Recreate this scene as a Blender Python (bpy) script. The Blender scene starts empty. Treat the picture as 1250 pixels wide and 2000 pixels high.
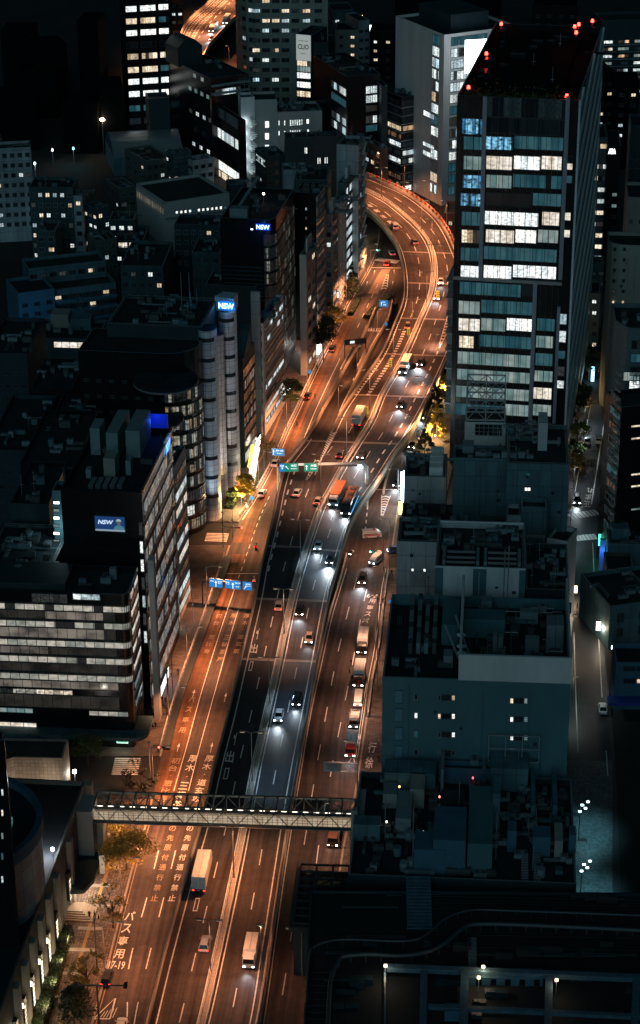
import bpy, math, random
from mathutils import Vector, Matrix
R_ = random.Random(7)
S = bpy.context.scene
COL = S.collection
PI = math.pi
rad = math.radians

# ------------------------------------------------------------------ camera
F_PX = 4243.0          # focal length for a 2000 px tall frame
CAM = Vector((0, 0, 230.0))
down = Vector(((685 - 625) / F_PX, -(10000 - 1000) / F_PX, -1.0)).normalized()
Zc = -down
view = Vector((0, 0, -1))
Yc = (view - view.dot(Zc) * Zc).normalized()
Xc = Yc.cross(Zc)
M = Matrix((Xc, Yc, Zc))            # camera axes -> world axes
MT = M.transposed()
cd = bpy.data.cameras.new('camera')
cam = bpy.data.objects.new('camera', cd)
COL.objects.link(cam)
cam.matrix_world = Matrix.Translation(CAM) @ M.to_4x4()
cd.sensor_fit = 'VERTICAL'
cd.sensor_height = 24.0
cd.lens = 24.0 * F_PX / 2000.0
cd.clip_start = 5
cd.clip_end = 6000
S.camera = cam

def P(px, py, z=0.0):
    """point of the world at height z that the pixel (1250x2000 frame) looks at"""
    d = M @ Vector(((px - 625) / F_PX, -(py - 1000) / F_PX, -1.0))
    t = (z - CAM.z) / d.z
    return CAM + d * t

def proj(w):
    v = MT @ (Vector(w) - CAM)
    return 625 + F_PX * v.x / -v.z, 1000 - F_PX * v.y / -v.z

# ------------------------------------------------------------------ night sky
SUN_EL, SUN_AZ = rad(21), rad(-10)       # soft city glow arriving from behind the camera
W = bpy.data.worlds.new('World')
S.world = W
W.use_nodes = True
nt = W.node_tree
nt.nodes.clear()
wo = nt.nodes.new('ShaderNodeOutputWorld')
bg = nt.nodes.new('ShaderNodeBackground')
sky = nt.nodes.new('ShaderNodeTexSky')
sky.sky_type = 'NISHITA'
sky.sun_disc = False
sky.sun_elevation = rad(2)
sky.sun_rotation = rad(180)
mx = nt.nodes.new('ShaderNodeMix')
mx.data_type = 'RGBA'
mx.blend_type = 'MIX'
mx.inputs[0].default_value = 0.97
nt.links.new(sky.outputs[0], mx.inputs[6])
mx.inputs[7].default_value = (0.02, 0.125, 0.18, 1)
nt.links.new(mx.outputs[2], bg.inputs['Color'])
bg.inputs['Strength'].default_value = 0.07
nt.links.new(bg.outputs[0], wo.inputs[0])
sd = bpy.data.lights.new('city_glow', 'SUN')
sd.energy = 0.27
sd.angle = rad(40)
sd.color = (0.42, 0.84, 1.0)
so = bpy.data.objects.new('city_glow', sd)
COL.objects.link(so)
so.rotation_euler = (PI / 2 - SUN_EL, 0, SUN_AZ)
S.view_settings.view_transform = 'Standard'
S.view_settings.look = 'None'
S.view_settings.gamma = 1
S.view_settings.exposure = 0.35
S.render.engine = 'CYCLES'
S.cycles.max_bounces = 4
S.cycles.diffuse_bounces = 2
S.cycles.glossy_bounces = 2
S.cycles.transparent_max_bounces = 6
S.cycles.caustics_reflective = False
S.cycles.caustics_refractive = False
S.cycles.sample_clamp_indirect = 2.0
S.cycles.use_denoising = True

# ------------------------------------------------------------------ materials
MATS = {}
def nodes_new(name):
    m = bpy.data.materials.new(name)
    m.use_nodes = True
    return m, m.node_tree, m.node_tree.nodes['Principled BSDF']

def mat(name, col, rough=0.8, metal=0.0, var=0.25, scale=0.6, spec=0.4, tint=None, bump=0.0, coords='Object', stretch=None):
    """painted / cement / asphalt surface with procedural wear"""
    if name in MATS: return MATS[name]
    m, t, b = nodes_new(name)
    tc = t.nodes.new('ShaderNodeTexCoord')
    mp = t.nodes.new('ShaderNodeMapping')
    if stretch: mp.inputs['Scale'].default_value = stretch
    n1 = t.nodes.new('ShaderNodeTexNoise')
    n1.inputs['Scale'].default_value = scale
    n1.inputs['Detail'].default_value = 6
    n1.inputs['Roughness'].default_value = 0.65
    t.links.new(tc.outputs[coords], mp.inputs[0])
    t.links.new(mp.outputs[0], n1.inputs['Vector'])
    r = t.nodes.new('ShaderNodeMapRange')
    r.inputs[1].default_value = 0.3; r.inputs[2].default_value = 0.7
    t.links.new(n1.outputs[0], r.inputs[0])
    x = t.nodes.new('ShaderNodeMix'); x.data_type = 'RGBA'
    c2 = tint or tuple(c * (1 - 0.75 * var) for c in col)
    x.inputs[6].default_value = (*c2, 1)
    x.inputs[7].default_value = (*(min(1, c * (1 + 0.6 * var)) for c in col), 1)
    t.links.new(r.outputs[0], x.inputs[0])
    t.links.new(x.outputs[2], b.inputs['Base Color'])
    b.inputs['Roughness'].default_value = rough
    b.inputs['Metallic'].default_value = metal
    b.inputs['Specular IOR Level'].default_value = spec
    if bump:
        bp = t.nodes.new('ShaderNodeBump'); bp.inputs['Strength'].default_value = bump
        bp.inputs['Distance'].default_value = 0.05
        t.links.new(n1.outputs[0], bp.inputs['Height'])
        t.links.new(bp.outputs[0], b.inputs['Normal'])
    MATS[name] = m
    return m

def matgrid(name, col, joint, w, h, rough=0.6, gap=0.04, metal=0.0, var=0.15, spec=0.4, offset=0.0):
    """cladding panels or tiles: UV is in metres"""
    if name in MATS: return MATS[name]
    m, t, b = nodes_new(name)
    uv = t.nodes.new('ShaderNodeUVMap')
    br = t.nodes.new('ShaderNodeTexBrick')
    br.offset = offset
    br.inputs['Scale'].default_value = 1.0
    br.inputs['Brick Width'].default_value = w
    br.inputs['Row Height'].default_value = h
    br.inputs['Mortar Size'].default_value = gap
    br.inputs['Color1'].default_value = (*(min(1, c * (1 + var)) for c in col), 1)
    br.inputs['Color2'].default_value = (*(c * (1 - var) for c in col), 1)
    br.inputs['Mortar'].default_value = (*joint, 1)
    t.links.new(uv.outputs[0], br.inputs['Vector'])
    tc = t.nodes.new('ShaderNodeTexCoord')
    n = t.nodes.new('ShaderNodeTexNoise'); n.inputs['Scale'].default_value = 0.25; n.inputs['Detail'].default_value = 5
    mp = t.nodes.new('ShaderNodeMapping'); mp.inputs['Scale'].default_value = (1, 1, 0.25)
    t.links.new(tc.outputs['Object'], mp.inputs[0]); t.links.new(mp.outputs[0], n.inputs['Vector'])
    mr = t.nodes.new('ShaderNodeMapRange'); mr.inputs[1].default_value = 0.3; mr.inputs[2].default_value = 0.7
    mr.inputs[3].default_value = 0.62; mr.inputs[4].default_value = 1.15
    t.links.new(n.outputs[0], mr.inputs[0])
    x = t.nodes.new('ShaderNodeMix'); x.data_type = 'RGBA'; x.blend_type = 'MULTIPLY'; x.inputs[0].default_value = 1
    t.links.new(br.outputs['Color'], x.inputs[6]); t.links.new(mr.outputs[0], x.inputs[7])
    t.links.new(x.outputs[2], b.inputs['Base Color'])
    b.inputs['Roughness'].default_value = rough
    b.inputs['Metallic'].default_value = metal
    b.inputs['Specular IOR Level'].default_value = spec
    MATS[name] = m
    return m

def asphalt(name, col, rough=.75, var=.35, scale=.5, spec=.35, streak=.45):
    m = mat(name, col, rough, var=var, scale=scale, spec=spec, bump=.25)
    t = m.node_tree; b = t.nodes['Principled BSDF']
    lk = b.inputs['Base Color'].links[0]; src = lk.from_socket
    uv = t.nodes.new('ShaderNodeUVMap'); mp = t.nodes.new('ShaderNodeMapping'); mp.inputs['Scale'].default_value = (1.0, .018, 1)
    t.links.new(uv.outputs[0], mp.inputs[0])
    n = t.nodes.new('ShaderNodeTexNoise'); n.inputs['Scale'].default_value = 1.0; n.inputs['Detail'].default_value = 3
    t.links.new(mp.outputs[0], n.inputs['Vector'])
    r = t.nodes.new('ShaderNodeMapRange'); r.inputs[1].default_value = .32; r.inputs[2].default_value = .68; r.inputs[3].default_value = 1 - streak; r.inputs[4].default_value = 1.2
    t.links.new(n.outputs[0], r.inputs[0])
    # square repair patches
    mp2 = t.nodes.new('ShaderNodeMapping'); mp2.inputs['Scale'].default_value = (.28, .045, 1)
    t.links.new(uv.outputs[0], mp2.inputs[0])
    v = t.nodes.new('ShaderNodeTexVoronoi'); v.distance = 'CHEBYCHEV'; v.inputs['Scale'].default_value = 1.0; v.inputs['Randomness'].default_value = .8
    t.links.new(mp2.outputs[0], v.inputs['Vector'])
    s2 = t.nodes.new('ShaderNodeSeparateColor'); t.links.new(v.outputs['Color'], s2.inputs[0])
    r2 = t.nodes.new('ShaderNodeMapRange'); r2.inputs[3].default_value = .78; r2.inputs[4].default_value = 1.12; t.links.new(s2.outputs[0], r2.inputs[0])
    x = t.nodes.new('ShaderNodeMix'); x.data_type = 'RGBA'; x.blend_type = 'MULTIPLY'; x.inputs[0].default_value = 1
    q = t.nodes.new('ShaderNodeMath'); q.operation = 'MULTIPLY'; t.links.new(r.outputs[0], q.inputs[0]); t.links.new(r2.outputs[0], q.inputs[1])
    t.links.new(src, x.inputs[6]); t.links.new(q.outputs[0], x.inputs[7]); t.links.new(x.outputs[2], b.inputs['Base Color'])
    return m

def math_node(t, op, a, b=None, c=None):
    n = t.nodes.new('ShaderNodeMath'); n.operation = op
    for i, v in enumerate((a, b, c)):
        if v is None: continue
        if hasattr(v, 'links'): t.links.new(v, n.inputs[i])
        else: n.inputs[i].default_value = v
    return n.outputs[0]

def litwin(name, c1, c2, strength, frac, pw=1.5, fh=50.0, group=1.0, dark=(0.012, 0.02, 0.026), clutter=0.5, dim=0.03, noise=1.6, pv=.75):
    """glazing with rooms behind it; UV in metres (u along, v up). frac of the panes are lit."""
    if name in MATS: return MATS[name]
    m, t, b = nodes_new(name)
    uv = t.nodes.new('ShaderNodeUVMap')
    sp = t.nodes.new('ShaderNodeSeparateXYZ')
    t.links.new(uv.outputs[0], sp.inputs[0])
    oi = t.nodes.new('ShaderNodeObjectInfo')
    rnd = math_node(t, 'MULTIPLY', oi.outputs['Random'], 97.3)
    fl = math_node(t, 'FLOOR', math_node(t, 'DIVIDE', sp.outputs[1], fh))
    ce = math_node(t, 'FLOOR', math_node(t, 'DIVIDE', sp.outputs[0], pw))
    cg = math_node(t, 'FLOOR', math_node(t, 'DIVIDE', sp.outputs[0], pw * group))
    def wn(x):
        cx = t.nodes.new('ShaderNodeCombineXYZ')
        t.links.new(x, cx.inputs[0]); t.links.new(fl, cx.inputs[1]); t.links.new(rnd, cx.inputs[2])
        w = t.nodes.new('ShaderNodeTexWhiteNoise'); w.noise_dimensions = '3D'
        t.links.new(cx.outputs[0], w.inputs['Vector'])
        return w
    wg = wn(cg); wc = wn(ce)
    lit = math_node(t, 'LESS_THAN', wg.outputs['Value'], frac)
    per = math_node(t, 'MULTIPLY_ADD', wc.outputs['Value'], pv, 1.1 - pv)
    # room contents
    cx = t.nodes.new('ShaderNodeCombineXYZ')
    t.links.new(math_node(t, 'MULTIPLY', sp.outputs[0], noise), cx.inputs[0])
    t.links.new(math_node(t, 'MULTIPLY', sp.outputs[1], noise * 1.4), cx.inputs[1])
    t.links.new(rnd, cx.inputs[2])
    n = t.nodes.new('ShaderNodeTexNoise'); n.inputs['Scale'].default_value = 1; n.inputs['Detail'].default_value = 3
    t.links.new(cx.outputs[0], n.inputs['Vector'])
    mr = t.nodes.new('ShaderNodeMapRange'); mr.inputs[1].default_value = 0.34; mr.inputs[2].default_value = 0.6
    mr.inputs[3].default_value = 1 - clutter; mr.inputs[4].default_value = 1.0
    t.links.new(n.outputs[0], mr.inputs[0])
    v = math_node(t, 'MULTIPLY', math_node(t, 'MULTIPLY', per, mr.outputs[0]),
                  math_node(t, 'MULTIPLY_ADD', lit, 1 - dim, dim))
    x = t.nodes.new('ShaderNodeMix'); x.data_type = 'RGBA'
    x.inputs[6].default_value = (*c1, 1); x.inputs[7].default_value = (*c2, 1)
    t.links.new(math_node(t, 'POWER', wg.outputs['Value'], 1.0) if frac > 0.999 else math_node(t, 'DIVIDE', wg.outputs['Value'], max(frac, .01)), x.inputs[0])
    b.inputs['Base Color'].default_value = (*dark, 1)
    b.inputs['Roughness'].default_value = 0.12
    b.inputs['Specular IOR Level'].default_value = 0.5
    t.links.new(x.outputs[2], b.inputs['Emission Color'])
    t.links.new(math_node(t, 'MULTIPLY', v, strength), b.inputs['Emission Strength'])
    try: m.cycles.emission_sampling = 'NONE'
    except Exception: pass
    MATS[name] = m
    return m

def glow(name, col, strength, sample=False):
    if name in MATS: return MATS[name]
    m, t, b = nodes_new(name)
    b.inputs['Base Color'].default_value = (*(c * 0.5 for c in col), 1)
    b.inputs['Emission Color'].default_value = (*col, 1)
    b.inputs['Emission Strength'].default_value = strength
    try: m.cycles.emission_sampling = 'AUTO' if sample else 'NONE'
    except Exception: pass
    MATS[name] = m
    return m

def gloss(name, col, rough=0.25, metal=0.0, coat=0.0):
    if name in MATS: return MATS[name]
    m, t, b = nodes_new(name)
    tc = t.nodes.new('ShaderNodeTexCoord')
    n = t.nodes.new('ShaderNodeTexNoise'); n.inputs['Scale'].default_value = 2.0; n.inputs['Detail'].default_value = 4
    t.links.new(tc.outputs['Object'], n.inputs['Vector'])
    mr = t.nodes.new('ShaderNodeMapRange'); mr.inputs[3].default_value = max(0.02, rough - 0.08); mr.inputs[4].default_value = rough + 0.12
    t.links.new(n.outputs[0], mr.inputs[0]); t.links.new(mr.outputs[0], b.inputs['Roughness'])
    b.inputs['Base Color'].default_value = (*col, 1)
    b.inputs['Metallic'].default_value = metal
    b.inputs['Coat Weight'].default_value = coat
    MATS[name] = m
    return m

# ------------------------------------------------------------------ mesh builder
class MB:
    def __init__(s): s.v = []; s.f = []; s.m = []; s.uv = []
    def quad(s, p, mi=0, uv=None):
        i = len(s.v); s.v += [tuple(q) for q in p]; s.f.append(tuple(range(i, i + len(p)))); s.m.append(mi)
        if uv is None:
            a = Vector(p[0]); e = Vector(p[1]) - a
            nrm = None
            n = e.cross(Vector(p[-1]) - a)
            if abs(n.z) > 0.7 * n.length: uv = [(q[0], q[1]) for q in p]
            else:
                h = Vector((-n.y, n.x, 0))
                h = h.normalized() if h.length > 1e-9 else Vector((1, 0, 0))
                uv = [(Vector(q).dot(h), q[2]) for q in p]
        s.uv += uv
        return s
    def box(s, x0, y0, z0, x1, y1, z1, mi=0, top=None, skip=''):
        if x0 > x1: x0, x1 = x1, x0
        if y0 > y1: y0, y1 = y1, y0
        t = mi if top is None else top
        if 'f' not in skip: s.quad([(x0, y0, z0), (x1, y0, z0), (x1, y0, z1), (x0, y0, z1)], mi)
        if 'b' not in skip: s.quad([(x1, y1, z0), (x0, y1, z0), (x0, y1, z1), (x1, y1, z1)], mi)
        if 'l' not in skip: s.quad([(x0, y1, z0), (x0, y0, z0), (x0, y0, z1), (x0, y1, z1)], mi)
        if 'r' not in skip: s.quad([(x1, y0, z0), (x1, y1, z0), (x1, y1, z1), (x1, y0, z1)], mi)
        if 't' not in skip: s.quad([(x0, y0, z1), (x1, y0, z1), (x1, y1, z1), (x0, y1, z1)], t)
        if 'd' not in skip: s.quad([(x0, y1, z0), (x1, y1, z0), (x1, y0, z0), (x0, y0, z0)], mi)
        return s
    def prism(s, poly, z0, z1, mi=0, top=None, bottom=True):
        n = len(poly)
        ar = sum(poly[i][0] * poly[(i + 1) % n][1] - poly[(i + 1) % n][0] * poly[i][1] for i in range(n))
        if ar < 0: poly = poly[::-1]
        u = 0
        for i in range(n):
            a, b = poly[i], poly[(i + 1) % n]
            l = math.dist(a, b)
            s.quad([(a[0], a[1], z0), (b[0], b[1], z0), (b[0], b[1], z1), (a[0], a[1], z1)], mi,
                   [(u, z0), (u + l, z0), (u + l, z1), (u, z1)])
            u += l
        s.quad([(p[0], p[1], z1) for p in poly], mi if top is None else top)
        if bottom: s.quad([(p[0], p[1], z0) for p in poly[::-1]], mi)
        return s
    def tube(s, pts, r, n=6, mi=0, r2=None, cap=True):
        pts = [Vector(p) for p in pts]
        rings = []
        for i, p in enumerate(pts):
            d = (pts[min(i + 1, len(pts) - 1)] - pts[max(i - 1, 0)]).normalized()
            a = d.cross(Vector((0, 0, 1)))
            if a.length < 0.1: a = d.cross(Vector((1, 0, 0)))
            a.normalize(); c = d.cross(a)
            rr = r if r2 is None else r + (r2 - r) * i / (len(pts) - 1)
            rings.append([p + (a * math.cos(2 * PI * k / n) + c * math.sin(2 * PI * k / n)) * rr for k in range(n)])
        for A, B in zip(rings, rings[1:]):
            for k in range(n):
                s.quad([A[k], B[k], B[(k + 1) % n], A[(k + 1) % n]][::-1], mi)
        if cap:
            s.quad(rings[0], mi); s.quad(rings[-1][::-1], mi)
        return s
    def cyl(s, x, y, z0, z1, r, n=16, mi=0, top=None, r1=None):
        r1 = r if r1 is None else r1
        A = [(x + r * math.cos(2 * PI * k / n), y + r * math.sin(2 * PI * k / n), z0) for k in range(n)]
        B = [(x + r1 * math.cos(2 * PI * k / n), y + r1 * math.sin(2 * PI * k / n), z1) for k in range(n)]
        for k in range(n):
            j = (k + 1) % n; u0 = 2 * PI * r * k / n; u1 = 2 * PI * r * (k + 1) / n
            s.quad([A[k], A[j], B[j], B[k]], mi, [(u0, z0), (u1, z0), (u1, z1), (u0, z1)])
        s.quad(B, mi if top is None else top); s.quad(A[::-1], mi)
        return s
    def bar(s, a, b, w, h=None, mi=0):
        """square bar from a to b"""
        h = h or w
        a = Vector(a); b = Vector(b); d = (b - a).normalized()
        sd_ = d.cross(Vector((0, 0, 1)))
        if sd_.length < 1e-3: sd_ = Vector((1, 0, 0))
        sd_.normalize(); up = sd_.cross(d)
        c = [sd_ * (w / 2) * i + up * (h / 2) * j for i, j in ((-1, -1), (1, -1), (1, 1), (-1, 1))]
        A = [a + q for q in c]; B = [b + q for q in c]
        for k in range(4): s.quad([A[k], A[(k + 1) % 4], B[(k + 1) % 4], B[k]], mi)
        s.quad(A[::-1], mi); s.quad(B, mi)
        return s
    def mesh(s, name, mats):
        me = bpy.data.meshes.new(name)
        me.from_pydata(s.v, [], s.f)
        for m in mats: me.materials.append(m)
        me.polygons.foreach_set('material_index', s.m)
        ul = me.uv_layers.new(name='UVMap')
        flat = [c for q in s.uv for c in q]
        ul.data.foreach_set('uv', flat)
        me.update()
        return me
    def build(s, name, mats, parent=None, loc=(0, 0, 0), rz=0.0, smooth=False):
        if not isinstance(mats, (list, tuple)): mats = [mats]
        o = bpy.data.objects.new(name, s.mesh(name, mats))
        COL.objects.link(o)
        o.location = loc; o.rotation_euler = (0, 0, rz)
        if parent: o.parent = parent
        if smooth:
            for p in o.data.polygons: p.use_smooth = True
        return o

def tag(o, label=None, cat=None, group=None, kind=None):
    if label: o['label'] = label
    if cat: o['category'] = cat
    if group: o['group'] = group
    if kind: o['kind'] = kind
    return o
def thing(name, label, cat, loc=(0, 0, 0), rz=0.0, group=None):
    o = bpy.data.objects.new(name, None)
    o.empty_display_size = 0.5
    COL.objects.link(o)
    o.location = loc; o.rotation_euler = (0, 0, rz)
    return tag(o, label, cat, group)
def place_mesh(name, me, parent, loc, rz=0.0, rx=0.0):
    o = bpy.data.objects.new(name, me)
    COL.objects.link(o)
    o.location = loc; o.rotation_euler = (rx, 0, rz)
    o.parent = parent
    return o
def copy_tree(o, parent=None):
    c = o.copy(); COL.objects.link(c)
    if parent: c.parent = parent
    for ch in list(o.children): copy_tree(ch, c)
    return c

# lettering as meshes
GLY = {}
def glyph(ch, bold=0.0):
    k = (ch, bold)
    if k in GLY: return GLY[k]
    cu = bpy.data.curves.new('g', 'FONT'); cu.body = ch; cu.offset = bold; cu.resolution_u = 2
    o = bpy.data.objects.new('g', cu); COL.objects.link(o)
    dg = bpy.context.evaluated_depsgraph_get()
    me = bpy.data.meshes.new_from_object(o.evaluated_get(dg))
    vs = [(v.co.x, v.co.y) for v in me.vertices]; fs = [tuple(p.vertices) for p in me.polygons]
    bpy.data.objects.remove(o); bpy.data.meshes.remove(me)
    GLY[k] = (vs, fs)
    return GLY[k]
def add_glyph(mb, ch, fn, bold=0.0, mi=0, norm=True):
    """fn maps glyph box coordinates (0..1, 0..1) to 3-D"""
    vs, fs = glyph(ch, bold)
    if not vs: return
    x0 = min(v[0] for v in vs); x1 = max(v[0] for v in vs); y0 = min(v[1] for v in vs); y1 = max(v[1] for v in vs)
    w = max(x1 - x0, 1e-3); h = max(y1 - y0, 1e-3)
    b = len(mb.v)
    for v in vs:
        a = (v[0] - x0) / w if norm else v[0]
        c = (v[1] - y0) / h if norm else v[1]
        mb.v.append(tuple(fn(a, c)))
    for f in fs:
        mb.f.append(tuple(b + i for i in f)); mb.m.append(mi); mb.uv += [(0, 0)] * len(f)
def add_text(mb, text, w, h, fn, bold=0.0, mi=0):
    """whole string fitted into w x h; fn(x, y) -> 3-D"""
    add_glyph(mb, text, lambda a, c: fn((a - .5) * w, (c - .5) * h), bold, mi)

# curves given as pixel x by pixel y at a fixed height
class Curve:
    def __init__(s, pts, z):
        s.p = sorted(pts, key=lambda q: q[0]); s.z = z      # (y, x)
    def x(s, y):
        p = s.p
        if y <= p[0][0]: i = 0
        elif y >= p[-1][0]: i = len(p) - 2
        else:
            i = max(k for k in range(len(p) - 1) if p[k][0] <= y)
        (y0, x0), (y1, x1) = p[i], p[i + 1]
        t = (y - y0) / (y1 - y0)
        def sl(k):
            if k <= 0: return (p[1][1] - p[0][1]) / (p[1][0] - p[0][0])
            if k >= len(p) - 1: return (p[-1][1] - p[-2][1]) / (p[-1][0] - p[-2][0])
            return (p[k + 1][1] - p[k - 1][1]) / (p[k + 1][0] - p[k - 1][0])
        if t < 0: return x0 + sl(0) * (y - y0)
        if t > 1: return x1 + sl(len(p) - 1) * (y - y1)
        d = y1 - y0; m0, m1 = sl(i) * d, sl(i + 1) * d
        return (2*t**3-3*t*t+1)*x0 + (t**3-2*t*t+t)*m0 + (-2*t**3+3*t*t)*x1 + (t**3-t*t)*m1
    def at(s, y, z=None):
        return P(s.x(y), y, s.z if z is None else z)
    def line(s, y0, y1, step=14, z=None):
        n = max(2, int(abs(y1 - y0) / step))
        return [s.at(y0 + (y1 - y0) * i / n, z) for i in range(n + 1)]

def offset_line(pts, d):
    out = []
    for i, p in enumerate(pts):
        t = pts[min(i + 1, len(pts) - 1)] - pts[max(i - 1, 0)]
        t.z = 0; t.normalize()
        out.append(p + Vector((t.y, -t.x, 0)) * d)     # d>0 : to the right of travel
    return out
def sweep(mb, pts, x0, x1, z0, z1, mi=0, top=None):
    """rectangular section swept along pts: from x0 to x1 to the right, z0..z1 relative"""
    L = offset_line(pts, x0); Rr = offset_line(pts, x1)
    u = 0
    for i in range(len(pts) - 1):
        a, b, c, d = L[i], L[i + 1], Rr[i + 1], Rr[i]
        up = lambda q, z: (q.x, q.y, q.z + z)
        l = (b - a).length
        mb.quad([up(a, z1), up(d, z1), up(c, z1), up(b, z1)], mi if top is None else top, [(0, u), (1, u), (1, u + l), (0, u + l)])
        mb.quad([up(a, z0), up(a, z1), up(b, z1), up(b, z0)], mi, [(u, z0), (u, z1), (u + l, z1), (u + l, z0)])
        mb.quad([up(d, z0), up(c, z0), up(c, z1), up(d, z1)], mi, [(u, z0), (u + l, z0), (u + l, z1), (u, z1)])
        mb.quad([up(a, z0), up(b, z0), up(c, z0), up(d, z0)], mi)
        u += l
    for i in (0, len(pts) - 1):
        a, d = L[i], Rr[i]
        q = [(a.x, a.y, a.z + z0), (d.x, d.y, d.z + z0), (d.x, d.y, d.z + z1), (a.x, a.y, a.z + z1)]
        mb.quad(q if i == 0 else q[::-1], mi)
def resample(pts, step):
    out = [pts[0].copy()]; acc = 0
    for a, b in zip(pts, pts[1:]):
        l = (b - a).length; t = step - acc
        while t <= l:
            out.append(a.lerp(b, t / l)); t += step
        acc = (acc + l) % step if l else acc
    return out
def ribbon(mb, A, B, mi=0, dz=0.0):
    """flat strip between two equal-length point lists; UV = (across, along) metres"""
    u = 0
    for i in range(len(A) - 1):
        a, b, c, d = A[i], B[i], B[i + 1], A[i + 1]
        l = (d - a).length
        q = [(p.x, p.y, p.z + dz) for p in (a, b, c, d)]
        n = (Vector(q[1]) - Vector(q[0])).cross(Vector(q[3]) - Vector(q[0]))
        uv = [(0, u), ((b - a).length, u), ((c - d).length, u + l), (0, u + l)]
        if n.z < 0: q = q[::-1]; uv = uv[::-1]
        mb.quad(q, mi, uv)
        u += l
# ------------------------------------------------------------------ palette
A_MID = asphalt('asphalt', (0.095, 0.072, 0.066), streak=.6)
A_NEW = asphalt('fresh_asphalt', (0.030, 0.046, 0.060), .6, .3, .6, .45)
A_OLD = asphalt('worn_asphalt', (0.075, 0.054, 0.05), .85, .4, .35)
A_BUS = asphalt('red_lane', (0.20, 0.095, 0.05), .8, .5, .35, .35, .7)
A_PAL = mat('pale_lane', (0.34, 0.22, 0.16), 0.8, var=0.3, scale=0.6)
GROUND = mat('dark_ground', (0.03, 0.03, 0.03), 0.9, var=0.4, scale=0.08)
PAINT = mat('road_paint', (0.82, 0.78, 0.72), 0.6, var=0.4, scale=1.6)
PAINT_O = mat('worn_paint', (0.42, 0.30, 0.2), 0.7, var=0.5, scale=2.0)
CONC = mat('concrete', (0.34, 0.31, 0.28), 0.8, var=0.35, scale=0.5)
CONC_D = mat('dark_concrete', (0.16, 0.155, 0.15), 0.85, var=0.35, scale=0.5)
JOINT = mat('joint_steel', (0.42, 0.34, 0.28), 0.5, var=0.3, scale=3)
STEEL = gloss('grey_steel', (0.32, 0.33, 0.34), 0.4, 0.6)
STEEL_D = gloss('dark_steel', (0.05, 0.06, 0.065), 0.45, 0.5)
WHITE_M = mat('white_metal', (0.72, 0.72, 0.7), 0.45, var=0.15, scale=1.5)
PAVE = matgrid('sidewalk_pavers', (0.12, 0.10, 0.092), (0.05, 0.042, 0.04), 1.2, 0.6, 0.8, 0.04, var=0.25, offset=0.5)
PAVE2 = matgrid('plaza_pavers', (0.17, 0.12, 0.09), (0.06, 0.045, 0.035), 0.5, 0.5, 0.8, 0.05, var=0.45)
KERB = mat('kerb_stone', (0.36, 0.3, 0.25), 0.8, var=0.3, scale=1.5)
TACTILE = mat('tactile_paving', (0.34, 0.2, 0.08), 0.8, var=0.3, scale=3)
SOIL = mat('planting_soil', (0.03, 0.035, 0.02), 0.95, var=0.5, scale=2)

g = MB().quad([(-1500, -300, -0.02), (1700, -300, -0.02), (1700, 3500, -0.02), (-1500, 3500, -0.02)])
tag(g.build('ground', GROUND), kind='structure')

ZE = 6.0      # expressway deck
# pixel (y, x) control points
LC = Curve([(2120,160),(2000,182),(1930,201),(1690,262),(1600,290),(1467,317),(1350,350),(1215,398),(1080,445),(1018,468),(980,493),(897,538),(842,562),(803,581),(760,600),(694,632),(627,667),(596,677),(543,711),(498,733),(470,740),(430,742)], 0)
RC = Curve([(2120,592),(2000,612),(1700,662),(1640,672),(1550,692),(1398,715),(1330,724),(1254,738),(1148,750),(1100,760),(1000,775),(960,783),(900,799),(840,824),(760,853),(700,870),(640,888),(560,905),(470,905)], 0)
EL = Curve([(2120,262),(2000,291),(1870,323),(1700,369),(1608,396),(1500,421),(1400,447),(1288,473),(1170,501),(1110,512),(1068,522),(1000,538),(960,546),(910,561),(894,572),(862,597),(820,623),(800,633),(771,650),(733,668),(698,688),(672,703),(640,716)], ZE)   # outer left edge incl. exit ramp
ML = Curve([(880,627),(852,646),(800,672),(758,701),(694,746),(630,774),(592,788),(560,791),(530,789),(512,786),(483,777),(459,763),(428,738),(409,713),(390,672),(372,620),(360,560)], ZE)   # main viaduct left edge beyond the ramp
MC = Curve([(2120,362),(2000,396),(1850,430),(1700,462),(1608,480),(1500,500),(1400,522),(1288,547),(1170,572),(1100,591),(1000,624),(938,656),(903,676),(868,698),(820,727),(771,747),(720,777),(672,801),(630,819),(610,828),(572,843),(536,848),(502,846),(474,836),(450,819),(421,788),(394,754),(373,714),(355,672),(344,630)], ZE)   # median
MR = Curve([(2120,468),(2000,500),(1850,524),(1700,547),(1608,561),(1500,579),(1400,598),(1288,619),(1170,641),(1110,657),(1080,665),(1025,683),(980,708),(961,721),(932,742),(881,774),(858,792),(803,824),(739,856),(675,883),(620,897),(560,903),(520,898),(488,886),(459,873),(430,854),(404,826),(378,788),(361,750),(346,714),(336,680),(330,650)], ZE)   # right edge

# surface road, one sheet kerb to kerb, passing under the viaduct
ys = list(range(2110, 425, -14))
mb = MB(); ribbon(mb, [LC.at(y) for y in ys], [RC.at(y) for y in ys])
tag(mb.build('road', A_MID), kind='structure')
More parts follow.
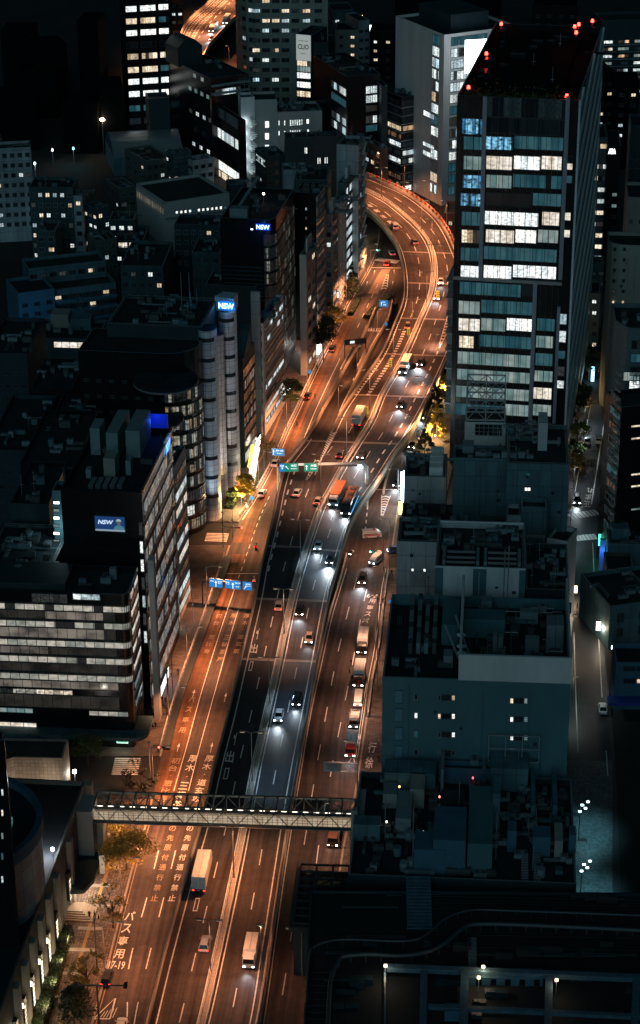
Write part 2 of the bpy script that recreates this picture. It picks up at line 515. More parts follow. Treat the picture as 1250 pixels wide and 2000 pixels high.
# coloured bus lane and pale turning lane
def strip(name, curve_pts_l, curve_pts_r, z, mt, y0, y1, dz, step=12):
    a, b = Curve(curve_pts_l, z), Curve(curve_pts_r, z)
    n = max(2, int(abs(y1 - y0) / step))
    yy = [y0 + (y1 - y0) * i / n for i in range(n + 1)]
    m_ = MB(); ribbon(m_, [a.at(y) for y in yy], [b.at(y) for y in yy], dz=dz)
    return tag(m_.build(name, mt), kind='structure')
strip('bus_lane', [(1560,298),(1467,322),(1350,352),(1215,400),(1080,449)], [(1560,342),(1467,362),(1350,394),(1215,436),(1080,482)], 0, A_BUS, 1560, 1082, .012)
strip('bus_lane', [(1120,436),(1000,478),(900,538),(800,583),(694,634),(600,676)], [(1120,470),(1000,508),(900,562),(800,606),(694,660),(600,706)], 0, A_BUS, 1060, 618, .012)
strip('turning_lane', [(573,718),(526,745)], [(573,737),(526,763)], 0, A_PAL, 573, 526, .014)

# raised footways
def sidewalk(C0, dx, y0, y1, mt, name='sidewalk', step=14):
    n = max(2, int(abs(y1 - y0) / step)); yy = [y0 + (y1 - y0) * i / n for i in range(n + 1)]
    m_ = MB()
    a = [C0.at(y) for y in yy]; b = [P(C0.x(y) + dx, y) for y in yy]
    ribbon(m_, a, b, 0, .15)
    k = [p.copy() for p in a]
    sg = 1 if dx > 0 else -1
    # kerb stones, 0.3 m wide, flush top 3 mm proud
    if (yy[0] > yy[-1]) : sweep(m_, k, *( (0, .35) if sg > 0 else (-.35, 0)), -.02, .153, 1)
    return tag(m_.build(name, [mt, KERB]), kind='structure')
sidewalk(LC, -150, 2110, 1562, PAVE2)
sidewalk(LC, -160, 1478, 1066, PAVE)
sidewalk(LC, -150, 1020, 436, PAVE)
sidewalk(RC, 120, 2110, 1110, PAVE)
sidewalk(RC, 90, 1065, 470, PAVE)

# expressway decks: one road surface per roadway, laid in patches of different age
def deck(name, A, B, cuts, dz=0.0):
    for (y0, y1, mt) in cuts:
        n = max(2, int(abs(y1 - y0) / 12)); yy = [y0 + (y1 - y0) * i / n for i in range(n + 1)]
        m_ = MB(); ribbon(m_, [A.at(y) for y in yy], [B.at(y) for y in yy], dz=dz)
        tag(m_.build(name, mt), kind='structure')
class Join:
    """ramp edge for y>=852 then main edge"""
    def __init__(s, a, b, yc): s.a, s.b, s.yc = a, b, yc
    def x(s, y): return (s.a if y >= s.yc else s.b).x(y)
    def at(s, y, z=None): return (s.a if y >= s.yc else s.b).at(y, z)
LEFT = Join(EL, ML, 853)
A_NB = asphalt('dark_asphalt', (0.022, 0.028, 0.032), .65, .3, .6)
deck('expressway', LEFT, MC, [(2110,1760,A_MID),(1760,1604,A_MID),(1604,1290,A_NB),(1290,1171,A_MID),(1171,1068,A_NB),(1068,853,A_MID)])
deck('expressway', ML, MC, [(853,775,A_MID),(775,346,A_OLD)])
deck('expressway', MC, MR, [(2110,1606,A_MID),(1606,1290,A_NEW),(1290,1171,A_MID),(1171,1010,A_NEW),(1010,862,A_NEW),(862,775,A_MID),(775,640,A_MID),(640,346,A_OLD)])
# slab and girders under the decks
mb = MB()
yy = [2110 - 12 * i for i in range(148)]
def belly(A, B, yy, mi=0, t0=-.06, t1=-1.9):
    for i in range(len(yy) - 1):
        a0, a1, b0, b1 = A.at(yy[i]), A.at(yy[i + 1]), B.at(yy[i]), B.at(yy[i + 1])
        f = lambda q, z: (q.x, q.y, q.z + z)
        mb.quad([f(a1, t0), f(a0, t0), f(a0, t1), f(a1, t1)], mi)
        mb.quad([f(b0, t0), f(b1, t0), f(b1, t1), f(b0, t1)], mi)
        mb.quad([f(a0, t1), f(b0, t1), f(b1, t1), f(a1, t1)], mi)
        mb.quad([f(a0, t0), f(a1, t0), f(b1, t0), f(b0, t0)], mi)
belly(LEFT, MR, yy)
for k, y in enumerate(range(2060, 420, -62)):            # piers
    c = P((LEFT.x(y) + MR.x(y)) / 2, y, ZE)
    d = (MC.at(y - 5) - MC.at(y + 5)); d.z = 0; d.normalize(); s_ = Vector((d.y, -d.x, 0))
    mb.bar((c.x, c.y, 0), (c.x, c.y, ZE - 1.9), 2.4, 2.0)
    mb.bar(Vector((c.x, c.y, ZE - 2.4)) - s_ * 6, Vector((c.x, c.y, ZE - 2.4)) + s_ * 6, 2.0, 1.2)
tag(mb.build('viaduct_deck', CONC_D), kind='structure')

# exit ramp going down to the street
RZ = [(900, 6.0), (853, 6.0), (800, 5.2), (739, 4.0), (678, 2.2), (640, 1.2), (590, 0.25), (560, 0.03)]
def rz(y):
    p = sorted(RZ)
    if y <= p[0][0]: return p[0][1]
    for (a, za), (b, zb) in zip(p, p[1:]):
        if y <= b: return za + (zb - za) * (y - a) / (b - a)
    return p[-1][1]
class Ramp(Curve):
    def at(s, y, z=None): return P(s.x(y), y, rz(y))
RL = Ramp([(853,603),(820,624),(800,634),(771,651),(733,669),(698,689),(672,703),(640,719),(608,733),(590,741),(560,757),(545,764)], 0)
RR = Ramp([(853,645),(816,659),(739,696),(678,726),(624,757),(590,766),(560,774),(545,777)], 0)
yy = [853 - 9 * i for i in range(34)]
mb = MB(); ribbon(mb, [RL.at(y) for y in yy], [RR.at(y) for y in yy], dz=.03)
tag(mb.build('exit_ramp', A_MID), kind='structure')
mb = MB(); L = [RL.at(y) for y in yy]; Q = [RR.at(y) for y in yy]
for i in range(len(yy) - 1):
    for a, b, fl in ((L[i + 1], L[i], 0), (Q[i], Q[i + 1], 0)):
        mb.quad([(a.x, a.y, a.z), (b.x, b.y, b.z), (b.x, b.y, 0), (a.x, a.y, 0)], 0)
tag(mb.build('ramp_wall', CONC_D), kind='structure')

# ------------------------------------------------------------------ markings
mk = {'p': MB(), 'w': MB()}
def solid(C0, dx, y0, y1, w=.22, dz=.02, key='p'):
    """line parallel to a curve, dx metres to the right of it"""
    pts = [C0.at(y0 + (y1 - y0) * i / max(2, int(abs(y1 - y0) / 10))) for i in range(max(2, int(abs(y1 - y0) / 10)) + 1)]
    a = offset_line(pts, dx - w / 2); b = offset_line(pts, dx + w / 2)
    ribbon(mk[key], a, b, 0, dz)
def dashes(fn, y0, y1, on, off, w=.2, dz=.02, key='p', ph=0.0):
    pts = [fn(y0 + (y1 - y0) * i / 400) for i in range(401)]
    pts = resample(pts, .5)
    n_on, n_all = int(on * 2), int((on + off) * 2)
    i = int(ph * 2)
    while i + n_on < len(pts):
        seg = pts[i:i + n_on + 1:2]
        if len(seg) > 1:
            ribbon(mk[key], offset_line(seg, -w / 2), offset_line(seg, w / 2), 0, dz)
        i += n_all
def between(A, B, f, z=None): return lambda y: A.at(y, z).lerp(B.at(y, z), f)
# expressway lines
solid(EL, 1.15, 2105, 905); solid(EL, 1.1, 905, 856)
solid(ML, .8, 850, 365); solid(MC, -.95, 2105, 352); solid(MC, .95, 2105, 352)
solid(MR, -1.0, 2105, 345)
solid(RL, .7, 850, 560); solid(RR, -.7, 850, 560)
dashes(between(EL, MC, .56), 2105, 862, 5.5, 8.0, .2)
dashes(between(EL, MC, .17), 1120, 905, 3.0, 3.4, .38, ph=1)
dashes(between(ML, MC, .5), 846, 775, 5.5, 8.0)
dashes(between(ML, MC, .52), 620, 352, 6.0, 6.5)
dashes(between(MC, MR, .5), 2105, 1030, 5.5, 8.0, .2, ph=4)
dashes(between(MC, MR, .40), 1030, 560, 5.5, 7.0, .2, ph=4)
dashes(between(MC, MR, .72), 980, 660, 3.0, 3.2, .38)
dashes(between(MC, MR, .5), 555, 345, 6.0, 6.5)
for f in (.07, .47, .53, .93):                           # speed-reduction blocks
    dashes(between(ML, MC, f), 772, 628, 1.1, 1.1, .55 if f in (.07, .93) else .6)
# chevrons at the ramp gore
for k in range(17):
    y = 905 - k * 3.1 if k < 0 else 912 - k * 4.0
    for s_ in (-1, 1):
        x0 = 620 + (912 - y) * .47
        a = P(x0, y, ZE); b = P(x0 + s_ * (1.0 + k * .35) + 1.5, y - 2.6, ZE); w = Vector((0, .75, 0))
        mk['p'].quad([(a.x, a.y, a.z + .02), (b.x, b.y, b.z + .02), (b.x, b.y + .9, b.z + .02), (a.x, a.y + .9, a.z + .02)][::s_])
def gore(x0, y0, x1, y1, w0, w1, n, z, dz=.02):
    """edge lines with chevron bars between two pixels"""
    a = P(x0, y0, z); b = P(x1, y1, z); d = (b - a).normalized(); s_ = Vector((d.y, -d.x, 0)); up = Vector((0, 0, dz))
    for sg in (-1, 1):
        p, q = a + s_ * w0 * sg / 2, b + s_ * w1 * sg / 2
        mk['p'].quad([p - s_ * .1 + up, p + s_ * .1 + up, q + s_ * .1 + up, q - s_ * .1 + up])
    for i in range(n):
        t = (i + .5) / n; c = a.lerp(b, t); w = (w0 + (w1 - w0) * t) / 2
        for sg in (-1, 1):
            e = c + s_ * w * sg - d * w * .7
            q = [c + up, e + up, e + d * .7 + up, c + d * .7 + up]
            mk['p'].quad(q if sg < 0 else q[::-1])
gore(598, 938, 622, 898, .3, 1.6, 7, ZE)
gore(746, 1008, 754, 968, .4, 2.2, 8, 0)
gore(860, 672, 882, 618, .6, 2.4, 9, ZE)
gore(750, 566, 757, 536, 1.9, .5, 6, 0)
# surface road, left side
CL1 = Curve([(2120,226),(2000,249),(1893,250+0),(1893,250),(1855,260),(1785,278),(1745,288),(1648,313),(1560,333),(1467,362),(1350,394),(1215,436),(1080,482),(1000,508)], 0)
CL1 = Curve([(2120,222),(2000,247),(1893,250+1),(1745,289),(1648,313),(1550,338),(1467,362),(1350,394),(1215,436),(1100,476),(1000,512),(900,562)], 0)
CL2 = Curve([(2120,252),(2000,262),(1893,285),(1745,322),(1648,346),(1550,367),(1467,388),(1350,420),(1215,458),(1100,496)], 0)
dashes(CL1.at, 2040, 1590, 6.5, 8.5, .2, ph=5)
dashes(CL2.at, 2040, 1590, 6.5, 8.5, .2, ph=5)
solid(CL1, 0, 1545, 1150, .16); solid(CL2, 0, 1545, 1190, .16)
dashes(CL1.at, 1130, 960, 2.0, 2.0, .15)
solid(LC, .45, 2105, 1600, .15, key='w'); solid(LC, .5, 1465, 1085, .12, key='w'); solid(LC, .5, 1015, 500, .15)
CL3 = Curve([(960,540),(900,575),(800,617),(700,664),(620,703)], 0)
solid(CL3, 0, 900, 700, .14)
dashes(Curve([(640,698),(540,745)], 0).at, 640, 545, 4, 5, .16)
# surface road, right side
CR0 = Curve([(2120,492),(2000,515),(1700,557),(1500,589),(1400,606),(1288,630),(1200,650),(1140,668),(1100,680)], 0)
CR1 = Curve([(2120,520),(2000,542),(1870,563),(1745,579),(1600,602),(1500,618),(1400,636),(1288,657),(1170,686),(1110,702)], 0)
CR2 = Curve([(2120,566),(2000,585),(1670,620),(1500,648),(1400,668),(1288,690),(1170,712),(1110,728)], 0)
solid(CR0, 0, 2105, 1110, .2)
dashes(CR1.at, 2080, 1110, 6.5, 8.5, .2, ph=3); dashes(CR2.at, 1800, 1110, 6.5, 8.5, .2, ph=3)
solid(RC, -.5, 1480, 1110, .15); dashes(Curve([(1050,712),(980,719)], 0).at, 1050, 975, 2, 2, .3)
solid(Curve([(1480,694),(1330,716)],0), 0, 1480, 1330, .15)
# zebra crossings and stop lines
def zebra(x0, y0, x1, y1, n, ln, w=.55, z=0, dz=.025, key='p', ang=None):
    a, b = P(x0, y0, z), P(x1, y1, z); d = (b - a).normalized(); s_ = Vector((d.y, -d.x, 0))
    for i in range(n):
        c = a.lerp(b, (i + .5) / n); q = [c - d * w / 2 - s_ * ln / 2, c + d * w / 2 - s_ * ln / 2, c + d * w / 2 + s_ * ln / 2, c - d * w / 2 + s_ * ln / 2]
        q = [(p.x, p.y, z + dz) for p in q]
        nn = (Vector(q[1]) - Vector(q[0])).cross(Vector(q[2]) - Vector(q[1]))
        mk[key].quad(q if nn.z > 0 else q[::-1])
def stopline(x0, y0, x1, y1, w=.45, z=0, dz=.02):
    a, b = P(x0, y0, z), P(x1, y1, z); d = (b - a).normalized(); s_ = Vector((-d.y, d.x, 0)) * w
    mk['p'].quad([(p.x, p.y, z + dz) for p in (a, b, b + s_, a + s_)])
zebra(243, 1514, 250, 1480, 9, 5.2, .5); zebra(421, 1058, 426, 1041, 6, 5.4, .45)
zebra(735, 506, 778, 512, 8, 3.4, .9); stopline(727, 523, 783, 524)
zebra(1112, 1010, 1168, 1000, 8, 3.2, .75); zebra(1117, 1052, 1165, 1048, 7, 3.0, .75)
stopline(437, 1121, 508, 1121, .35); stopline(1136, 990, 1154, 990, .3); stopline(416, 1080, 436, 1080)
stopline(735, 957, 782, 957, .4)
# exit-box, arrows
def poly_on_road(pts, z, dz=.022, key='p'):
    q = [P(x, y, z) for x, y in pts]; q = [(p.x, p.y, z + dz) for p in q]
    n = Vector((0, 0, 0))
    for i in range(1, len(q) - 1): n += (Vector(q[i]) - Vector(q[0])).cross(Vector(q[i + 1]) - Vector(q[0]))
    mk[key].quad(q if n.z > 0 else q[::-1])
def frame_box(cx, cy, w, h, sh, z):
    """outlined rectangle (the kanji for mouth as painted) in pixels; sh shears it along the road"""
    f = lambda u, v: (cx + u * w / 2 - v * sh, cy + v * h / 2)
    for a in (((-1,-1),(-.6,-1),(-.6,1),(-1,1)), ((.6,-1),(1,-1),(1,1),(.6,1)), ((-.6,-1),(.6,-1),(.6,-.85),(-.6,-.85)), ((-.6,.85),(.6,.85),(.6,1),(-.6,1))):
        poly_on_road([f(u, v) for u, v in a], z)
frame_box(383.5, 1767, 9, 26, 3, ZE); frame_box(442, 1511, 9, 22, 2.4, ZE); frame_box(490, 1301, 7, 18, 2.2, ZE)
frame_box(737, 646, 6, 5, 1.5, 1.4)
def road_text(text, x0, y0, x1, y1, w, frac=.8, z=0, flip=False, key='p', bold=.012, dz=.022):
    """characters stacked along the road from pixel 0 (far) to 1 (near); w = glyph width in metres"""
    a, b = P(x0, y0, z), P(x1, y1, z); n = len(text); d = (a - b) / max(1, n - 1) if n > 1 else Vector((0.083, 1, 0)) * 5
    L = d.length; dn = d.normalized(); s_ = Vector((dn.y, -dn.x, 0))
    if flip: pass
    m_ = MB()
    for i, ch in enumerate(text):
        c = a - d * i
        if ch == '・': hw, hl = w * .16, L * .1
        elif ch in '-': hw, hl = w, .3
        else: hw, hl = w, L * frac
        sg = -1 if flip else 1
        add_glyph(m_, ch, lambda u, v: c + s_ * (u - .5) * hw * sg + dn * (v - .5) * hl * sg + Vector((0, 0, dz)), bold)
    return tag(m_.build('road_marking', PAINT if key == 'p' else PAINT_O), kind='structure')
def road_word(text, cx, cy, w, l, z=0, flip=False, key='p', az=4.9, dz=.022):
    c = P(cx, cy, z); dn = Vector((math.sin(rad(az)), math.cos(rad(az)), 0)); s_ = Vector((dn.y, -dn.x, 0)); m_ = MB(); sg = -1 if flip else 1
    add_text(m_, text, w, l, lambda u, v: c + s_ * u * sg + dn * v * sg + Vector((0, 0, dz)), .012)
    return tag(m_.build('road_marking', PAINT if key == 'p' else PAINT_O), kind='structure')
road_text('バス専用', 254, 1789, 233, 1863, 1.7, .72); road_word('17-19', 228, 1885, 2.8, 2.2)
road_text('の先原付通行禁止', 371, 1618, 336, 1754, 1.3, .6); road_text('の先原付通行禁止', 337, 1618, 302, 1754, 1.3, .6, key='w')
road_text('厚木・三軒茶屋', 377, 1482, 340, 1590, 1.75, .8); road_text('厚木・道玄坂', 409, 1482, 384, 1560, 1.75, .8)
road_text('初台・恵比寿', 343, 1486, 318, 1560, 1.75, .8, key='w')
road_text('厚木・三軒茶屋', 456, 1203, 430, 1288, 1.35, .62, key='w'); road_text('厚木・道玄坂', 482, 1203, 462, 1272, 1.35, .62, key='w')
road_text('初台・恵比寿', 427, 1203, 404, 1272, 1.3, .6, key='w')
road_text('バス専用', 375, 1366, 356, 1426, 1.3, .5, key='w')
road_text('出', 496, 1267, 496, 1267, 1.5, .8, ZE); road_text('出', 449, 1478, 449, 1478, 1.6, .85, ZE)
road_text('バス専用', 714, 1212, 727, 1174, 1.5, .66, flip=True); road_word('7-9', 727, 1164, 2.6, 1.8, flip=True)
road_text('バス専用', 688, 1484, 697, 1440, 1.5, .7, flip=True)
road_text('徐行', 721, 1490, 727, 1460, 1.6, .7, flip=True, z=.15); road_word('出口', 733, 644, 4.4, 3.0, 1.4)
road_text('止まれ', 1146, 984, 1152, 958, 1.5, .8)
road_text('左側注意', 722, 401, 762, 434, 1.7, .5, ZE, flip=False)
def arrow(cx, cy, w, h, sh, z, bend=0):
    f = lambda u, v: (cx + u * w / 2 + (-v) * sh, cy + v * h / 2)
    poly_on_road([f(-.18, 1), f(.18, 1), f(.18, -.2), f(-.18, -.2)], z)
    poly_on_road([f(-1, -.2), f(1, -.2), f(.1, -1)], z) if not bend else poly_on_road([f(.18, .1), f(-1.1, -.1), f(-1, -.65), f(.18, -.35)], z)
    if bend: poly_on_road([f(-.18, -.2), f(.18, -.2), f(.18, -1), f(-.05, -1)], z)
arrow(504, 1238, 7, 22, 2.4, ZE, 1); arrow(460, 1443, 8, 24, 2.6, ZE, 1)
arrow(413, 1460, 5, 20, 2, 0); arrow(440, 1362, 5, 18, 2, 0); arrow(378, 1355, 5, 16, 2, 0); arrow(348, 1460, 5, 16, 2, 0)
arrow(731, 527+4, 3, 8, .8, 0); arrow(717, 553, 3, 8, .8, 0); arrow(770, 530, 3, 9, .5, 0, 1); arrow(767, 553, 3, 9, .5, 0)
# hatched triangle at the lower left
poly_on_road([(182,1989),(224,1950),(223,1952),(185,1989.5)], 0); poly_on_road([(182,1989),(215,1989),(215,1991),(182,1991)], 0)
poly_on_road([(224,1950),(227,1950),(216,1991),(213,1991)], 0)
for i in range(5):
    x = 195 + i * 6; poly_on_road([(x, 1988), (x + 1.5, 1988), (x + 9 + 1.5, 1988 - 12 - i * 2), (x + 9, 1988 - 12 - i * 2)], 0)
# side street on the right
solid(Curve([(784,1155),(870,1139),(987,1118),(1098,1117),(1171,1117),(1240,1121),(1339,1124),(1474,1129)], 0) if False else Curve([(784,1155),(870,1139),(985,1119)], 0), 0, 980, 790, .15)
solid(Curve([(826,1180),(979,1156)], 0), 0, 985, 830, .3)
solid(Curve([(1098,1117),(1171,1117)], 0), 0, 1170, 1100, .15); solid(Curve([(1052,1157),(1155,1162)], 0), 0, 1160, 1060, .18)
solid(Curve([(1240,1121),(1339,1124),(1474,1129)], 0), 0, 1470, 1235, .2); solid(Curve([(1240,1169),(1365,1176)], 0), 0, 1362, 1235, .2)
solid(Curve([(1466,1184),(1515,1187)], 0), 0, 1515, 1466, .2)
dashes(Curve([(1530,1188),(1720,1197)], 0).at, 1720, 1530, .6, .4, .14); dashes(Curve([(1600,1133),(1740,1137)], 0).at, 1740, 1600, .5, .3, .14)
tag(mk['p'].build('lane_marking', PAINT), kind='structure')
tag(mk['w'].build('lane_marking', PAINT_O), kind='structure')
# the narrow street
mb = MB(); yy = list(range(1790, 770, -20))
SL = Curve([(1790,1110),(1474,1110),(1240,1112),(1000,1108),(870,1132),(780,1152)], 0); SR = Curve([(1790,1215),(1466,1200),(1240,1178),(979,1166),(826,1184),(780,1186)], 0)
ribbon(mb, [SL.at(y) for y in yy], [SR.at(y) for y in yy], 0, .002)
tag(mb.build('side_street', mat('street_asphalt', (0.04, 0.046, 0.052), 0.5, var=0.35, scale=0.4, bump=.2)), kind='structure')
mb = MB(); yy = list(range(1745, 1480, -20)); mb2 = MB()
ribbon(mb, [P(1106, y) for y in yy], [P(1196, y) for y in yy], 0, .008)
tag(mb.build('paved_plaza', matgrid('teal_pavers', (0.16, 0.19, 0.2), (0.05, 0.06, 0.065), 0.45, 0.45, .55, .05, var=.35, offset=.5)), kind='structure')
sw = Curve([(1010,1112),(870,1135),(790,1152),(770,1158)], 0)
mb = MB(); yy = list(range(1000, 760, -16)); ribbon(mb, [P(sw.x(y) - 34, y) for y in yy], [sw.at(y) for y in yy], 0, .15)
tag(mb.build('sidewalk', PAVE), kind='structure')
# expansion joints across the decks
mb = MB()
for A, B, y in ((EL, MR, 1289), (EL, MR, 1171), (EL, MC, 1068), (MC, MR, 1075), (EL, MR, 862), (ML, MR, 772), (ML, MR, 692), (ML, MR, 622), (ML, MR, 553), (ML, MR, 492)):
    xa, xb = A.x(y), B.x(y); a, b = P(xa, y, ZE), P(xb, y + (xb - xa) * .035, ZE)
    d = (b - a).normalized(); s_ = Vector((-d.y, d.x, 0)) * .9
    for w0, w1 in ((0, .45), (.62, 1.0)):
        mb.quad([(p.x, p.y, ZE + .012) for p in (a + s_ * w0, b + s_ * w0, b + s_ * w1, a + s_ * w1)])
tag(mb.build('expansion_joint', JOINT), kind='structure')

# ------------------------------------------------------------------ parapets, barriers, rails
PAR = mat('parapet_concrete', (0.55, 0.46, 0.38), 0.75, var=0.3, scale=0.8)
def barrier(name, label, C0, y0, y1, x0, x1, h, mt, rail=None, posts=3.0, cat='barrier', group=None, z0=-.3, step=10, railx=None, pts=None):
    pts = pts or C0.line(y0, y1, step)
    o = pts[0].copy()
    loc = [p - o for p in pts]
    t = thing(name, label, cat, tuple(o), 0, group)
    mb = MB(); sweep(mb, loc, x0, x1, z0, h); mb.build('wall', mt, t)
    if rail:
        m2 = MB(); xm = (x0 + x1) / 2 if railx is None else railx
        for k in range(rail):
            for seg in (offset_line(loc, xm),):
                for a, b in zip(seg, seg[1:]):
                    up = Vector((0, 0, h + .18 + .3 * k)); m2.bar(a + up, b + up, .1, .1)
        for p in resample(offset_line(loc, xm), posts):
            m2.box(p.x - .07, p.y - .07, p.z + h, p.x + .07, p.y + .07, p.z + h + .2 + .3 * (rail - 1))
        m2.build('rail', STEEL, t)
    return t
barrier('expressway_barrier', 'long left parapet of the expressway with rail, beside the bus lane road', EL, 2105, 640, -.35, 0, .95, PAR, 1)
barrier('expressway_barrier', 'curved left parapet of the viaduct bend where the exit ramp splits off', ML, 846, 365, -.35, .0, 1.0, PAR, 1)
barrier('expressway_barrier', 'right parapet of the expressway along the truck queue and round the bend', MR, 2105, 336, 0, .35, .95, PAR, 1)
barrier('median_barrier', 'pale double guard rail down the middle of the expressway', MC, 2105, 346, -.55, .55, .35, mat('median_strip', (.45, .38, .32), .8, var=.5, scale=2.5, bump=.4), 0)
for sx, lb in ((-.5, 'left rail of the expressway median with many short posts'), (.5, 'right rail of the expressway median with many short posts')):
    pts = offset_line(MC.line(2105, 348, 10), sx); o = pts[0].copy(); loc = [p - o for p in pts]
    t = thing('guard_rail', lb, 'guard rail', tuple(o)); m2 = MB()
    sweep(m2, loc, -.06, .06, .62, .95)
    for p in resample(loc, 2.0): m2.box(p.x - .07, p.y - .07, p.z + .3, p.x + .07, p.y + .07, p.z + .9, 1)
    m2.build('rail', [WHITE_M, STEEL], t)
# dark drainage gaps on the bend's outer parapet (anti-glare plates)
pts = offset_line(ML.line(700, 372, 8), .25); o = pts[0].copy(); loc = [p - o for p in pts]
t = thing('glare_fence', 'row of small plates along the inner edge of the curving viaduct', 'fence', tuple(o)); m3 = MB()
for p in resample(loc, 1.6): m3.box(p.x - .35, p.y - .3, p.z, p.x + .35, p.y + .3, p.z + .55)
m3.build('plate', STEEL_D, t)
pts = offset_line(MR.line(490, 338, 8), .7); o = pts[0].copy(); loc = [p - o for p in pts]
t = thing('noise_barrier', 'orange and white outer noise barrier on the far viaduct bend', 'barrier', tuple(o)); m3 = MB()
sweep(m3, loc, 0, .2, -1.2, 1.7); m3.build('panel', PAR, t)
m4 = MB()
for i, p in enumerate(resample(loc, 4.0)): m4 = MB(); m4.box(p.x - .5, p.y - .5, p.z + 1.0, p.x + .5, p.y + .5, p.z + 1.75); m4.build('post', mat('red_paint', (.4, .06, .03), .6), t)
barrier('ramp_barrier', 'left wall of the exit ramp down to the street', RL, 846, 600, -.3, 0, 1.0, PAR, 0, pts=[RL.at(846 - 8 * i) for i in range(31)])
barrier('ramp_barrier', 'right wall of the exit ramp beside the dark gap', RR, 816, 590, 0, .3, 1.0, PAR, 0, pts=[RR.at(816 - 8 * i) for i in range(29)])
for nm, C0, y0, y1, lb in (('l', RL, 742, 695, 'pale noise panel on the left of the exit ramp below the dark gantry'), ('r', RR, 735, 702, 'pale noise panel on the right of the exit ramp below the dark gantry')):
    pts = [C0.at(y0 + (y1 - y0) * i / 6) for i in range(7)]; o = pts[0].copy()
    m_ = MB(); sweep(m_, [p - o for p in pts], -.12, .12, .9, 3.2); tag(m_.build('noise_wall', PAR, None, tuple(o)), lb, 'noise barrier')
# surface barriers on the right: the wall between viaduct and street, the small kerbed island
WR = Curve([(2120,482),(2000,506),(1700,551),(1500,583),(1400,601),(1288,623),(1200,643),(1140,661),(1085,676)], 0)
barrier('guard_rail', 'low rail between the expressway and the truck queue road', WR, 2105, 1085, 0, .25, .8, PAR, 0)
IR = Curve([(968,748),(930,757),(890,772),(850,793),(800,826),(740,853),(700,868)], 0)
barrier('ramp_barrier', 'orange lit barrier along the entry lane beside the street trees', IR, 966, 700, -.2, .2, 1.1, PAR, 0)
# kerbside railing on the left footway
def railing(label, C0, y0, y1, off, panel=2.0, h=1.0, mt=None, name='pedestrian_railing'):
    pts = resample(offset_line([C0.at(y0 + (y1 - y0) * i / 60) for i in range(61)], off), panel)
    o = pts[0].copy(); t = thing(name, label, 'railing', (o.x, o.y, .15)); m_ = MB(); m2 = MB()
    pp = [Vector((p.x - o.x, p.y - o.y, 0)) for p in pts]
    for a, b in zip(pp, pp[1:]):
        for hh in (.35, .65, h): m_.bar(a + Vector((0, 0, hh)), b + Vector((0, 0, hh)), .07, .07)
        a2 = a.lerp(b, .12); b2 = a.lerp(b, .88)
        m_.bar(a2 + Vector((0, 0, .7)), b2 + Vector((0, 0, .7)), .06, .5)
    for p in pp: m2.box(p.x - .06, p.y - .06, 0, p.x + .06, p.y + .06, h + .05)
    m_.v += []; b_ = len(m_.v); m_.v += m2.v; m_.f += [tuple(b_ + i for i in f) for f in m2.f]; m_.m += m2.m; m_.uv += m2.uv; m_.build('rail', mt or WHITE_M, t); return t
railing('long white pedestrian railing on the kerb left of the bus lane', LC, 1466, 1085, -.5)
railing('white pedestrian railing along the far left kerb below the silver tower', LC, 1012, 905, -.5)
railing('pedestrian railing on the kerb in front of the striped white building', LC, 880, 700, -.5)
railing('white pedestrian railing on the right kerb beside the queued trucks', RC, 1400, 1115, .5)
# dark hedge/gutter strip beside the railing
pts = LC.line(1462, 1090, 14); m_ = MB(); sweep(m_, offset_line(pts, .1), -.25, 1.3, -.02, .6)
tag(m_.build('low_wall', STEEL_D), 'dark low wall between the white railing and the bus lane', 'low wall')
# planted median on the far left street and hedge strips
m_ = MB()
# ------------------------------------------------------------------ street lamps (each lamp carries its own light)
LM_K = 2.0
SOD = (1.0, 0.37, 0.155)
SODW = (1.0, 0.47, 0.27)
LED = (.5, .74, 1.0)
POLE_MB = {}
def spot(parent, loc, power, col, ang=150, radius=.25, blend=.6, rot=(0, 0, 0), name='lamp_light'):
    l = bpy.data.lights.new(name, 'SPOT'); l.energy = power; l.color = col
    l.spot_size = rad(ang); l.spot_blend = blend; l.shadow_soft_size = radius
    o = bpy.data.objects.new(name, l); COL.objects.link(o); o.location = loc; o.rotation_euler = rot; o.parent = parent
    return o
def point(parent, loc, power, col, radius=.2, name='lamp_light'):
    l = bpy.data.lights.new(name, 'POINT'); l.energy = power; l.color = col; l.shadow_soft_size = radius
    o = bpy.data.objects.new(name, l); COL.objects.link(o); o.location = loc; o.parent = parent
    return o
HEADG = glow('lamp_head_glass', (1.0, .62, .35), 2.2)
def street_lamp(px, py, z, label, h=10.0, arms=((1.6, 0),), power=4200, col=SOD, az=5.0, ang=140, name='street_lamp', group=None, lit=True):
    b = P(px, py, z)
    t = thing(name, label, 'street lamp', tuple(b), -rad(az), group)
    m = MB(); m.tube([(0, 0, 0), (0, 0, h * .5), (0, 0, h)], .13, 6, r2=.07)
    for ax, ay in arms: m.tube([(0, 0, h - .1), (ax * .5, ay * .5, h + .25), (ax, ay, h + .2)], .05, 5)
    m.build('pole', STEEL, t)
    for ax, ay in arms:
        hm = MB(); s = 1 if ax >= 0 else -1
        hm.box(ax - .55, ay - .18, h + .14, ax + .55, ay + .18, h + .32)
        hd = hm.build('lamp_head', STEEL, t)
        gm = MB(); gm.box(ax - .4, ay - .13, h + .09, ax + .4, ay + .13, h + .138); gm.build('lens', HEADG, hd)
        if lit and not (ax < 0 and col == LED): spot(t, (ax, ay, h), power * (LM_K if py > 760 else 1.15), col, 92 if col == LED else ang, rot=(0, rad(-24) if col == LED else 0, 0))
    return t
two = ((1.7, 0), (-1.7, 0)); LED = (.5, .74, 1.0)
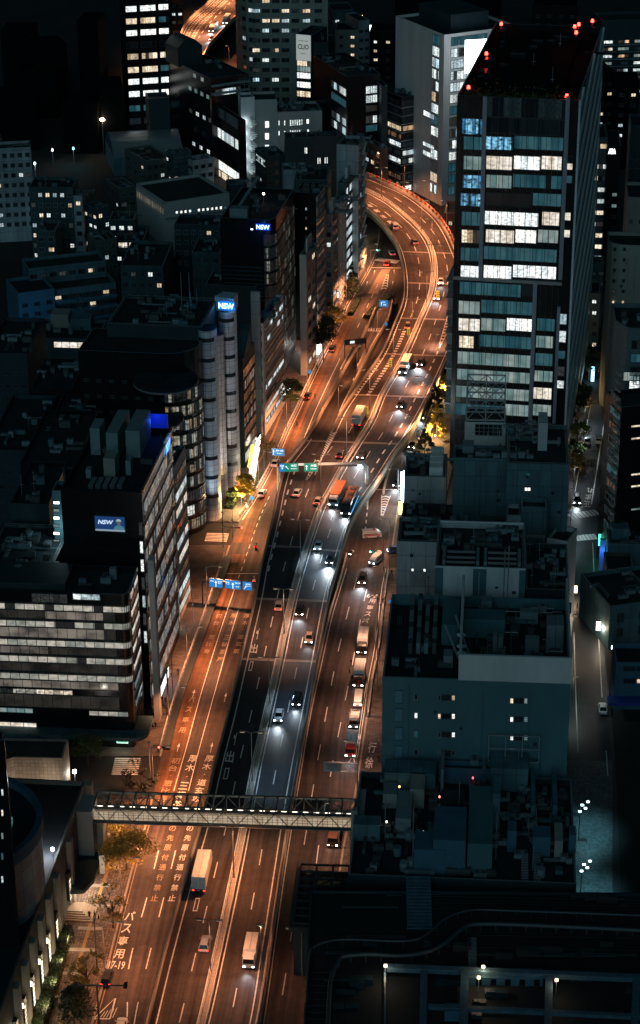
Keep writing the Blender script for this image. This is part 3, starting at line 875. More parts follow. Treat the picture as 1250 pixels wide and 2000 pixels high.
for i, (x, y, pw, col) in enumerate([(412,1905,1500,SOD),(457,1717,2000,SOD),(493,1528,800,LED),(527,1378,800,LED),(555,1240,1500,SODW),(587,1100,1150,LED),(627,968,1900,SODW),(677,895,2200,SODW),(722,798,3600,SOD),(768,716,4800,SOD),(805,655,5200,SOD),(833,600,5200,SOD),(846,545,5200,SOD),(843,492,5600,SOD),(823,455,5600,SOD),(785,418,6000,SOD),(745,388,6000,SOD)]):
    street_lamp(x, y, ZE, ['double armed lamp pole standing on the expressway median, %s' % s for s in ('lowest in the view', 'just below the footbridge', 'just above the footbridge', 'beside the white car', 'beside the grey car', 'above the joint near the grey car', 'beneath the green gantry', 'above the green gantry', 'beside the large box truck', 'beside the truck heading in', 'near the red tailed car', 'at the start of the bend', 'in the middle of the bend', 'at the top of the bend', 'beside the median on the far bend', 'near the silver van', 'farthest on the bend')][i], 11, two, pw, col)
for i, (x, y, pw) in enumerate([(205,1890,1700),(238,1762,1700),(268,1640,4600),(300,1540,3000),(330,1420,3000),(366,1300,3200),(405,1180,3200),(455,1050,3600),(505,950,3600),(560,842,3800),(600,762,4200),(640,680,4600),(676,600,5600),(716,532,6000)]):
    street_lamp(x, y, .15, ['kerbside lamp of the left street, %s' % s for s in ('beside the black parked car', 'by the bare tree', 'beside the orange lit tree', 'at the crosswalk corner', 'by the end of the white railing', 'among the walkers', 'below the blue signs', 'by the lower zebra crossing', 'next to the parked white car', 'by the blue overhead sign', 'in front of the striped building', 'by the dark trees', 'by the yellow kerb patch', 'near the far crosswalk')][i], 9.5, ((3.2, 0),), pw * 1.9, SOD, ang=136 if y > 860 or y < 600 else 172)
for i, (x, y, pw) in enumerate([(590,1905,700),(628,1790,900),(662,1655,1500),(697,1530,1700),(716,1400,2300),(733,1290,2500),(750,1180,2500),(760,1085,2300),(777,985,1900),(812,880,2200),(828,800,2600),(868,715,3200)]):
    street_lamp(x, y, .15, ['right kerb lamp, %s' % s for s in ('lowest by the dark station roof', 'second from the bottom by the station roof', 'below the footbridge end', 'above the footbridge end', 'beside the red truck', 'beside the second truck', 'beside the first queued truck', 'near the white van', 'by the lit shop front', 'by the dark conifer', 'by the yellow tree', 'near the glass tower foot')][i], 9.5, ((-2.2, 0),), pw, SODW if i > 1 else SOD, ang=128)
for x, y, z_ in ((661, 815, 5.4), (697, 735, 4), (737, 660, 1.6)): street_lamp(x, y, z_, 'lamp pole on the exit ramp, %s' % {815: 'at its top', 735: 'by the noise panels', 660: 'near its foot'}[y], 9, ((.8, 0),), 2600, SOD, ang=120)
street_lamp(512, 1925, ZE, 'tall single lamp pole on the right parapet beside the small box truck', 12, ((-.1, 0),), 900, SODW)
for x, y, pw in ((883,600,4200),(888,520,4200),(872,448,4200),(838,408,4600),(790,372,4600),(748,350,3600)):
    street_lamp(x, y, ZE, 'tall lamp pole on the outer parapet of the far bend at pixel height %d of the picture' % y if False else {600:'outer parapet lamp nearest the glass tower',520:'outer parapet lamp behind the glass tower edge',448:'outer parapet lamp on the right of the far bend',408:'outer parapet lamp above the parked street',372:'outer parapet lamp below the banded building',350:'farthest outer parapet lamp of the bend'}[y], 10, ((-1.8, -.6),), pw, SOD)
# cool lamps of the side street and the plaza
for i, (x, y, pw, c, lb) in enumerate([(1141,835,600,(.85,.95,1),'slim lamp on the tree lined footway of the side street'),(1129,904,500,(.85,.95,1),'slim lamp below the parked silver car'),(1120,955,450,(.85,.95,1),'slim lamp above the upper zebra crossing'),(1113,1045,500,(.6,.9,1),'lamp between the two zebra crossings'),(1116,1262,450,(1,.85,.6),'white arm lamp at the mouth of the dark lane'),(1117,1385,300,(.8,1,.9),'white arm lamp at the corner of the teal building')]):
    street_lamp(x, y, .1, lb, 6 if i < 3 else 7.5, ((.5, 0),), pw, c, ang=150)
for i, (x, y, lb) in enumerate(((1130,1640,'upper cluster of bright white floodlights on the paved plaza'),(1133,1758,'lower cluster of bright white floodlights on the paved plaza'))):
    b = P(x, y, 0); t = thing('floodlight_mast', lb, 'floodlight', tuple(b)); m = MB(); m.tube([(0, 0, 0), (0, 0, 8)], .1, 6); m.build('pole', STEEL, t)
    for k in range(4):
        hm = MB(); xx = (k % 2) * .8 + .2 * k; zz = 6.2 + k * .7
        hm.box(xx - .28, -.2, zz, xx + .22, .1, zz + .22, 0); hm.build('lamp_head', glow('flood_glass', (.65, .93, 1), 5), t)
    spot(t, (2.2, 2, 8), 1300, (.32, .85, 1.0), 120, rot=(0, rad(12), 0))
# ------------------------------------------------------------------ building kit
WALLS = {  # darker walls have the teal shadow tint put into their base colour
 'pale': matgrid('pale_cladding', (0.33, 0.37, 0.39), (0.14, 0.17, 0.18), 3.0, 3.5, .7, .06),
 'plain': mat('pale_render', (0.6, 0.6, 0.6), .8, var=.25, scale=.12, stretch=(1, 1, .3)),
 'cream': mat('cream_render', (0.30, 0.29, 0.26), .8, var=.25, scale=.15, stretch=(1, 1, .3)),
 'mid': matgrid('grey_cladding', (0.075, 0.15, 0.175), (0.03, 0.07, 0.08), 2.4, 3.6, .7, .06),
 'teal': mat('teal_tint_render', (0.065, 0.155, 0.175), .8, var=.22, scale=.1, stretch=(1, 1, .3)),
 'tile': matgrid('grey_tile', (0.11, 0.15, 0.165), (0.05, 0.07, 0.08), .9, .45, .6, .03, offset=.5),
 'dark': mat('dark_cladding', (0.014, 0.034, 0.044), .6, var=.3, scale=.2),
 'black': mat('black_glass_wall', (0.007, 0.009, 0.011), .25, var=.3, scale=.3, spec=.5),
 'brown': mat('brown_tile_wall', (0.09, 0.06, 0.05), .75, var=.3, scale=.4),
 'silver': matgrid('silver_panels', (0.62, 0.66, 0.72), (0.08, 0.09, 0.11), 1.6, 1.5, .5, .045, .12, .1),
 'white': mat('white_wall', (0.36, 0.36, 0.35), .75, var=.18, scale=.2, stretch=(1, 1, .3)),
 'shade': matgrid('shaded_cladding', (0.04, 0.075, 0.085), (0.015, 0.03, 0.035), 2.4, 3.3, .75, .06),  # darker copy of the grey cladding, shade of the left side in its colour
 'shadec': mat('shaded_cream', (0.075, 0.085, 0.08), .85, var=.3, scale=.2, stretch=(1, 1, .3)),  # darker copy of the cream render, shade put into the colour
 'void': mat('night_dark_wall', (0.0035, 0.0045, 0.005), .9, var=.3, spec=.1),  # night darkness put into the wall colour of far blocks
 'blue': mat('blue_grey_wall', (0.05, 0.13, 0.19), .8, var=.25, scale=.2),
}
ROOFM = mat('roof_membrane', (0.012, 0.026, 0.032), .85, var=.5, scale=.35)
ROOFL = mat('pale_roof', (0.04, 0.06, 0.065), .85, var=.45, scale=.3)
CAP = mat('parapet_cap', (0.16, 0.2, 0.22), .6, var=.2, scale=1)
FRAME = gloss('window_frame', (0.1, 0.11, 0.12), .4, .6)
FRAME_L = gloss('pale_window_frame', (0.4, 0.42, 0.44), .4, .5)
AC = mat('ac_paint', (0.17, 0.22, 0.24), .6, var=.25, scale=1.5)
ACD = mat('ac_grille', (0.07, 0.075, 0.08), .7, var=.3, scale=5)
G = {
 'cool': litwin('window_cool', (.72, .93, 1.0), (.95, 1, .95), 1.25, .92, 1.4, clutter=.7),
 'coolp': litwin('window_cool_some', (.62, .88, 1.0), (.95, 1, .95), 1.1, .55, 1.4, group=2, clutter=.7),
 'warm': litwin('window_warm', (1, .72, .42), (1, .86, .66), 1.15, .9, 1.4, clutter=.65),
 'warmp': litwin('window_warm_some', (1, .6, .32), (1, .85, .65), 1.0, .5, 1.4, group=2, clutter=.6),
 'cream': litwin('window_cream', (1, .86, .68), (1, .95, .86), .85, .97, 1.6, clutter=.5, noise=1.0, pv=.35),
 'creamp': litwin('window_cream_some', (1, .82, .62), (.95, .97, .9), .8, .6, 1.6, group=2, clutter=.75, noise=1.2),
 'office': litwin('window_office', (.88, .98, 1.0), (1, .98, .9), 1.35, 1.0, 1.5, clutter=.6, noise=1.3, pv=.35),
 'dim': litwin('window_blind', (.08, .48, .66), (.22, .62, .72), .12, .97, 1.35, clutter=.3, noise=.35, pv=.35),
 'dimw': litwin('window_blind_lit', (.42, .76, .78), (.70, .84, .78), .3, 1.0, 1.35, clutter=.4, noise=.35, pv=.4),
 'blue': litwin('window_reflection_blue', (.06, .35, .8), (.35, .8, 1), .9, .85, .5, clutter=.97, noise=1.0),
 'dark': litwin('window_dark', (.3, .6, .7), (.3, .5, .6), .035, .7, 1.4, clutter=.8),
 'black': litwin('window_unlit', (.3, .6, .7), (.3, .5, .6), .006, .7, 1.4),
 'green': glow('window_green', (.1, .55, .35), .5),
 'fins': litwin('window_fins', (.70, .92, 1.0), (1, .70, .5), 1.1, .85, .95, group=1, clutter=.8, noise=.9),
 'rust': litwin('window_rust', (.75, .34, .18), (.95, .55, .3), .22, .75, .8, group=1, clutter=.9, noise=1.4),
}
WM = {}
def win_mesh(w, h, key, fr=.12, cols=1, rows=1, deep=.14, frm=None):
    k = (round(w, 1), round(h, 1), key, cols, rows, frm)
    if k in WM: return WM[k]
    w, h = max(k[0], .3), max(k[1], .3); m = MB(); fr = min(fr, w * .15)
    m.quad([(-w/2 + fr, -.03, -h/2 + fr), (w/2 - fr, -.03, -h/2 + fr), (w/2 - fr, -.03, h/2 - fr), (-w/2 + fr, -.03, h/2 - fr)], 0, [(0, 0), (w, 0), (w, h), (0, h)])
    for x0, z0, x1, z1 in ((-w/2, -h/2, w/2, -h/2 + fr), (-w/2, h/2 - fr, w/2, h/2), (-w/2, -h/2 + fr, -w/2 + fr, h/2 - fr), (w/2 - fr, -h/2 + fr, w/2, h/2 - fr)):
        m.box(x0, -deep, z0, x1, .04, z1, 1)
    for i in range(1, cols):
        x = -w/2 + w * i / cols; m.box(x - .05, -deep * .8, -h/2 + fr, x + .05, .02, h/2 - fr, 1)
    for j in range(1, rows):
        z = -h/2 + h * j / rows; m.box(-w/2 + fr, -deep * .7, z - .05, w/2 - fr, .02, z + .05, 1)
    WM[k] = m.mesh('window', [G[key] if isinstance(key, str) else key, frm or FRAME])
    return WM[k]
ROT = {'f': 0.0, 'r': PI / 2, 'l': -PI / 2, 'b': PI}
BL = []
class Bld:
    def __init__(s, name, label, xa, yt, yb, xo, az, depth=None, anchor='L', wall='mid', roof=None, yback=None, xback=None,
                 parapet=1.0, poly=None, base=0.0, cat='building', cap=True, group=None):
        s.az = rad(az)
        lo, hi = 1.0, 200.0
        for _ in range(50):
            h = (lo + hi) / 2
            q = P(xa, yt, base + h)
            if proj((q.x, q.y, base))[1] < yb: lo = h
            else: hi = h
        s.H = h; s.base = base; s.top = base + h
        c = P(xa, yt, s.top)
        s.ux = Vector((math.cos(s.az), -math.sin(s.az), 0)); s.uy = Vector((math.sin(s.az), math.cos(s.az), 0))
        lo, hi = .5, 160.0
        sg = 1 if anchor == 'L' else -1
        for _ in range(50):
            w = (lo + hi) / 2
            if (proj(c + s.ux * w * sg)[0] - xo) * sg < 0: lo = w
            else: hi = w
        s.W = w
        if anchor == 'R': c = c - s.ux * w
        if depth is None:
            lo, hi = 1.0, 150.0
            for _ in range(50):
                d = (lo + hi) / 2
                if yback is not None: ok = proj(c + s.uy * d)[1] > yback
                else:
                    cc = c + (s.ux * s.W if anchor == 'R' else Vector((0, 0, 0)))
                    ok = (proj(cc + s.uy * d)[0] - xback) * (1 if anchor == 'R' else -1) < 0
                if ok: lo = d
                else: hi = d
            depth = d
        s.D = depth
        s.o = Vector((c.x, c.y, base))
        s.t = thing(name, label, cat, tuple(s.o), -s.az, group)
        s.t.scale = (1, 1, 1)
        BL.append(s)
        W_, D_, H_ = s.W, s.D, s.H
        wm = WALLS[wall] if isinstance(wall, str) else wall
        s.wm = wm
        fp = poly(W_, D_) if poly else [(0, 0), (W_, 0), (W_, D_), (0, D_)]
        m = MB()
        if parapet > 0:
            zr = H_ - parapet
            n = len(fp); cx = sum(p[0] for p in fp) / n; cy = sum(p[1] for p in fp) / n
            inn = []
            for x, y in fp:
                dx, dy = cx - x, cy - y
                inn.append((x + max(-.35, min(.35, dx)), y + max(-.35, min(.35, dy))))
            m.prism(fp, -.5, zr - .4, 0, 0)
            for i in range(n):
                a, b, ai, bi = fp[i], fp[(i + 1) % n], inn[i], inn[(i + 1) % n]
                m.quad([(*a, zr - .4), (*b, zr - .4), (*b, H_), (*a, H_)], 0)
                m.quad([(*bi, zr - .4), (*ai, zr - .4), (*ai, H_), (*bi, H_)], 0)
                m.quad([(*a, H_), (*b, H_), (*bi, H_), (*ai, H_)], 1 if cap else 0)
            m.build('wall', [wm, CAP], s.t)
            r = MB(); r.prism(inn, zr - .38, zr, 0); r.build('roof', roof or ROOFM, s.t)
            s.zr = zr
        else:
            m.prism(fp, -.5, H_ - .3, 0, 0); m.build('wall', wm, s.t)
            r = MB(); r.prism(fp, H_ - .298, H_, 0); r.build('roof', roof or ROOFM, s.t)
            s.zr = H_
    def face(s, f, u, v, out=0.0):
        """local coords for u,v on a face (u left to right seen from outside)"""
        if f == 'f': return Vector((u, -out, v))
        if f == 'r': return Vector((s.W + out, u, v))
        if f == 'l': return Vector((-out, s.D - u, v))
    def flen(s, f): return s.W if f == 'f' else s.D
    def world(s, l): return s.o + s.ux * l.x + s.uy * l.y + Vector((0, 0, l.z))
    def px(s, f, x, y):
        """pixel -> (u, v) on the plane of the face"""
        d = M @ Vector(((x - 625) / F_PX, -(y - 1000) / F_PX, -1.0))
        p0 = s.world(s.face(f, 0, 0)); n = {'f': -s.uy, 'r': s.ux, 'l': -s.ux}[f]
        t = (p0 - CAM).dot(n) / d.dot(n); q = CAM + d * t - s.o
        lx, ly = q.dot(s.ux), q.dot(s.uy)
        return {'f': lx, 'r': ly, 'l': s.D - ly}[f], q.z
    def win(s, f, u, v, w, h, key='cool', cols=1, rows=1, frm=None, name='window'):
        return place_mesh(name, win_mesh(w, h, key, cols=cols, rows=rows, frm=frm), s.t, s.face(f, u, v, .002), ROT[f])
    def winpx(s, f, x0, y0, x1, y1, key='cool', cols=1, rows=1, frm=None, name='window'):
        xm, ym = (x0 + x1) / 2, (y0 + y1) / 2
        ua, _ = s.px(f, x0, ym); ub, _ = s.px(f, x1, ym); _, va = s.px(f, xm, y1); _, vb = s.px(f, xm, y0)
        return s.win(f, (ua + ub) / 2, (va + vb) / 2, abs(ub - ua), abs(vb - va), key, cols, rows, frm, name)
    def band(s, f, u0, u1, v0, v1, key='cool', pw=1.5, out=.02, name='window_band', frm=None, mul=.1):
        """strip of glazing with mullions"""
        w, h = u1 - u0, v1 - v0; m = MB()
        m.quad([(0, 0, 0), (w, 0, 0), (w, 0, h), (0, 0, h)], 0, [(0, 0), (w, 0), (w, h), (0, h)])
        n = max(1, round(w / pw))
        for i in range(n + 1):
            x = min(max(w * i / n, mul / 2), w - mul / 2); m.box(x - mul / 2, -.14 if f == 'f' else -.035, 0, x + mul / 2, .0, h, 1)
        m.box(0, -.16, -.12, w, .0, 0, 1); m.box(0, -.16, h, w, .0, h + .12, 1)
        return m.build(name, [G[key] if isinstance(key, str) else key, frm or FRAME], s.t, s.face(f, u0, v0, out), ROT[f])
    def bandpx(s, f, x0, y0, x1, y1, key='cool', pw=1.5, **k):
        xm, ym = (x0 + x1) / 2, (y0 + y1) / 2
        ua, _ = s.px(f, x0, ym); ub, _ = s.px(f, x1, ym); _, va = s.px(f, xm, y1); _, vb = s.px(f, xm, y0)
        return s.band(f, min(ua, ub), max(ua, ub), min(va, vb), max(va, vb), key, pw, **k)
    def grid(s, f, nu, nv, w, h, v0, dv, lit=.3, keys=('warm', 'cool'), off='dark', u0=None, u1=None, cols=2, frm=None, seed=0):
        rr = random.Random(seed * 31 + nu * 7 + nv)
        L = s.flen(f); u0 = L * .5 / nu if u0 is None else u0; u1 = L - L * .5 / nu if u1 is None else u1
        for j in range(nv):
            for i in range(nu):
                u = u0 + (u1 - u0) * (i / (nu - 1) if nu > 1 else .5)
                k = rr.choice(keys) if rr.random() < lit else off
                s.win(f, u, v0 + dv * j, w, h, k, cols, frm=frm)
    def floors(s, f, n, v0, dv, h, keys, pw=1.5, m0=.4, m1=.4, seed=0, **k):
        rr = random.Random(seed)
        for j in range(n):
            s.band(f, m0, s.flen(f) - m1, v0 + dv * j, v0 + dv * j + h, keys[j % len(keys)] if isinstance(keys, (list, tuple)) else keys, pw, **k)
    def lbox(s, name, x0, y0, z0, x1, y1, z1, mt=None, parent=None):
        """box from the lower corner, as a part"""
        m = MB(); m.box(0, 0, 0, x1 - x0, y1 - y0, z1 - z0)
        return m.build(name, mt or s.wm, parent or s.t, (x0, y0, z0))
    def roofpx(s, x, y, z=None):
        """pixel -> local x,y at a local height"""
        z = s.zr if z is None else z
        q = P(x, y, s.base + z) - s.o
        return q.dot(s.ux), q.dot(s.uy)
    def boxpx(s, name, x0, y0, x1, y1, h, mt=None, d=None, z=None, parent=None):
        """box standing on the roof: x0..x1 wide, near bottom edge at y1, far bottom edge at y0"""
        z = s.zr if z is None else z
        ax, ay = s.roofpx(x0, y1, z); bx, by = s.roofpx(x1, y1, z); _, cy = s.roofpx((x0 + x1) / 2, y0, z)
        return s.lbox(name, ax, ay, z, bx, max(cy, ay + .5), z + h, mt, parent)
    def units(s, n, seed, x0=.1, x1=.9, y0=.1, y1=.9, mt=None, big=1.0):
        """roof plant: condensers with fan grilles, ducts, pipes, tanks"""
        rr = random.Random(seed); big *= .82; mm = mt
        for k in range(int(n * 1.7)):
            mt = mm or rr.choice((AC, AC, ACD, WALLS['mid'], WALLS['shadec']))
            x = s.W * (x0 + (x1 - x0) * rr.random()); y = s.D * (y0 + (y1 - y0) * rr.random()); kind = rr.random()
            if kind < .5:
                w, d, h = rr.uniform(1.2, 3.2) * big, rr.uniform(.9, 2.0) * big, rr.uniform(1.0, 2.0) * big
                m = MB(); m.box(0, 0, .25, w, d, h, 0); m.box(.1, .1, 0, w - .1, d - .1, .25, 1)
                for i in range(max(1, int(w / 1.1))):
                    m.cyl(.6 + i * 1.1 if w > 1.3 else w / 2, d / 2, h, h + .12, min(.42, d * .4), 10, 1)
                m.build('air_conditioner', [mt or AC, ACD], s.t, (x, y, s.zr), rr.choice((0, 0, PI / 2)))
            elif kind < .7:
                m = MB(); l = rr.uniform(3, 8) * big; m.box(0, 0, .5, l, .6, 1.1, 0); m.box(l - .6, .6, .5, l, 2.4, 1.1, 0); m.box(.3, .1, 0, .5, .5, .5, 0); m.box(l - .5, .1, 0, l - .3, .5, .5, 0)
                m.build('duct', mt or AC, s.t, (x, y, s.zr), rr.choice((0, PI / 2)))
            elif kind < .85:
                m = MB(); l = rr.uniform(3, 9) * big
                for q in range(3): m.tube([(0, q * .35, .4), (l, q * .35, .4), (l, q * .35, .02)], .07, 5)
                m.build('pipe', mt or STEEL, s.t, (x, y, s.zr), rr.choice((0, PI / 2)))
            elif kind < .93:
                m = MB(); m.cyl(0, 0, .3, 2.2 * big, .9 * big, 12); m.cyl(0, 0, 0, .3, .7, 8); m.build('water_tank', mt or AC, s.t, (x, y, s.zr))
            else:
                m = MB(); m.tube([(0, 0, 0), (0, 0, rr.uniform(3, 6))], .06, 5); m.box(-.5, -.05, 2.4, .5, .05, 2.5); m.build('antenna', STEEL, s.t, (x, y, s.zr))
    def rail(s, z=None, inset=.6, h=1.1):
        z = s.zr if z is None else z; m = MB(); a = inset; W_, D_ = s.W - inset, s.D - inset
        P4 = [(a, a), (W_, a), (W_, D_), (a, D_)]
        for i in range(4):
            p, q = P4[i], P4[(i + 1) % 4]
            for hh in (h * .5, h): m.bar((*p, z + hh), (*q, z + hh), .06)
            L = math.dist(p, q); n = max(1, int(L / 2.5))
            for k in range(n): m.box(p[0] + (q[0] - p[0]) * k / n - .03, p[1] + (q[1] - p[1]) * k / n - .03, z, p[0] + (q[0] - p[0]) * k / n + .03, p[1] + (q[1] - p[1]) * k / n + .03, z + h)
        return m.build('roof_railing', STEEL, s.t)
    def sign(s, f, x0, y0, x1, y1, text, tcol, bcol=None, st=1.5, bst=.3, depth=.3, bold=.02, name='sign', pad=.85):
        xm, ym = (x0 + x1) / 2, (y0 + y1) / 2
        ua, _ = s.px(f, x0, ym); ub, _ = s.px(f, x1, ym); _, va = s.px(f, xm, y1); _, vb = s.px(f, xm, y0)
        w, h = abs(ub - ua), abs(vb - va); o = s.face(f, (ua + ub) / 2, (va + vb) / 2)
        b = None
        if bcol:
            m = MB(); m.box(-w/2, -depth, -h/2, w/2, .02, h/2)
            b = m.build(name, glow('sign_back_%s_%.2f_%.2f_%.2f_%.2f' % (f, *bcol, bst), bcol, bst), s.t, o, ROT[f])
        m = MB(); add_text(m, text, w * pad, h * pad * (.8 if bcol else 1), lambda x, y: Vector((x, -depth - .04, y)), bold)
        return m.build('letters', glow('letters_%.2f_%.2f_%.2f_%.1f' % (*tcol, st), tcol, st), b or s.t, (0, 0, 0) if b else o, 0 if b else ROT[f])
# ================================================================== right hand side
# ---- the tall glass tower
T = Bld('glass_tower', 'tall glass office tower with striped side and red roof lights beside the expressway bend', 893, 186, 905, 1130, 11, anchor='L', wall='black', roof=mat('tower_roof', (.008, .009, .01), .9, spec=.05), yback=45, parapet=2.0)
def tb(y0, y1, segs):
    for x0, x1, k in segs: T.bandpx('f', x0, y0, x1, y1, k, 3.15 if k in ('office', 'cream', 'warm') else 3.15, frm=STEEL_D, mul=.14, out=.03)
xl = lambda y: 893 - (y - 190) * .0245
ROWS = [
 (192, 230, [(950, 1102, 'dark')]), (232, 262, [(902, 943, 'blue'), (948, 1100, 'black')]),
 (267, 292, [(905, 945, 'dim'), (946, 1003, 'blue'), (1004, 1101, 'dim')]),
 (305, 331, [(905, 942, 'dimw'), (949, 1001, 'cream'), (1003, 1056, 'office'), (1057, 1098, 'cream')]),
 (342, 367, [(902, 941, 'blue'), (949, 1000, 'dimw'), (1001, 1098, 'dim')]),
 (378, 402, [(899, 940, 'blue'), (949, 1038, 'black'), (1040, 1097, 'dim')]),
 (414, 440, [(901, 940, 'dim'), (946, 1052, 'office'), (1058, 1093, 'cream')]),
 (449, 474, [(901, 938, 'warm'), (948, 1005, 'cream'), (1006, 1048, 'office'), (1050, 1091, 'dimw')]),
 (484, 509, [(899, 937, 'dim'), (944, 1088, 'dim')]),
 (519, 543, [(899, 937, 'office'), (944, 1000, 'office'), (1001, 1087, 'office')]),
 (553, 577, [(897, 1018, 'dim'), (1019, 1040, 'black')]), (588, 613, [(895, 938, 'dimw'), (939, 1042, 'dim')]),
 (622, 646, [(895, 938, 'cream'), (939, 988, 'dimw'), (989, 1041, 'office'), (1048, 1084, 'dim')]),
 (656, 679, [(896, 926, 'warm'), (935, 1040, 'dim'), (1046, 1081, 'dimw')]),
 (690, 714, [(893, 1037, 'dimw'), (1045, 1080, 'dim')]), (724, 745, [(892, 1036, 'dimw'), (1043, 1080, 'dimw')]),
 (757, 779, [(890, 1034, 'dimw'), (1041, 1078, 'cream')]), (790, 812, [(888, 985, 'dim'), (986, 1033, 'dimw'), (1040, 1077, 'dimw')]),
 (824, 845, [(886, 1032, 'dark'), (1038, 1076, 'dark')])]
for y0, y1, segs in ROWS: tb(y0, y1, segs)
for y0, y1, k in ((305, 318, 'black'), (318, 331, 'cream'), (343, 357, 'dim'), (415, 430, 'cream'), (449, 463, 'cream'), (613, 633, 'coolp'), (646, 668, 'coolp'), (685, 700, 'dim'), (716, 734, 'coolp'), (743, 758, 'coolp')):
    T.bandpx('f', 1106 - (y0 - 190) * .035, y0, 1124 - (y0 - 190) * .04, y1, k, 1.6, frm=STEEL_D)
# columns and thin mullions standing proud of the glass
PURP = gloss('lavender_column', (.30, .34, .42), .35, .5)
def vcol(xt, yt, yb_, w, mt, name='column', d=.5):
    u, vt = T.px('f', xt, yt); xb = None
    _, vb = T.px('f', xt - (yb_ - yt) * .035, yb_); m = MB(); m.box(-w / 2, -d, 0, w / 2, 0, vt - vb)
    return m.build(name, mt, T.t, (u, 0, vb), 0)
vcol(948, 187, 545, 1.0, PURP, d=.7); vcol(1110, 187, 545, 1.0, PURP, d=.7); vcol(1046, 548, 826, 1.0, PURP, d=.7); vcol(1092, 598, 826, .8, PURP, d=.6)
for i in range(18):
    u = 1.2 + i * (T.W - 4) / 17; m = MB(); m.box(-.05, -.3, 0, .05, 0, T.H - 2); m.build('mullion', STEEL_D, T.t, (u, 0, 1))
m = MB(); m.box(0, -.5, 0, T.W * .93, 0, .8); m.build('ledge', STEEL, T.t, (0, 0, T.px('f', 960, 549)[1]))
# cascade of slabs along the left edge
for k, y in enumerate(range(565, 830, 34)):
    _, v = T.px('f', 890, y); m = MB(); m.box(-1.3, .3, 0, 0, 12, 2.9); m.build('balcony', AC if k % 2 else WALLS['mid'], T.t, (0, 0, v - 1)); m = MB(); m.box(-1.8, 0, 2.9, 0, 12, 3.15); m.build('balcony_slab', STEEL, T.t, (0, 0, v - 1))
# striped screen on the right face: long sloping louvres
m = MB()
for k in range(-7, 20):
    z0 = k * 8.5; a = Vector((T.W + .35, .3, z0)); b = Vector((T.W + .35, T.D - .3, z0 + 19))
    if b.z < 1 or a.z > T.H - 2: continue
    if a.z < 1: f = (1 - a.z) / (b.z - a.z); a = a.lerp(b, f)
    if b.z > T.H - 1: f = (T.H - 1 - a.z) / (b.z - a.z); b = a.lerp(b, f)
    m.bar(a, b, .5, 3.0)
m.box(T.W + .1, 0, 0, T.W + .6, .6, T.H, 1); m.box(T.W + .1, T.D - .6, 0, T.W + .6, T.D, T.H, 1)
m.build('louvre_screen', [mat('louvre_metal', (.75, .8, .82), .5, var=.1), mat('screen_edge', (.5, .58, .66), .5, var=.1)], T.t)
# roof: raised frame edge, red beacons, planted terrace
T.lbox('penthouse', 5, 8, T.zr, T.W - 5, T.D - 6, T.zr + 1.6, mat('tower_roof', (0,0,0)))
RED = glow('beacon_red', (1, .03, .02), 16)
for x, y in ((915, 170), (950, 104), (979, 46), (1107, 187), (1157, 40), (1122, 60), (1130, 56), (1125, 72)):
    lx, ly = T.roofpx(x, y + 3, T.H + .3 if y not in (60, 56, 72) else T.H + 4); m = MB(); m.cyl(0, 0, -.9, 0, .15, 6, 1); m.cyl(0, 0, 0, .75, .42, 10, 0, r1=.3)
    b = m.build('beacon', [RED, STEEL], T.t, (lx, ly, T.H + .3 if y not in (60, 56, 72) else T.H + 5.2))
    if x in (915, 950, 979, 1107, 1125): point(T.t, (lx, ly, T.H + 1.6 if x != 1125 else T.H + 7), 9, (1, .03, .02))
BS = glow('shop_white', (.75, .93, 1), 4.5)
tw = MB(); tw.box(0, 0, 0, 5.2, .4, 9.5)
x_, y_ = T.roofpx(913, 168, T.H); 
# ---- big grey slab behind the tower
B = Bld('office_block', 'large pale office block with blank side wall and lit window rows behind the glass tower', 868, 68, 402, 1010, -27, anchor='L', wall='plain', xback=773)
for j in range(14):
    y = 76 + j * 22.3
    k = ('dim', 'coolp', 'coolp', 'cool', 'cool', 'coolp', 'dim', 'warmp', 'coolp', 'cool', 'coolp', 'dim', 'dim', 'dim')[j]
    v = B.px('f', 880, y + 14)[1]
    B.band('f', 2.6, 17, v, v + 2.9, k, 1.3)
    if j < 3: B.band('f', 19, B.W - 1, v - 1, v + 2.9, 'coolp' if j else 'dim', 1.6, mul=.7, frm=WALLS['plain'])
    B.band('l', B.D - 8, B.D - 3.2, v - .3, v + 2.9, ('dim', 'cool', 'coolp', 'cool', 'coolp', 'warmp', 'cool')[j % 7], 1.1)
B.lbox('penthouse', 6, 6, B.zr, B.W - 8, B.D - 6, B.zr + 6, WALLS['dark'])
B.bandpx('l', 827, 219, 848, 229, 'cool', 3); B.bandpx('l', 826, 280, 848, 288, 'cool', 3); B.bandpx('l', 826, 297, 848, 306, 'cool', 3)
tag(MB().box(0, 0, 0, 9.5, .5, 11).build('video_screen', glow('screen_white', (.85, .95, 1), 5), None, tuple(P(913, 163, 52) + Vector((0, 14, 0))), -rad(-12)), 'bright white video screen standing behind the tower roof', 'screen')
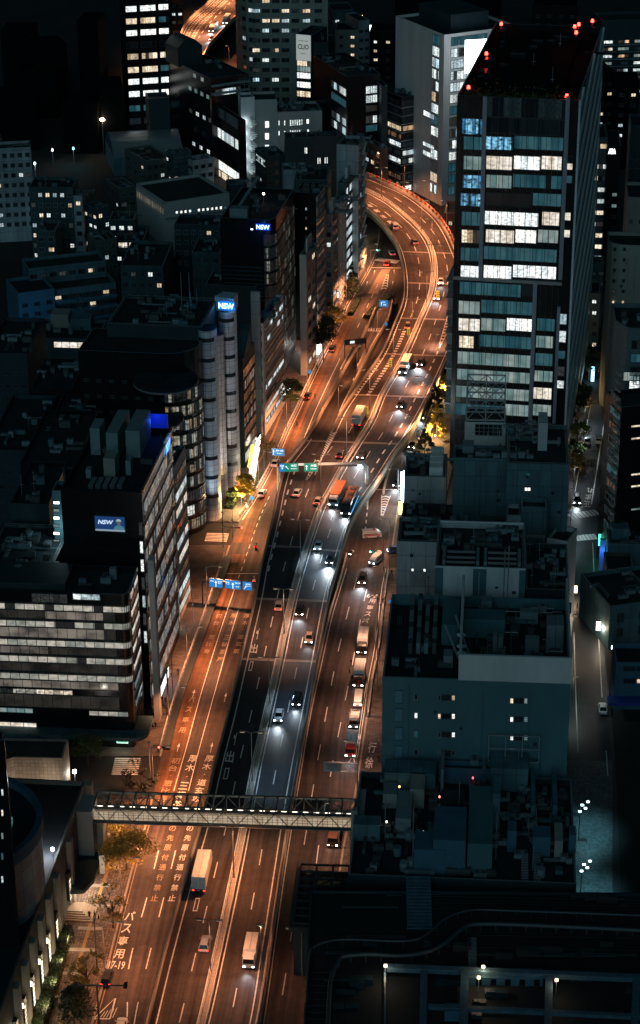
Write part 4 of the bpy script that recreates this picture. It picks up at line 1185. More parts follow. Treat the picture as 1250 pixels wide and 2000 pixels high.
# ---- banded dark tower
B = Bld('banded_building', 'dark narrow building with pale floor edges, standing above the far bend', 785, 190, 377, 829, -31, anchor='L', wall='black', xback=757, parapet=.6)
for j in range(11):
    v = 1 + j * (B.H - 2) / 11; dv = (B.H - 2) / 11
    m = MB(); m.box(-.4, -.4, v, B.W + .2, B.D, v + .28); m.build('floor_slab', FRAME_L, B.t)
    kf = ('dark', 'dark', 'black', 'coolp', 'coolp', 'dark', 'black', 'warmp', 'black', 'black', 'black')[j]; kl = ('rust', 'rust', 'black', 'cool', 'dark', 'cool', 'rust', 'warm', 'black', 'black', 'black')[j]
    B.band('f', .4, B.W - .4, v + .7, v + dv - .6, kf, 2.2); B.band('l', .3, B.D - .3, v + .7, v + dv - .6, kl, 1.2)
B.units(5, 3)
sg = B.sign('f', 790, 361, 803, 372, '三三', (.9, .97, 1), (.5, .3, .2), 3, .4)
# ---- dark block pair right of it
B = Bld('narrow_building', 'dark slim building with rows of outlined small windows beside the tower', 870, 266, 392, 890, 6, anchor='L', wall='dark', depth=10)
B.grid('f', 2, 6, 1.6, 2.4, 3, 3.2, .15, ('warm',))
B = Bld('narrow_building', 'blue grey slim building with outlined windows left of the tower edge', 846, 272, 388, 868, -4, anchor='L', wall='mid', depth=12)
B.grid('f', 3, 6, .8, 2.2, 3, 3.3, .1, ('warm',), frm=FRAME_L, cols=1); B.units(3, 4)
B = Bld('low_building', 'low dark shed between the bend and the tower', 868, 416, 452, 892, 6, anchor='L', wall='brown', depth=14)
B.grid('f', 3, 1, 1.4, 1.6, 3, 3, .3, ('warm',))
B = Bld('brown_building', 'brown office building behind the far end of the viaduct', 744, 290, 385, 758, -25, anchor='L', wall='brown', xback=692)
B.grid('l', 5, 4, 2.6, 1.6, 4, 3.6, .15, ('cool', 'warm')); B.units(4, 8)
B = Bld('dark_office', 'dark glass office with two lit corner facades, above the brown building', 678, 150, 372, 743, -20, anchor='L', wall='black', xback=612)
for j, (y0, y1, k) in enumerate([(168, 182, 'cool'), (186, 200, 'coolp'), (206, 217, 'warmp'), (226, 240, 'coolp'), (244, 256, 'dim')]):
    B.bandpx('f', 714, y0, 737, y1, k, .9, mul=.16)
for v_ in (186, 208, 244, 262):
    _, v = B.px('l', 672, v_); B.band('l', B.D - 16, B.D - 1, v, v + 2.6, 'coolp' if v_ != 208 else 'dim', .9, mul=.16)
B.units(9, 5)
B = Bld('dark_office', 'small dark building right of the dark glass office', 745, 168, 372, 757, -12, anchor='L', wall='dark', depth=10)
# far right balcony block, APA block, etc
B = Bld('apartment_block', 'far apartment block with lit balconies in the top right corner', 1176, 40, 250, 1290, -6, anchor='L', wall='dark', depth=14)
for j in range(8):
    v = B.px('f', 1190, 82 + j * 14)[1]
    for i in range(5): B.win('f', 2.5 + i * 6.5, v, 4.5, 1.3, ('cool', 'dimw', 'coolp', 'warmp', 'dark')[(i * 3 + j * 2 + (j * j) % 3) % 5], 3)
    m = MB(); m.box(1, -1, v - 1.3, B.W, 0, v - 1.0); m.build('balcony', AC, B.t)
B = Bld('hotel_building', 'grey hotel building with lit windows beside the tower, left of the white letters', 1158, 268, 560, 1186, 5, anchor='L', wall='tile', depth=16)
B.grid('f', 2, 10, 2.2, 1.6, 6, 3.7, .62, ('cool', 'warm', 'coolp'), cols=2, seed=3); B.bandpx('f', 1172, 281, 1185, 290, 'warm', 1)
B2 = Bld('hotel_building', 'dark slab of the hotel carrying glowing white letters', 1186, 284, 566, 1213, 5, anchor='L', wall='black', depth=18)
B2.sign('f', 1187, 289, 1204, 301, 'APA', (1, 1, 1), None, 3.2, depth=.3, bold=.05); B2.grid('f', 1, 8, 1.6, 1.2, 6, 3.6, .5, ('dimw',), u0=4)
B = Bld('scaffolded_tower', 'dark building wrapped in net scaffolding at the right edge', 1232, 245, 540, 1300, 5, anchor='L', wall='dark', depth=14)
m = MB()
for i in range(6): m.tube([(i * 2.5, -.8, 0), (i * 2.5, -.8, B.H)], .08, 4)
for j in range(14): m.tube([(0, -.8, j * 3), (13, -.8, j * 3)], .06, 4); m.tube([(0, -.8, j * 3), (2.5, -.8, j * 3 + 3)], .05, 4)
m.build('scaffolding', STEEL, B.t)
B = Bld('cream_building', 'cream building with a curved top standing at the right edge under the scaffolding', 1226, 385, 620, 1300, 5, anchor='L', wall='cream', depth=16)
B.grid('f', 4, 6, 1.0, 1.4, 8, 4.5, .3, ('warm',)); 
B = Bld('cream_tower', 'cream round cornered tower with two columns of tiny windows at the right edge', 1189, 478, 800, 1262, 5, anchor='L', wall='cream', yback=452, poly=lambda W, D: [(0, 4), (1, 1.6), (3, .4), (5.5, 0), (W, 0), (W, D), (0, D)])
for j in range(11):
    for i, x in enumerate((1201, 1220)):
        B.winpx('f', x - 3 - j * .7, 484 + j * 20.5, x + 3 - j * .7, 490 + j * 20.5, 'black' if (i, j) not in ((1, 5), (0, 4), (0, 5)) else 'warm')
B = Bld('cream_house', 'narrow cream building with three lit windows at the foot of the tower', 1144, 572, 716, 1173, 5, anchor='L', wall='cream', yback=545)
for y, k in ((589, 'cool'), (611, 'cool'), (633, 'black'), (652, 'black'), (673, 'warm')): B.winpx('f', 1156, y - 4, 1165, y + 4, k, 2)
B = Bld('cream_house', 'small building with a roof terrace behind the narrow cream one', 1146, 512, 640, 1180, 5, anchor='L', wall='mid', yback=500); B.grid('f', 3, 2, 1.8, 1.4, 14, 3.3, .3, ('dimw',)); B.rail()
B = Bld('grey_office', 'grey faceted office with wide window bays at the right edge', 1203, 640, 990, 1300, 4, anchor='L', wall='tile', yback=592, poly=lambda W, D: [(0, 5), (2.8, 0), (W, 0), (W, D), (0, D)])
for j, y in enumerate((668, 694, 720, 746, 775, 800, 826)):
    _, v = B.px('f', 1230, y + 5)
    for i in range(3): B.win('f', 6.4 + i * 6.0, v, 5.0, 2.3, ('dark', 'dim', 'black')[(i + j) % 3] if not (j == 3 and i == 0) else 'cool', 4)
B.bandpx('f', 1236, 735, 1262, 750, 'warm', .9, mul=.25); B.units(5, 11)
_, v = B.px('f', 1230, 735); B.win('f', 5.0, v, 5.2, 2.4, 'dimw', 5)
# dark slab lower right with horizontal lit slots
B = Bld('dark_tower', 'dark tower with thin lit slots and a ribbed side wall facing the side street', 1214, 796, 1125, 1320, -14, anchor='L', wall='black', yback=764)
for y in (828, 852, 922, 945, 990): B.bandpx('f', 1232, y, 1290, y + 3.5, 'warm' if y != 990 else 'dimw', 3)
for j in range(12):
    v = 3 + j * 3.6; B.band('l', B.D * .35, B.D - .8, v, v + 1.6, ('dark', 'rust', 'dim', 'dark')[j % 4], 1.8, frm=FRAME_L)
m = MB()
for j in range(26): m.box(-.5, B.D * .1, 2 + j * 1.9, 0, B.D * .32, 2.6 + j * 1.9)
m.build('rib', WALLS['cream'], B.t)
B = Bld('terraced_house', 'small grey house with stepped roofs and air conditioners beside the side street', 1188, 1062, 1150, 1300, 3, anchor='L', wall='mid', yback=1012)
B.units(12, 21, big=.8); B.rail(); B.lbox('penthouse', 1, 4, B.zr, 5, 9, B.zr + 3, WALLS['mid'])
B = Bld('brown_shop', 'brown tiled building with two bands of windows by the green lit sign', 1184, 1112, 1185, 1238, 3, anchor='L', wall='brown', depth=9)
B.bandpx('f', 1190, 1078 + 38, 1216, 1092 + 34, 'dimw', 1.6); B.bandpx('f', 1189, 1136, 1215, 1146, 'warmp', 1.6)
B = Bld('dark_house', 'dark angled house on the right of the side street, below the brown building', 1192, 1185, 1270, 1320, -16, anchor='L', wall='mid', yback=1120)
B.grid('f', 3, 2, 1.6, 2.2, 4, 3.6, 0, off='black'); B.units(6, 23)
B = Bld('blue_house', 'blue grey house with a flat roof and bands of dark windows at the right edge', 1203, 1294, 1385, 1330, 2, anchor='L', wall='blue', yback=1256)
for y in (1306, 1330): B.winpx('f', 1217, y - 5, 1241, y + 5, 'black', 3); B.winpx('f', 1243, y - 5, 1262, y + 5, 'warm' if y > 1320 else 'black', 2)
B.lbox('canopy', -1.5, -3, 2.6, B.W, 0, 3.2, mat('blue_canopy', (.02, .06, .3), .5))
# street level glow: shops along the side street
def shopfront(x, y, w, h, col, st, label, az=8, d=.5, z=0.0, text=None, tcol=(1, 1, 1), power=0, name='shop_sign'):
    p = P(x, y, z); t = thing(name, label, 'shop sign', tuple(p), -rad(az)); m = MB(); m.box(-w / 2, 0, 0, w / 2, d, h)
    m.build('panel', glow('shop_%.2f_%.2f_%.2f_%.1f' % (*col, st), col, st), t)
    m = MB(); m.box(-w / 2 - .1, .05, -.15, w / 2 + .1, d + .1, -.01); m.box(-w / 2 - .1, .05, h + .01, w / 2 + .1, d + .1, h + .15); m.build('frame', STEEL_D, t)
    if text:
        m = MB(); add_text(m, text, w * .8, h * .6, lambda a, b: Vector((a, -.03, b + h / 2)), .02); m.build('letters', glow('ltr_%.2f_%.2f_%.2f' % tcol, tcol, 2.0), t)
    if power: point(t, (0, -1.5, h * .6), power, col, .4)
    return t
shopfront(1174, 1066, 1.4, 3.0, (.1, .8, .5), 1.6, 'green lit shop sign hanging over the lower zebra crossing', z=4, power=350)
shopfront(1174, 1115, 1.2, 8.0, (.03, .14, .4), .15, 'tall blue lit sign strip on the right of the side street', z=3, power=700)
shopfront(1174, 1232, 2.2, 2.2, (1, .8, .6), 4, 'warm white shop light at the bend of the side street', z=2.5, power=420)
shopfront(1182, 1240, 1.0, 2.8, (1, .9, .8), 3.5, 'second warm shop light, right of the white one', z=2, power=0)
shopfront(1198, 1268, .8, .8, (1, 1, 1), 12, 'bright lamp on the corner of the blue grey house', z=6, power=120)
shopfront(1122, 1158, 1.2, 1.8, (1, .7, .45), 3, 'orange lit doorway sign on the left of the side street', z=1.2, power=260)
shopfront(1157, 745, .9, 4.5, (.4, .8, 1), 2.5, 'pale blue pillar sign at the top of the side street', z=.2, power=120)
shopfront(787, 981, 1.0, 8.5, (.75, .92, 1), 6, 'tall vertical white light sign on the corner of the stepped grey building', z=1, power=2600, az=-60)
shopfront(784, 1004, 1.0, 3.6, (1, .9, .2), 3.0, 'yellow vertical light sign below the white one', z=1, power=260, az=-60)
# ---- stepped grey building in the middle right
B = Bld('stepped_building', 'right wing of the stepped grey building with a wide blank wall and a dark roof', 1113, 908, 1240, 990, 4.75, anchor='R', wall='mid', yback=827)
B.winpx('f', 1026, 922, 1036, 930, 'dim', 2); B.winpx('f', 1024, 951, 1037, 959, 'office', 2); B.units(12, 31, .05, .5, .5, .95); B.rail()
sl = B.boxpx('sign_frame', 1050, 858, 1068, 880, 6.5, mat('slat_white', (.5, .5, .5), .7, var=.4, scale=4, stretch=(.1, .1, 3)))
B = Bld('stepped_building', 'lift shaft block with a big dark louvre and a steel billboard frame on top', 908, 824, 1130, 988, 4.75, anchor='L', wall='plain', depth=9, parapet=.4)
B.winpx('f', 927, 828, 981, 851, 'black', 6, 3, FRAME_L)
fx0, fx1 = .3, B.W - .3
m = MB(); zt = B.H; hh = 9.5
for y in (.3, 5.0):
    for x in (fx0, (fx0 + fx1) / 2, fx1): m.bar((x, y, zt), (x, y, zt + hh), .28)
    for z in (.4, hh * .55, hh): m.bar((fx0, y, zt + z), (fx1, y, zt + z), .28)
    for a, b in ((fx0, (fx0 + fx1) / 2), ((fx0 + fx1) / 2, fx1)):
        for z0, z1 in ((.4, hh * .55), (hh * .55, hh)): m.bar((a, y, zt + z0), (b, y, zt + z1), .15); m.bar((b, y, zt + z0), (a, y, zt + z1), .15)
for x in (fx0, fx1):
    for z in (.4, hh * .55, hh): m.bar((x, .3, zt + z), (x, 5, zt + z), .2)
m.build('billboard_frame', FRAME_L, B.t)
B = Bld('stepped_building', 'middle block of the stepped grey building with the white roof pipes', 886, 894, 1215, 1010, 4.75, anchor='L', wall='mid', yback=868)
B.units(7, 33); B.boxpx('air_conditioner', 903, 872, 925, 885, 1.6, AC)
m = MB()
for x in range(5): m.box(x * 1.8, 0, 0, x * 1.8 + 1.5, 1.2, 1.5 + (x % 2) * .6)
m.build('plant_row', AC, B.t, (B.W * .62, -.2 + 1, B.zr))
B = Bld('stepped_building', 'left block of the stepped grey building next to the tall white light sign', 789, 930, 1175, 871, 4.75, anchor='L', wall='pale', yback=884)
B.units(9, 35); B.rail(); 
for i in range(4): B.lbox('air_conditioner', B.W - 4 + .2, 2 + i * 3.2, B.zr, B.W - .8, 4.2 + i * 3.2, B.zr + 2.4, WHITE_M)
B = Bld('stepped_building', 'low dark recess block in front of the stepped grey building with one yellow roof lamp', 783, 1019, 1228, 975, 4.75, anchor='L', wall='dark', yback=982, cap=False)
B.units(8, 36)
x_, y_ = B.roofpx(893, 985); m = MB(); m.box(-.5, -.2, 3.2, .5, .2, 3.6, 0); m.box(-.7, 0, 0, .7, .4, 3.1, 1); m.build('door_lamp', [glow('amber', (1, .75, .2), 6), WALLS['mid']], B.t, (x_, y_, B.zr)); point(B.t, (x_, y_ - 1.2, B.zr + 3), 90, (1, .75, .3))
B = Bld('stepped_building', 'small square block with a pale rim in front of the wide blank wall', 1018, 990, 1262, 1068, 4.75, anchor='L', wall='mid', depth=5)
B = Bld('stepped_building', 'narrow chimney like block in front of the blank wall', 990, 1006, 1262, 1017, 4.75, anchor='L', wall='pale', depth=6)
# ---- row of roofs behind the teal building
B = Bld('annex_building', 'pale blank fronted block on the left behind the teal building', 775, 1057, 1345, 858, 4.75, anchor='L', wall='pale', yback=1008)
B.winpx('f', 803, 1109, 809, 1116, 'office'); B.winpx('f', 826, 1110, 832, 1117, 'office'); B.units(14, 41, big=.9); B.rail()
B = Bld('annex_building', 'pale block with two dark tank pits on its roof behind the teal building', 850, 1105, 1412, 1027, 4.75, anchor='L', wall='plain', yback=1015, parapet=1.6)
m = MB(); m.box(B.W * .42, -.06, 0, B.W * .57, 0, B.H - .4); m.box(0, -.06, 0, B.W * .09, 0, B.H - .4); m.box(B.W * .93, -.06, 0, B.W, 0, B.H - .4); m.build('stripe', WALLS['teal'], B.t)
for x0, x1 in ((.12, .44), (.58, .9)):
    for yy_ in (.1, .2, .32): B.lbox('beam', B.W * x0, B.D * yy_, B.zr + 1.2, B.W * x1, B.D * yy_ + .35, B.zr + 1.6, STEEL)
    B.lbox('trough', B.W * x0 - .8, B.D * .08, B.zr, B.W * x0 - .2, B.D * .38, B.zr + 2, AC); B.lbox('trough', B.W * x1 + .2, B.D * .08, B.zr, B.W * x1 + .8, B.D * .38, B.zr + 2, AC)
B.units(16, 42, .05, .95, .45, .95); B.rail()
B = Bld('annex_building', 'dark low wing on the right behind the teal building', 1027, 1150, 1408, 1112, 4.75, anchor='L', wall='dark', yback=1060)
B.units(12, 43, big=.8); B.grid('f', 3, 1, 4, 2.5, B.H - 4, 3, 0, off='black')
B = Bld('angled_building', 'pale sloping end wall beside the side street crossings', 1068, 1050, 1260, 1108, 24, anchor='L', wall='plain', depth=7)
# ---- teal building
B = Bld('teal_building', 'large teal tinted building with a plant filled roof and few small windows', 747, 1322, 1612, 1115, 4.75, anchor='L', wall='teal', yback=1160, parapet=2.2)
TB_ = B
ux = B.px('f', 895, 1330)[0]
m = MB(); m.box(ux, -.05, B.H - .1, B.W, .5, B.H + 5.2); m.box(ux, .5, B.H - .1, ux + .5, B.D * .97, B.H + 5.2); m.box(B.W - .4, .5, B.H - .1, B.W, B.D * .97, B.H + 5.2); m.build('screen_wall', WALLS['plain'], B.t)
WF = FRAME_L
for j, y in enumerate((1361, 1397, 1433, 1469)):
    B.winpx('f', 770, y - 13, 787, y + 13, mat('shutter_blue', (.1, .22, .28), .6), frm=WALLS['blue'])
    B.winpx('f', 809, y - 6, 816, y + 6, ('black', 'office', 'dim', 'black')[j], frm=WF)
    B.winpx('f', 855, y - 4, 861, y + 7, ('black', 'warm', 'black', 'dark')[j], frm=WF); B.winpx('f', 862, y - 4, 881, y + 7, 'black'); B.winpx('f', 882, y - 4, 889, y + 7, ('warm', 'office', 'office', 'black')[j], frm=WF)
    if j < 3: B.winpx('f', 996, y + 2, 1003, y + 13, ('warm', 'office', 'office')[j], frm=WF); B.winpx('f', 1004, y + 2, 1022, y + 13, 'black'); B.winpx('f', 1023, y + 2, 1031, y + 13, 'dimw', 1, 3, frm=WF)
for i in range(4):
    x0 = 797 + i * 15.5
    for k in range(9): B.boxpx('air_conditioner', x0 + k * 1.6 * .35, 1278 - (k + 1) * 11, x0 + 8 + k * 1.6 * .35, 1280 - k * 11 - 3, 2.3, AC if (i + k) % 3 else ACD)
B.boxpx('duct_house', 862, 1210, 895, 1260, 4.5, WALLS['teal']); B.boxpx('duct_house', 866, 1290, 884, 1304, 2.5, AC)
B.boxpx('duct_house', 905, 1225, 985, 1245, 4, WALLS['teal'])
for x0, y0, x1, y1, h in ((962, 1270, 970, 1278, 4), (972, 1270, 982, 1278, 3.6), (1025, 1272, 1052, 1280, 3.5), (1066, 1255, 1083, 1276, 6), (1084, 1255, 1099, 1276, 6), (940, 1190, 960, 1200, 3), (1015, 1210, 1050, 1218, 2.5)):
    B.boxpx('air_conditioner', x0, y0, x1, y1, h, AC)
m = MB(); rr = random.Random(5)
for k in range(26):
    x = B.W * rr.uniform(.45, .95); y = B.D * rr.uniform(.2, .95); l = rr.uniform(3, 12)
    if rr.random() < .5: m.tube([(x, y, B.zr + 1), (min(x + l, B.W - 1), y, B.zr + 1), (min(x + l, B.W - 1), y, B.zr)], .09, 5)
    else: m.tube([(x, y, B.zr + 1.2), (x, min(y + l, B.D - 1), B.zr + 1.2), (x, min(y + l, B.D - 1), B.zr)], .09, 5)
m.build('pipework', STEEL, B.t)
for x, y in ((901, 1240), (901, 1262), (902, 1275)):
    lx, ly = B.roofpx(x, y, B.H + 2); m = MB(); m.cyl(0, 0, 0, .4, .9, 12, 0, r1=.3); m.tube([(0, 0, -3), (0, 0, 0)], .07, 5); m.build('antenna_dish', WHITE_M, B.t, (lx, ly, B.H + 2))
for x, y, h in ((983, 1180, 12), (990, 1200, 15)):
    lx, ly = B.roofpx(x, y); m = MB(); m.tube([(0, 0, 0), (0, 0, h)], .12, 6); m.build('mast', STEEL, B.t, (lx, ly, B.zr))
B.units(26, 44, .5, .95, .1, .95); B.units(8, 45, .03, .3, .05, .9)
m = MB(); m.bar((ux + 1, 6, B.zr + .5), (ux - 3, 14, B.zr + 6), .3); m.bar((ux + 3, 6, B.zr + .5), (ux - 1, 16, B.zr + 7), .3); m.build('ladder', FRAME_L, B.t)
# frame and white podium bits in front of the teal wall
B = Bld('podium_building', 'pale blue service block with a glass railed box in front of the teal wall', 857, 1500, 1640, 1030, 4.75, anchor='L', wall='blue', yback=1484, parapet=1.0)
B.grid('f', 5, 1, 3, 3.2, B.H - 6, 3, 0, off='black'); B.units(4, 51)
lx, ly = B.roofpx(953, 1496); m = MB()
for i in range(4): m.box(i * 3.1 - .08, 0, 0, i * 3.1 + .08, .2, 5.6)
for z in (0, 2.7, 5.5): m.box(0, 0, z, 9.3, .2, z + .16)
m.build('balcony_frame', FRAME_L, B.t, (lx, ly - .8, B.zr + 1.5)); B.lbox('balcony', lx, ly - .5, B.zr - 4, lx + 9.4, ly + 2.5, B.zr + 1.4, WALLS['teal'])
# ---- cluttered roofs below
B = Bld('department_store', 'wide dark roof crowded with ducts, tanks and sheds below the teal building', 680, 1708, 1835, 1126, 4.75, anchor='L', wall='dark', yback=1506, parapet=1.2)
K = B
def kb(name, x0, y0, x1, y1, h, mt): return K.boxpx(name, x0, y0, x1, y1, h, mt)
kb('shed', 750, 1520, 850, 1545, 4, WALLS['mid']); kb('shed', 845, 1640, 908, 1706, 7, WALLS['blue']); kb('shed', 912, 1590, 960, 1704, 6, WALLS['teal']); kb('shed', 808, 1670, 870, 1706, 5, WALLS['blue'])
kb('ribbed_canopy', 772, 1575, 802, 1630, 3.5, mat('ribbed_roof', (.2, .23, .24), .6, var=.4, scale=3, stretch=(.1, 3, 1))); kb('shed', 748, 1555, 775, 1578, 3, AC); kb('shed', 800, 1545, 828, 1578, 4, WALLS['cream']); kb('shed', 956, 1505, 1030, 1545, 5, WALLS['mid'])
kb('stair_box', 860, 1505, 866, 1548, 5, AC); kb('chimney', 1036, 1530, 1045, 1600, 3, WALLS['mid']); kb('chimney', 1078, 1530, 1088, 1600, 3, WALLS['mid']); kb('chimney', 960, 1590, 975, 1625, 8, WALLS['mid']); kb('shed', 1040, 1650, 1074, 1672, 4, WALLS['blue']); kb('shed', 1110, 1650, 1124, 1668, 4, WALLS['blue']); kb('tank', 990, 1640, 1008, 1660, 4, WALLS['blue']); kb('tank', 1082, 1640, 1098, 1675, 3.5, WALLS['cream']); kb('shed', 690, 1625, 742, 1642, 3.5, WALLS['mid'])
kb('shed', 860, 1566, 905, 1592, 2.6, WALLS['dark'])
K.units(60, 61, .04, .96, .05, .95)
K.units(30, 62, .55, .97, .3, .95, big=.7)
for x, y, h in ((752, 1640, 9), (806, 1700, 13), (896, 1600, 8), (968, 1680, 10), (1040, 1700, 7)):
    lx, ly = K.roofpx(x, y); m = MB(); m.tube([(0, 0, 0), (0, 0, h)], .1, 6); m.build('mast', STEEL, K.t, (lx, ly, K.zr))
for x, y, c in ((923, 1539, (1, .1, .15)), (780, 1556, (1, .8, .3)), (755, 1625, (1, .95, .7)), (827, 1645, (.3, .6, 1)), (858, 1576, (1, .3, .25))):
    lx, ly = K.roofpx(x, y); m = MB(); m.cyl(0, 0, 1, 1.35, .14, 6); m.tube([(0, 0, 0), (0, 0, 1)], .05, 4, 1); m.build('lamp', [glow('tiny_%.1f_%.1f' % (c[1], c[2]), c, 3), STEEL], K.t, (lx, ly, K.zr + 1))
m = MB()
for k in range(11): m.box(0, k * .8, 0, 1.2, k * .8 + .35, .25)
for x, y in ((1018, 1715), (1042, 1715)):
    lx, ly = K.roofpx(x, y); K_ = place_mesh('louvre_strip', m.mesh('louvre_strip', [AC]), K.t, (lx, ly - 2, K.zr + .6))
# ---- station roof at the bottom right
SB = Bld('station_building', 'dark flat station roof with curved handrails filling the bottom right corner', 588, 2110, 2250, 1500, 1.5, anchor='L', wall='dark', yback=1738, parapet=.5, cap=False, roof=mat('station_roof', (.014, .016, .018), .8, var=.5, scale=.3))
def curve_on(b, pts, z, r, name, mt, posts=0):
    q = [Vector((*b.roofpx(x, y, b.zr + z), b.zr + z)) for x, y in pts]
    c = []
    for i in range(len(q) - 1):
        p0, p1, p2, p3 = q[max(i - 1, 0)], q[i], q[i + 1], q[min(i + 2, len(q) - 1)]
        for k in range(5):
            t = k / 5; c.append(.5 * ((2 * p1) + (-p0 + p2) * t + (2 * p0 - 5 * p1 + 4 * p2 - p3) * t * t + (-p0 + 3 * p1 - 3 * p2 + p3) * t ** 3))
    c.append(q[-1]); m = MB(); m.tube(c, r, 6)
    if posts:
        for p in resample(c, posts): m.tube([(p.x, p.y, b.zr), p], r * .5, 4)
    return m.build(name, mt, b.t)
TUBE = mat('handrail_blue', (.035, .055, .07), .5)
curve_on(SB, [(640, 2010), (645, 1920), (659, 1881), (672, 1868), (726, 1864), (781, 1867), (836, 1859), (869, 1842), (902, 1815), (935, 1805), (1057, 1808), (1250, 1817), (1330, 1820)], 1.4, .38, 'handrail', TUBE, 2.5)
curve_on(SB, [(598, 1960), (604, 1870), (617, 1847), (670, 1835), (792, 1838), (836, 1823), (869, 1795), (919, 1778), (1002, 1779), (1250, 1788), (1330, 1791)], 1.4, .2, 'handrail', TUBE, 2.5)
BEAM = mat('beam_blue', (.07, .13, .18), .5, var=.4, scale=.8)
def beam(x0, y0, x1, y1, w, z=2.0, name='beam'):
    a = Vector((*SB.roofpx(x0, y0, SB.zr + z), SB.zr + z)); b = Vector((*SB.roofpx(x1, y1, SB.zr + z), SB.zr + z)); m = MB(); m.bar(a, b, w, w * .8); return m.build(name, BEAM, SB.t)
beam(756, 1890, 1330, 1914, 1.1); beam(836, 1966, 1330, 1990, .8); beam(828, 1893, 826, 2010, 1.1, 1.9); beam(908, 1896, 905, 2010, 1.3, 1.9); beam(1073, 1902, 1070, 2010, 1.2, 1.9); beam(1243, 1910, 1240, 2010, 1.2, 1.9); beam(752, 1890, 752, 2010, .3, 1.8)
lx0, ly0 = SB.roofpx(915, 1925); lx1, _ = SB.roofpx(1060, 1925)
o_ = SB.lbox('lit_corridor', lx0, ly0, SB.zr, lx1, ly0 + 2.5, SB.zr + 1.6, WALLS['blue'])
for k in range(6): SB.lbox('opening', lx0 + 1.2 + k * 2.3, ly0 - .06, SB.zr + .1, lx0 + 2.1 + k * 2.3, ly0 + .1, SB.zr + 1.3, WALLS['black'])
SB.lbox('shed', *SB.roofpx(868, 1995), SB.zr, *(a + b for a, b in zip(SB.roofpx(908, 1995), (0, 2))), SB.zr + 2, WALLS['blue'])
for x, y, c, pw in ((753, 1888, (1, .8, .55), 130), (944, 1890, (1, .7, .4), 150), (935, 1911, (1, .8, .5), 70), (1087, 1916, (1, .75, .5), 60)):
    lx, ly = SB.roofpx(x, y, SB.zr + 3); m = MB(); m.box(-.25, -.15, 0, .25, .15, .4, 0); m.tube([(0, 0, -3), (0, 0, 0)], .06, 4, 1); m.build('roof_lamp', [glow('roof_lamp_glass', (1, .72, .42), 3), STEEL], SB.t, (lx, ly, SB.zr + 3)); point(SB.t, (lx, ly - .6, SB.zr + 3.1), pw, c)
m = MB()
for k in range(9):
    lx, ly = SB.roofpx(915, 1840 + k * 6); m.box(lx, ly, SB.zr, lx + 1.3, ly + .6, SB.zr + .5)
m.build('ladder_rack', AC, SB.t)
m = MB(); m2 = MB()
for k in range(10):
    y = 1900 + k * 13; a = Vector((*SB.roofpx(594, y), SB.zr + .1)); b = Vector((*SB.roofpx(645, y), SB.zr + .1)); m.bar(a, b, .15)
m.build('gutter_grid', STEEL_D, SB.t)
# open steel canopy by the road
CN = Bld('steel_canopy', 'open dark steel lattice canopy next to the truck lane, above the station roof', 573, 1815, 1905, 803, 4.0, anchor='L', wall='dark', yback=1700, parapet=0, cap=False, roof=mat('canopy_mesh', (.02, .022, .025), .7, var=.6, scale=.8))
m = MB(); z = CN.H
for i in range(8): x = CN.W * i / 7; m.bar((x, 0, z + 1.2), (x, CN.D, z + 1.2), .35)
for j in range(9): y = CN.D * j / 8; m.bar((0, y, z + 1.3), (CN.W, y, z + 1.3), .3)
for i in range(7):
    for j in (5, 6): m.bar((CN.W * i / 7, CN.D * j / 8, z + 1.2), (CN.W * (i + 1) / 7, CN.D * (j + 1) / 8, z + 1.2), .14)
m.box(-.8, -.6, z - .2, CN.W + .5, 0, z + .8); m.box(-.8, 0, z - .2, 0, CN.D, z + .6)
m.build('lattice', STEEL_D, CN.t)
for x0, y0, x1, y1 in ((685, 1733, 745, 1741), (755, 1735, 790, 1741), (685, 1748, 745, 1760), (755, 1748, 790, 1760), (620, 1715, 665, 1726)):
    a = CN.roofpx(x0, y1, z + .3); b = CN.roofpx(x1, y0, z + .3); m = MB(); m.box(a[0], a[1], z + .01, b[0], b[1], z + .3)
    m.build('skylight', mat('corrugated', (.42, .45, .46), .5, var=.6, scale=6, stretch=(3, .05, 1)) if x0 > 650 else mat('lit_skylight', (.6, .32, .15), .6), CN.t)
m = MB()
for k in range(18):
    lx, ly = CN.roofpx(684 + k * 3.2, 1783, z + .4); m.box(lx, ly, z + .1, lx + .15, ly + 1.1, z + .5)
m.build('vent_slots', glow('slot_light', (1, .85, .6), .8), CN.t)
# stair beside it
m = MB()
for k in range(16): m.box(0, k * .9, 0, 4.2, k * .9 + .5, .25 + k * .05)
x_, y_ = SB.roofpx(795, 1815); m.build('stair', BEAM, SB.t, (x_, y_, SB.zr))
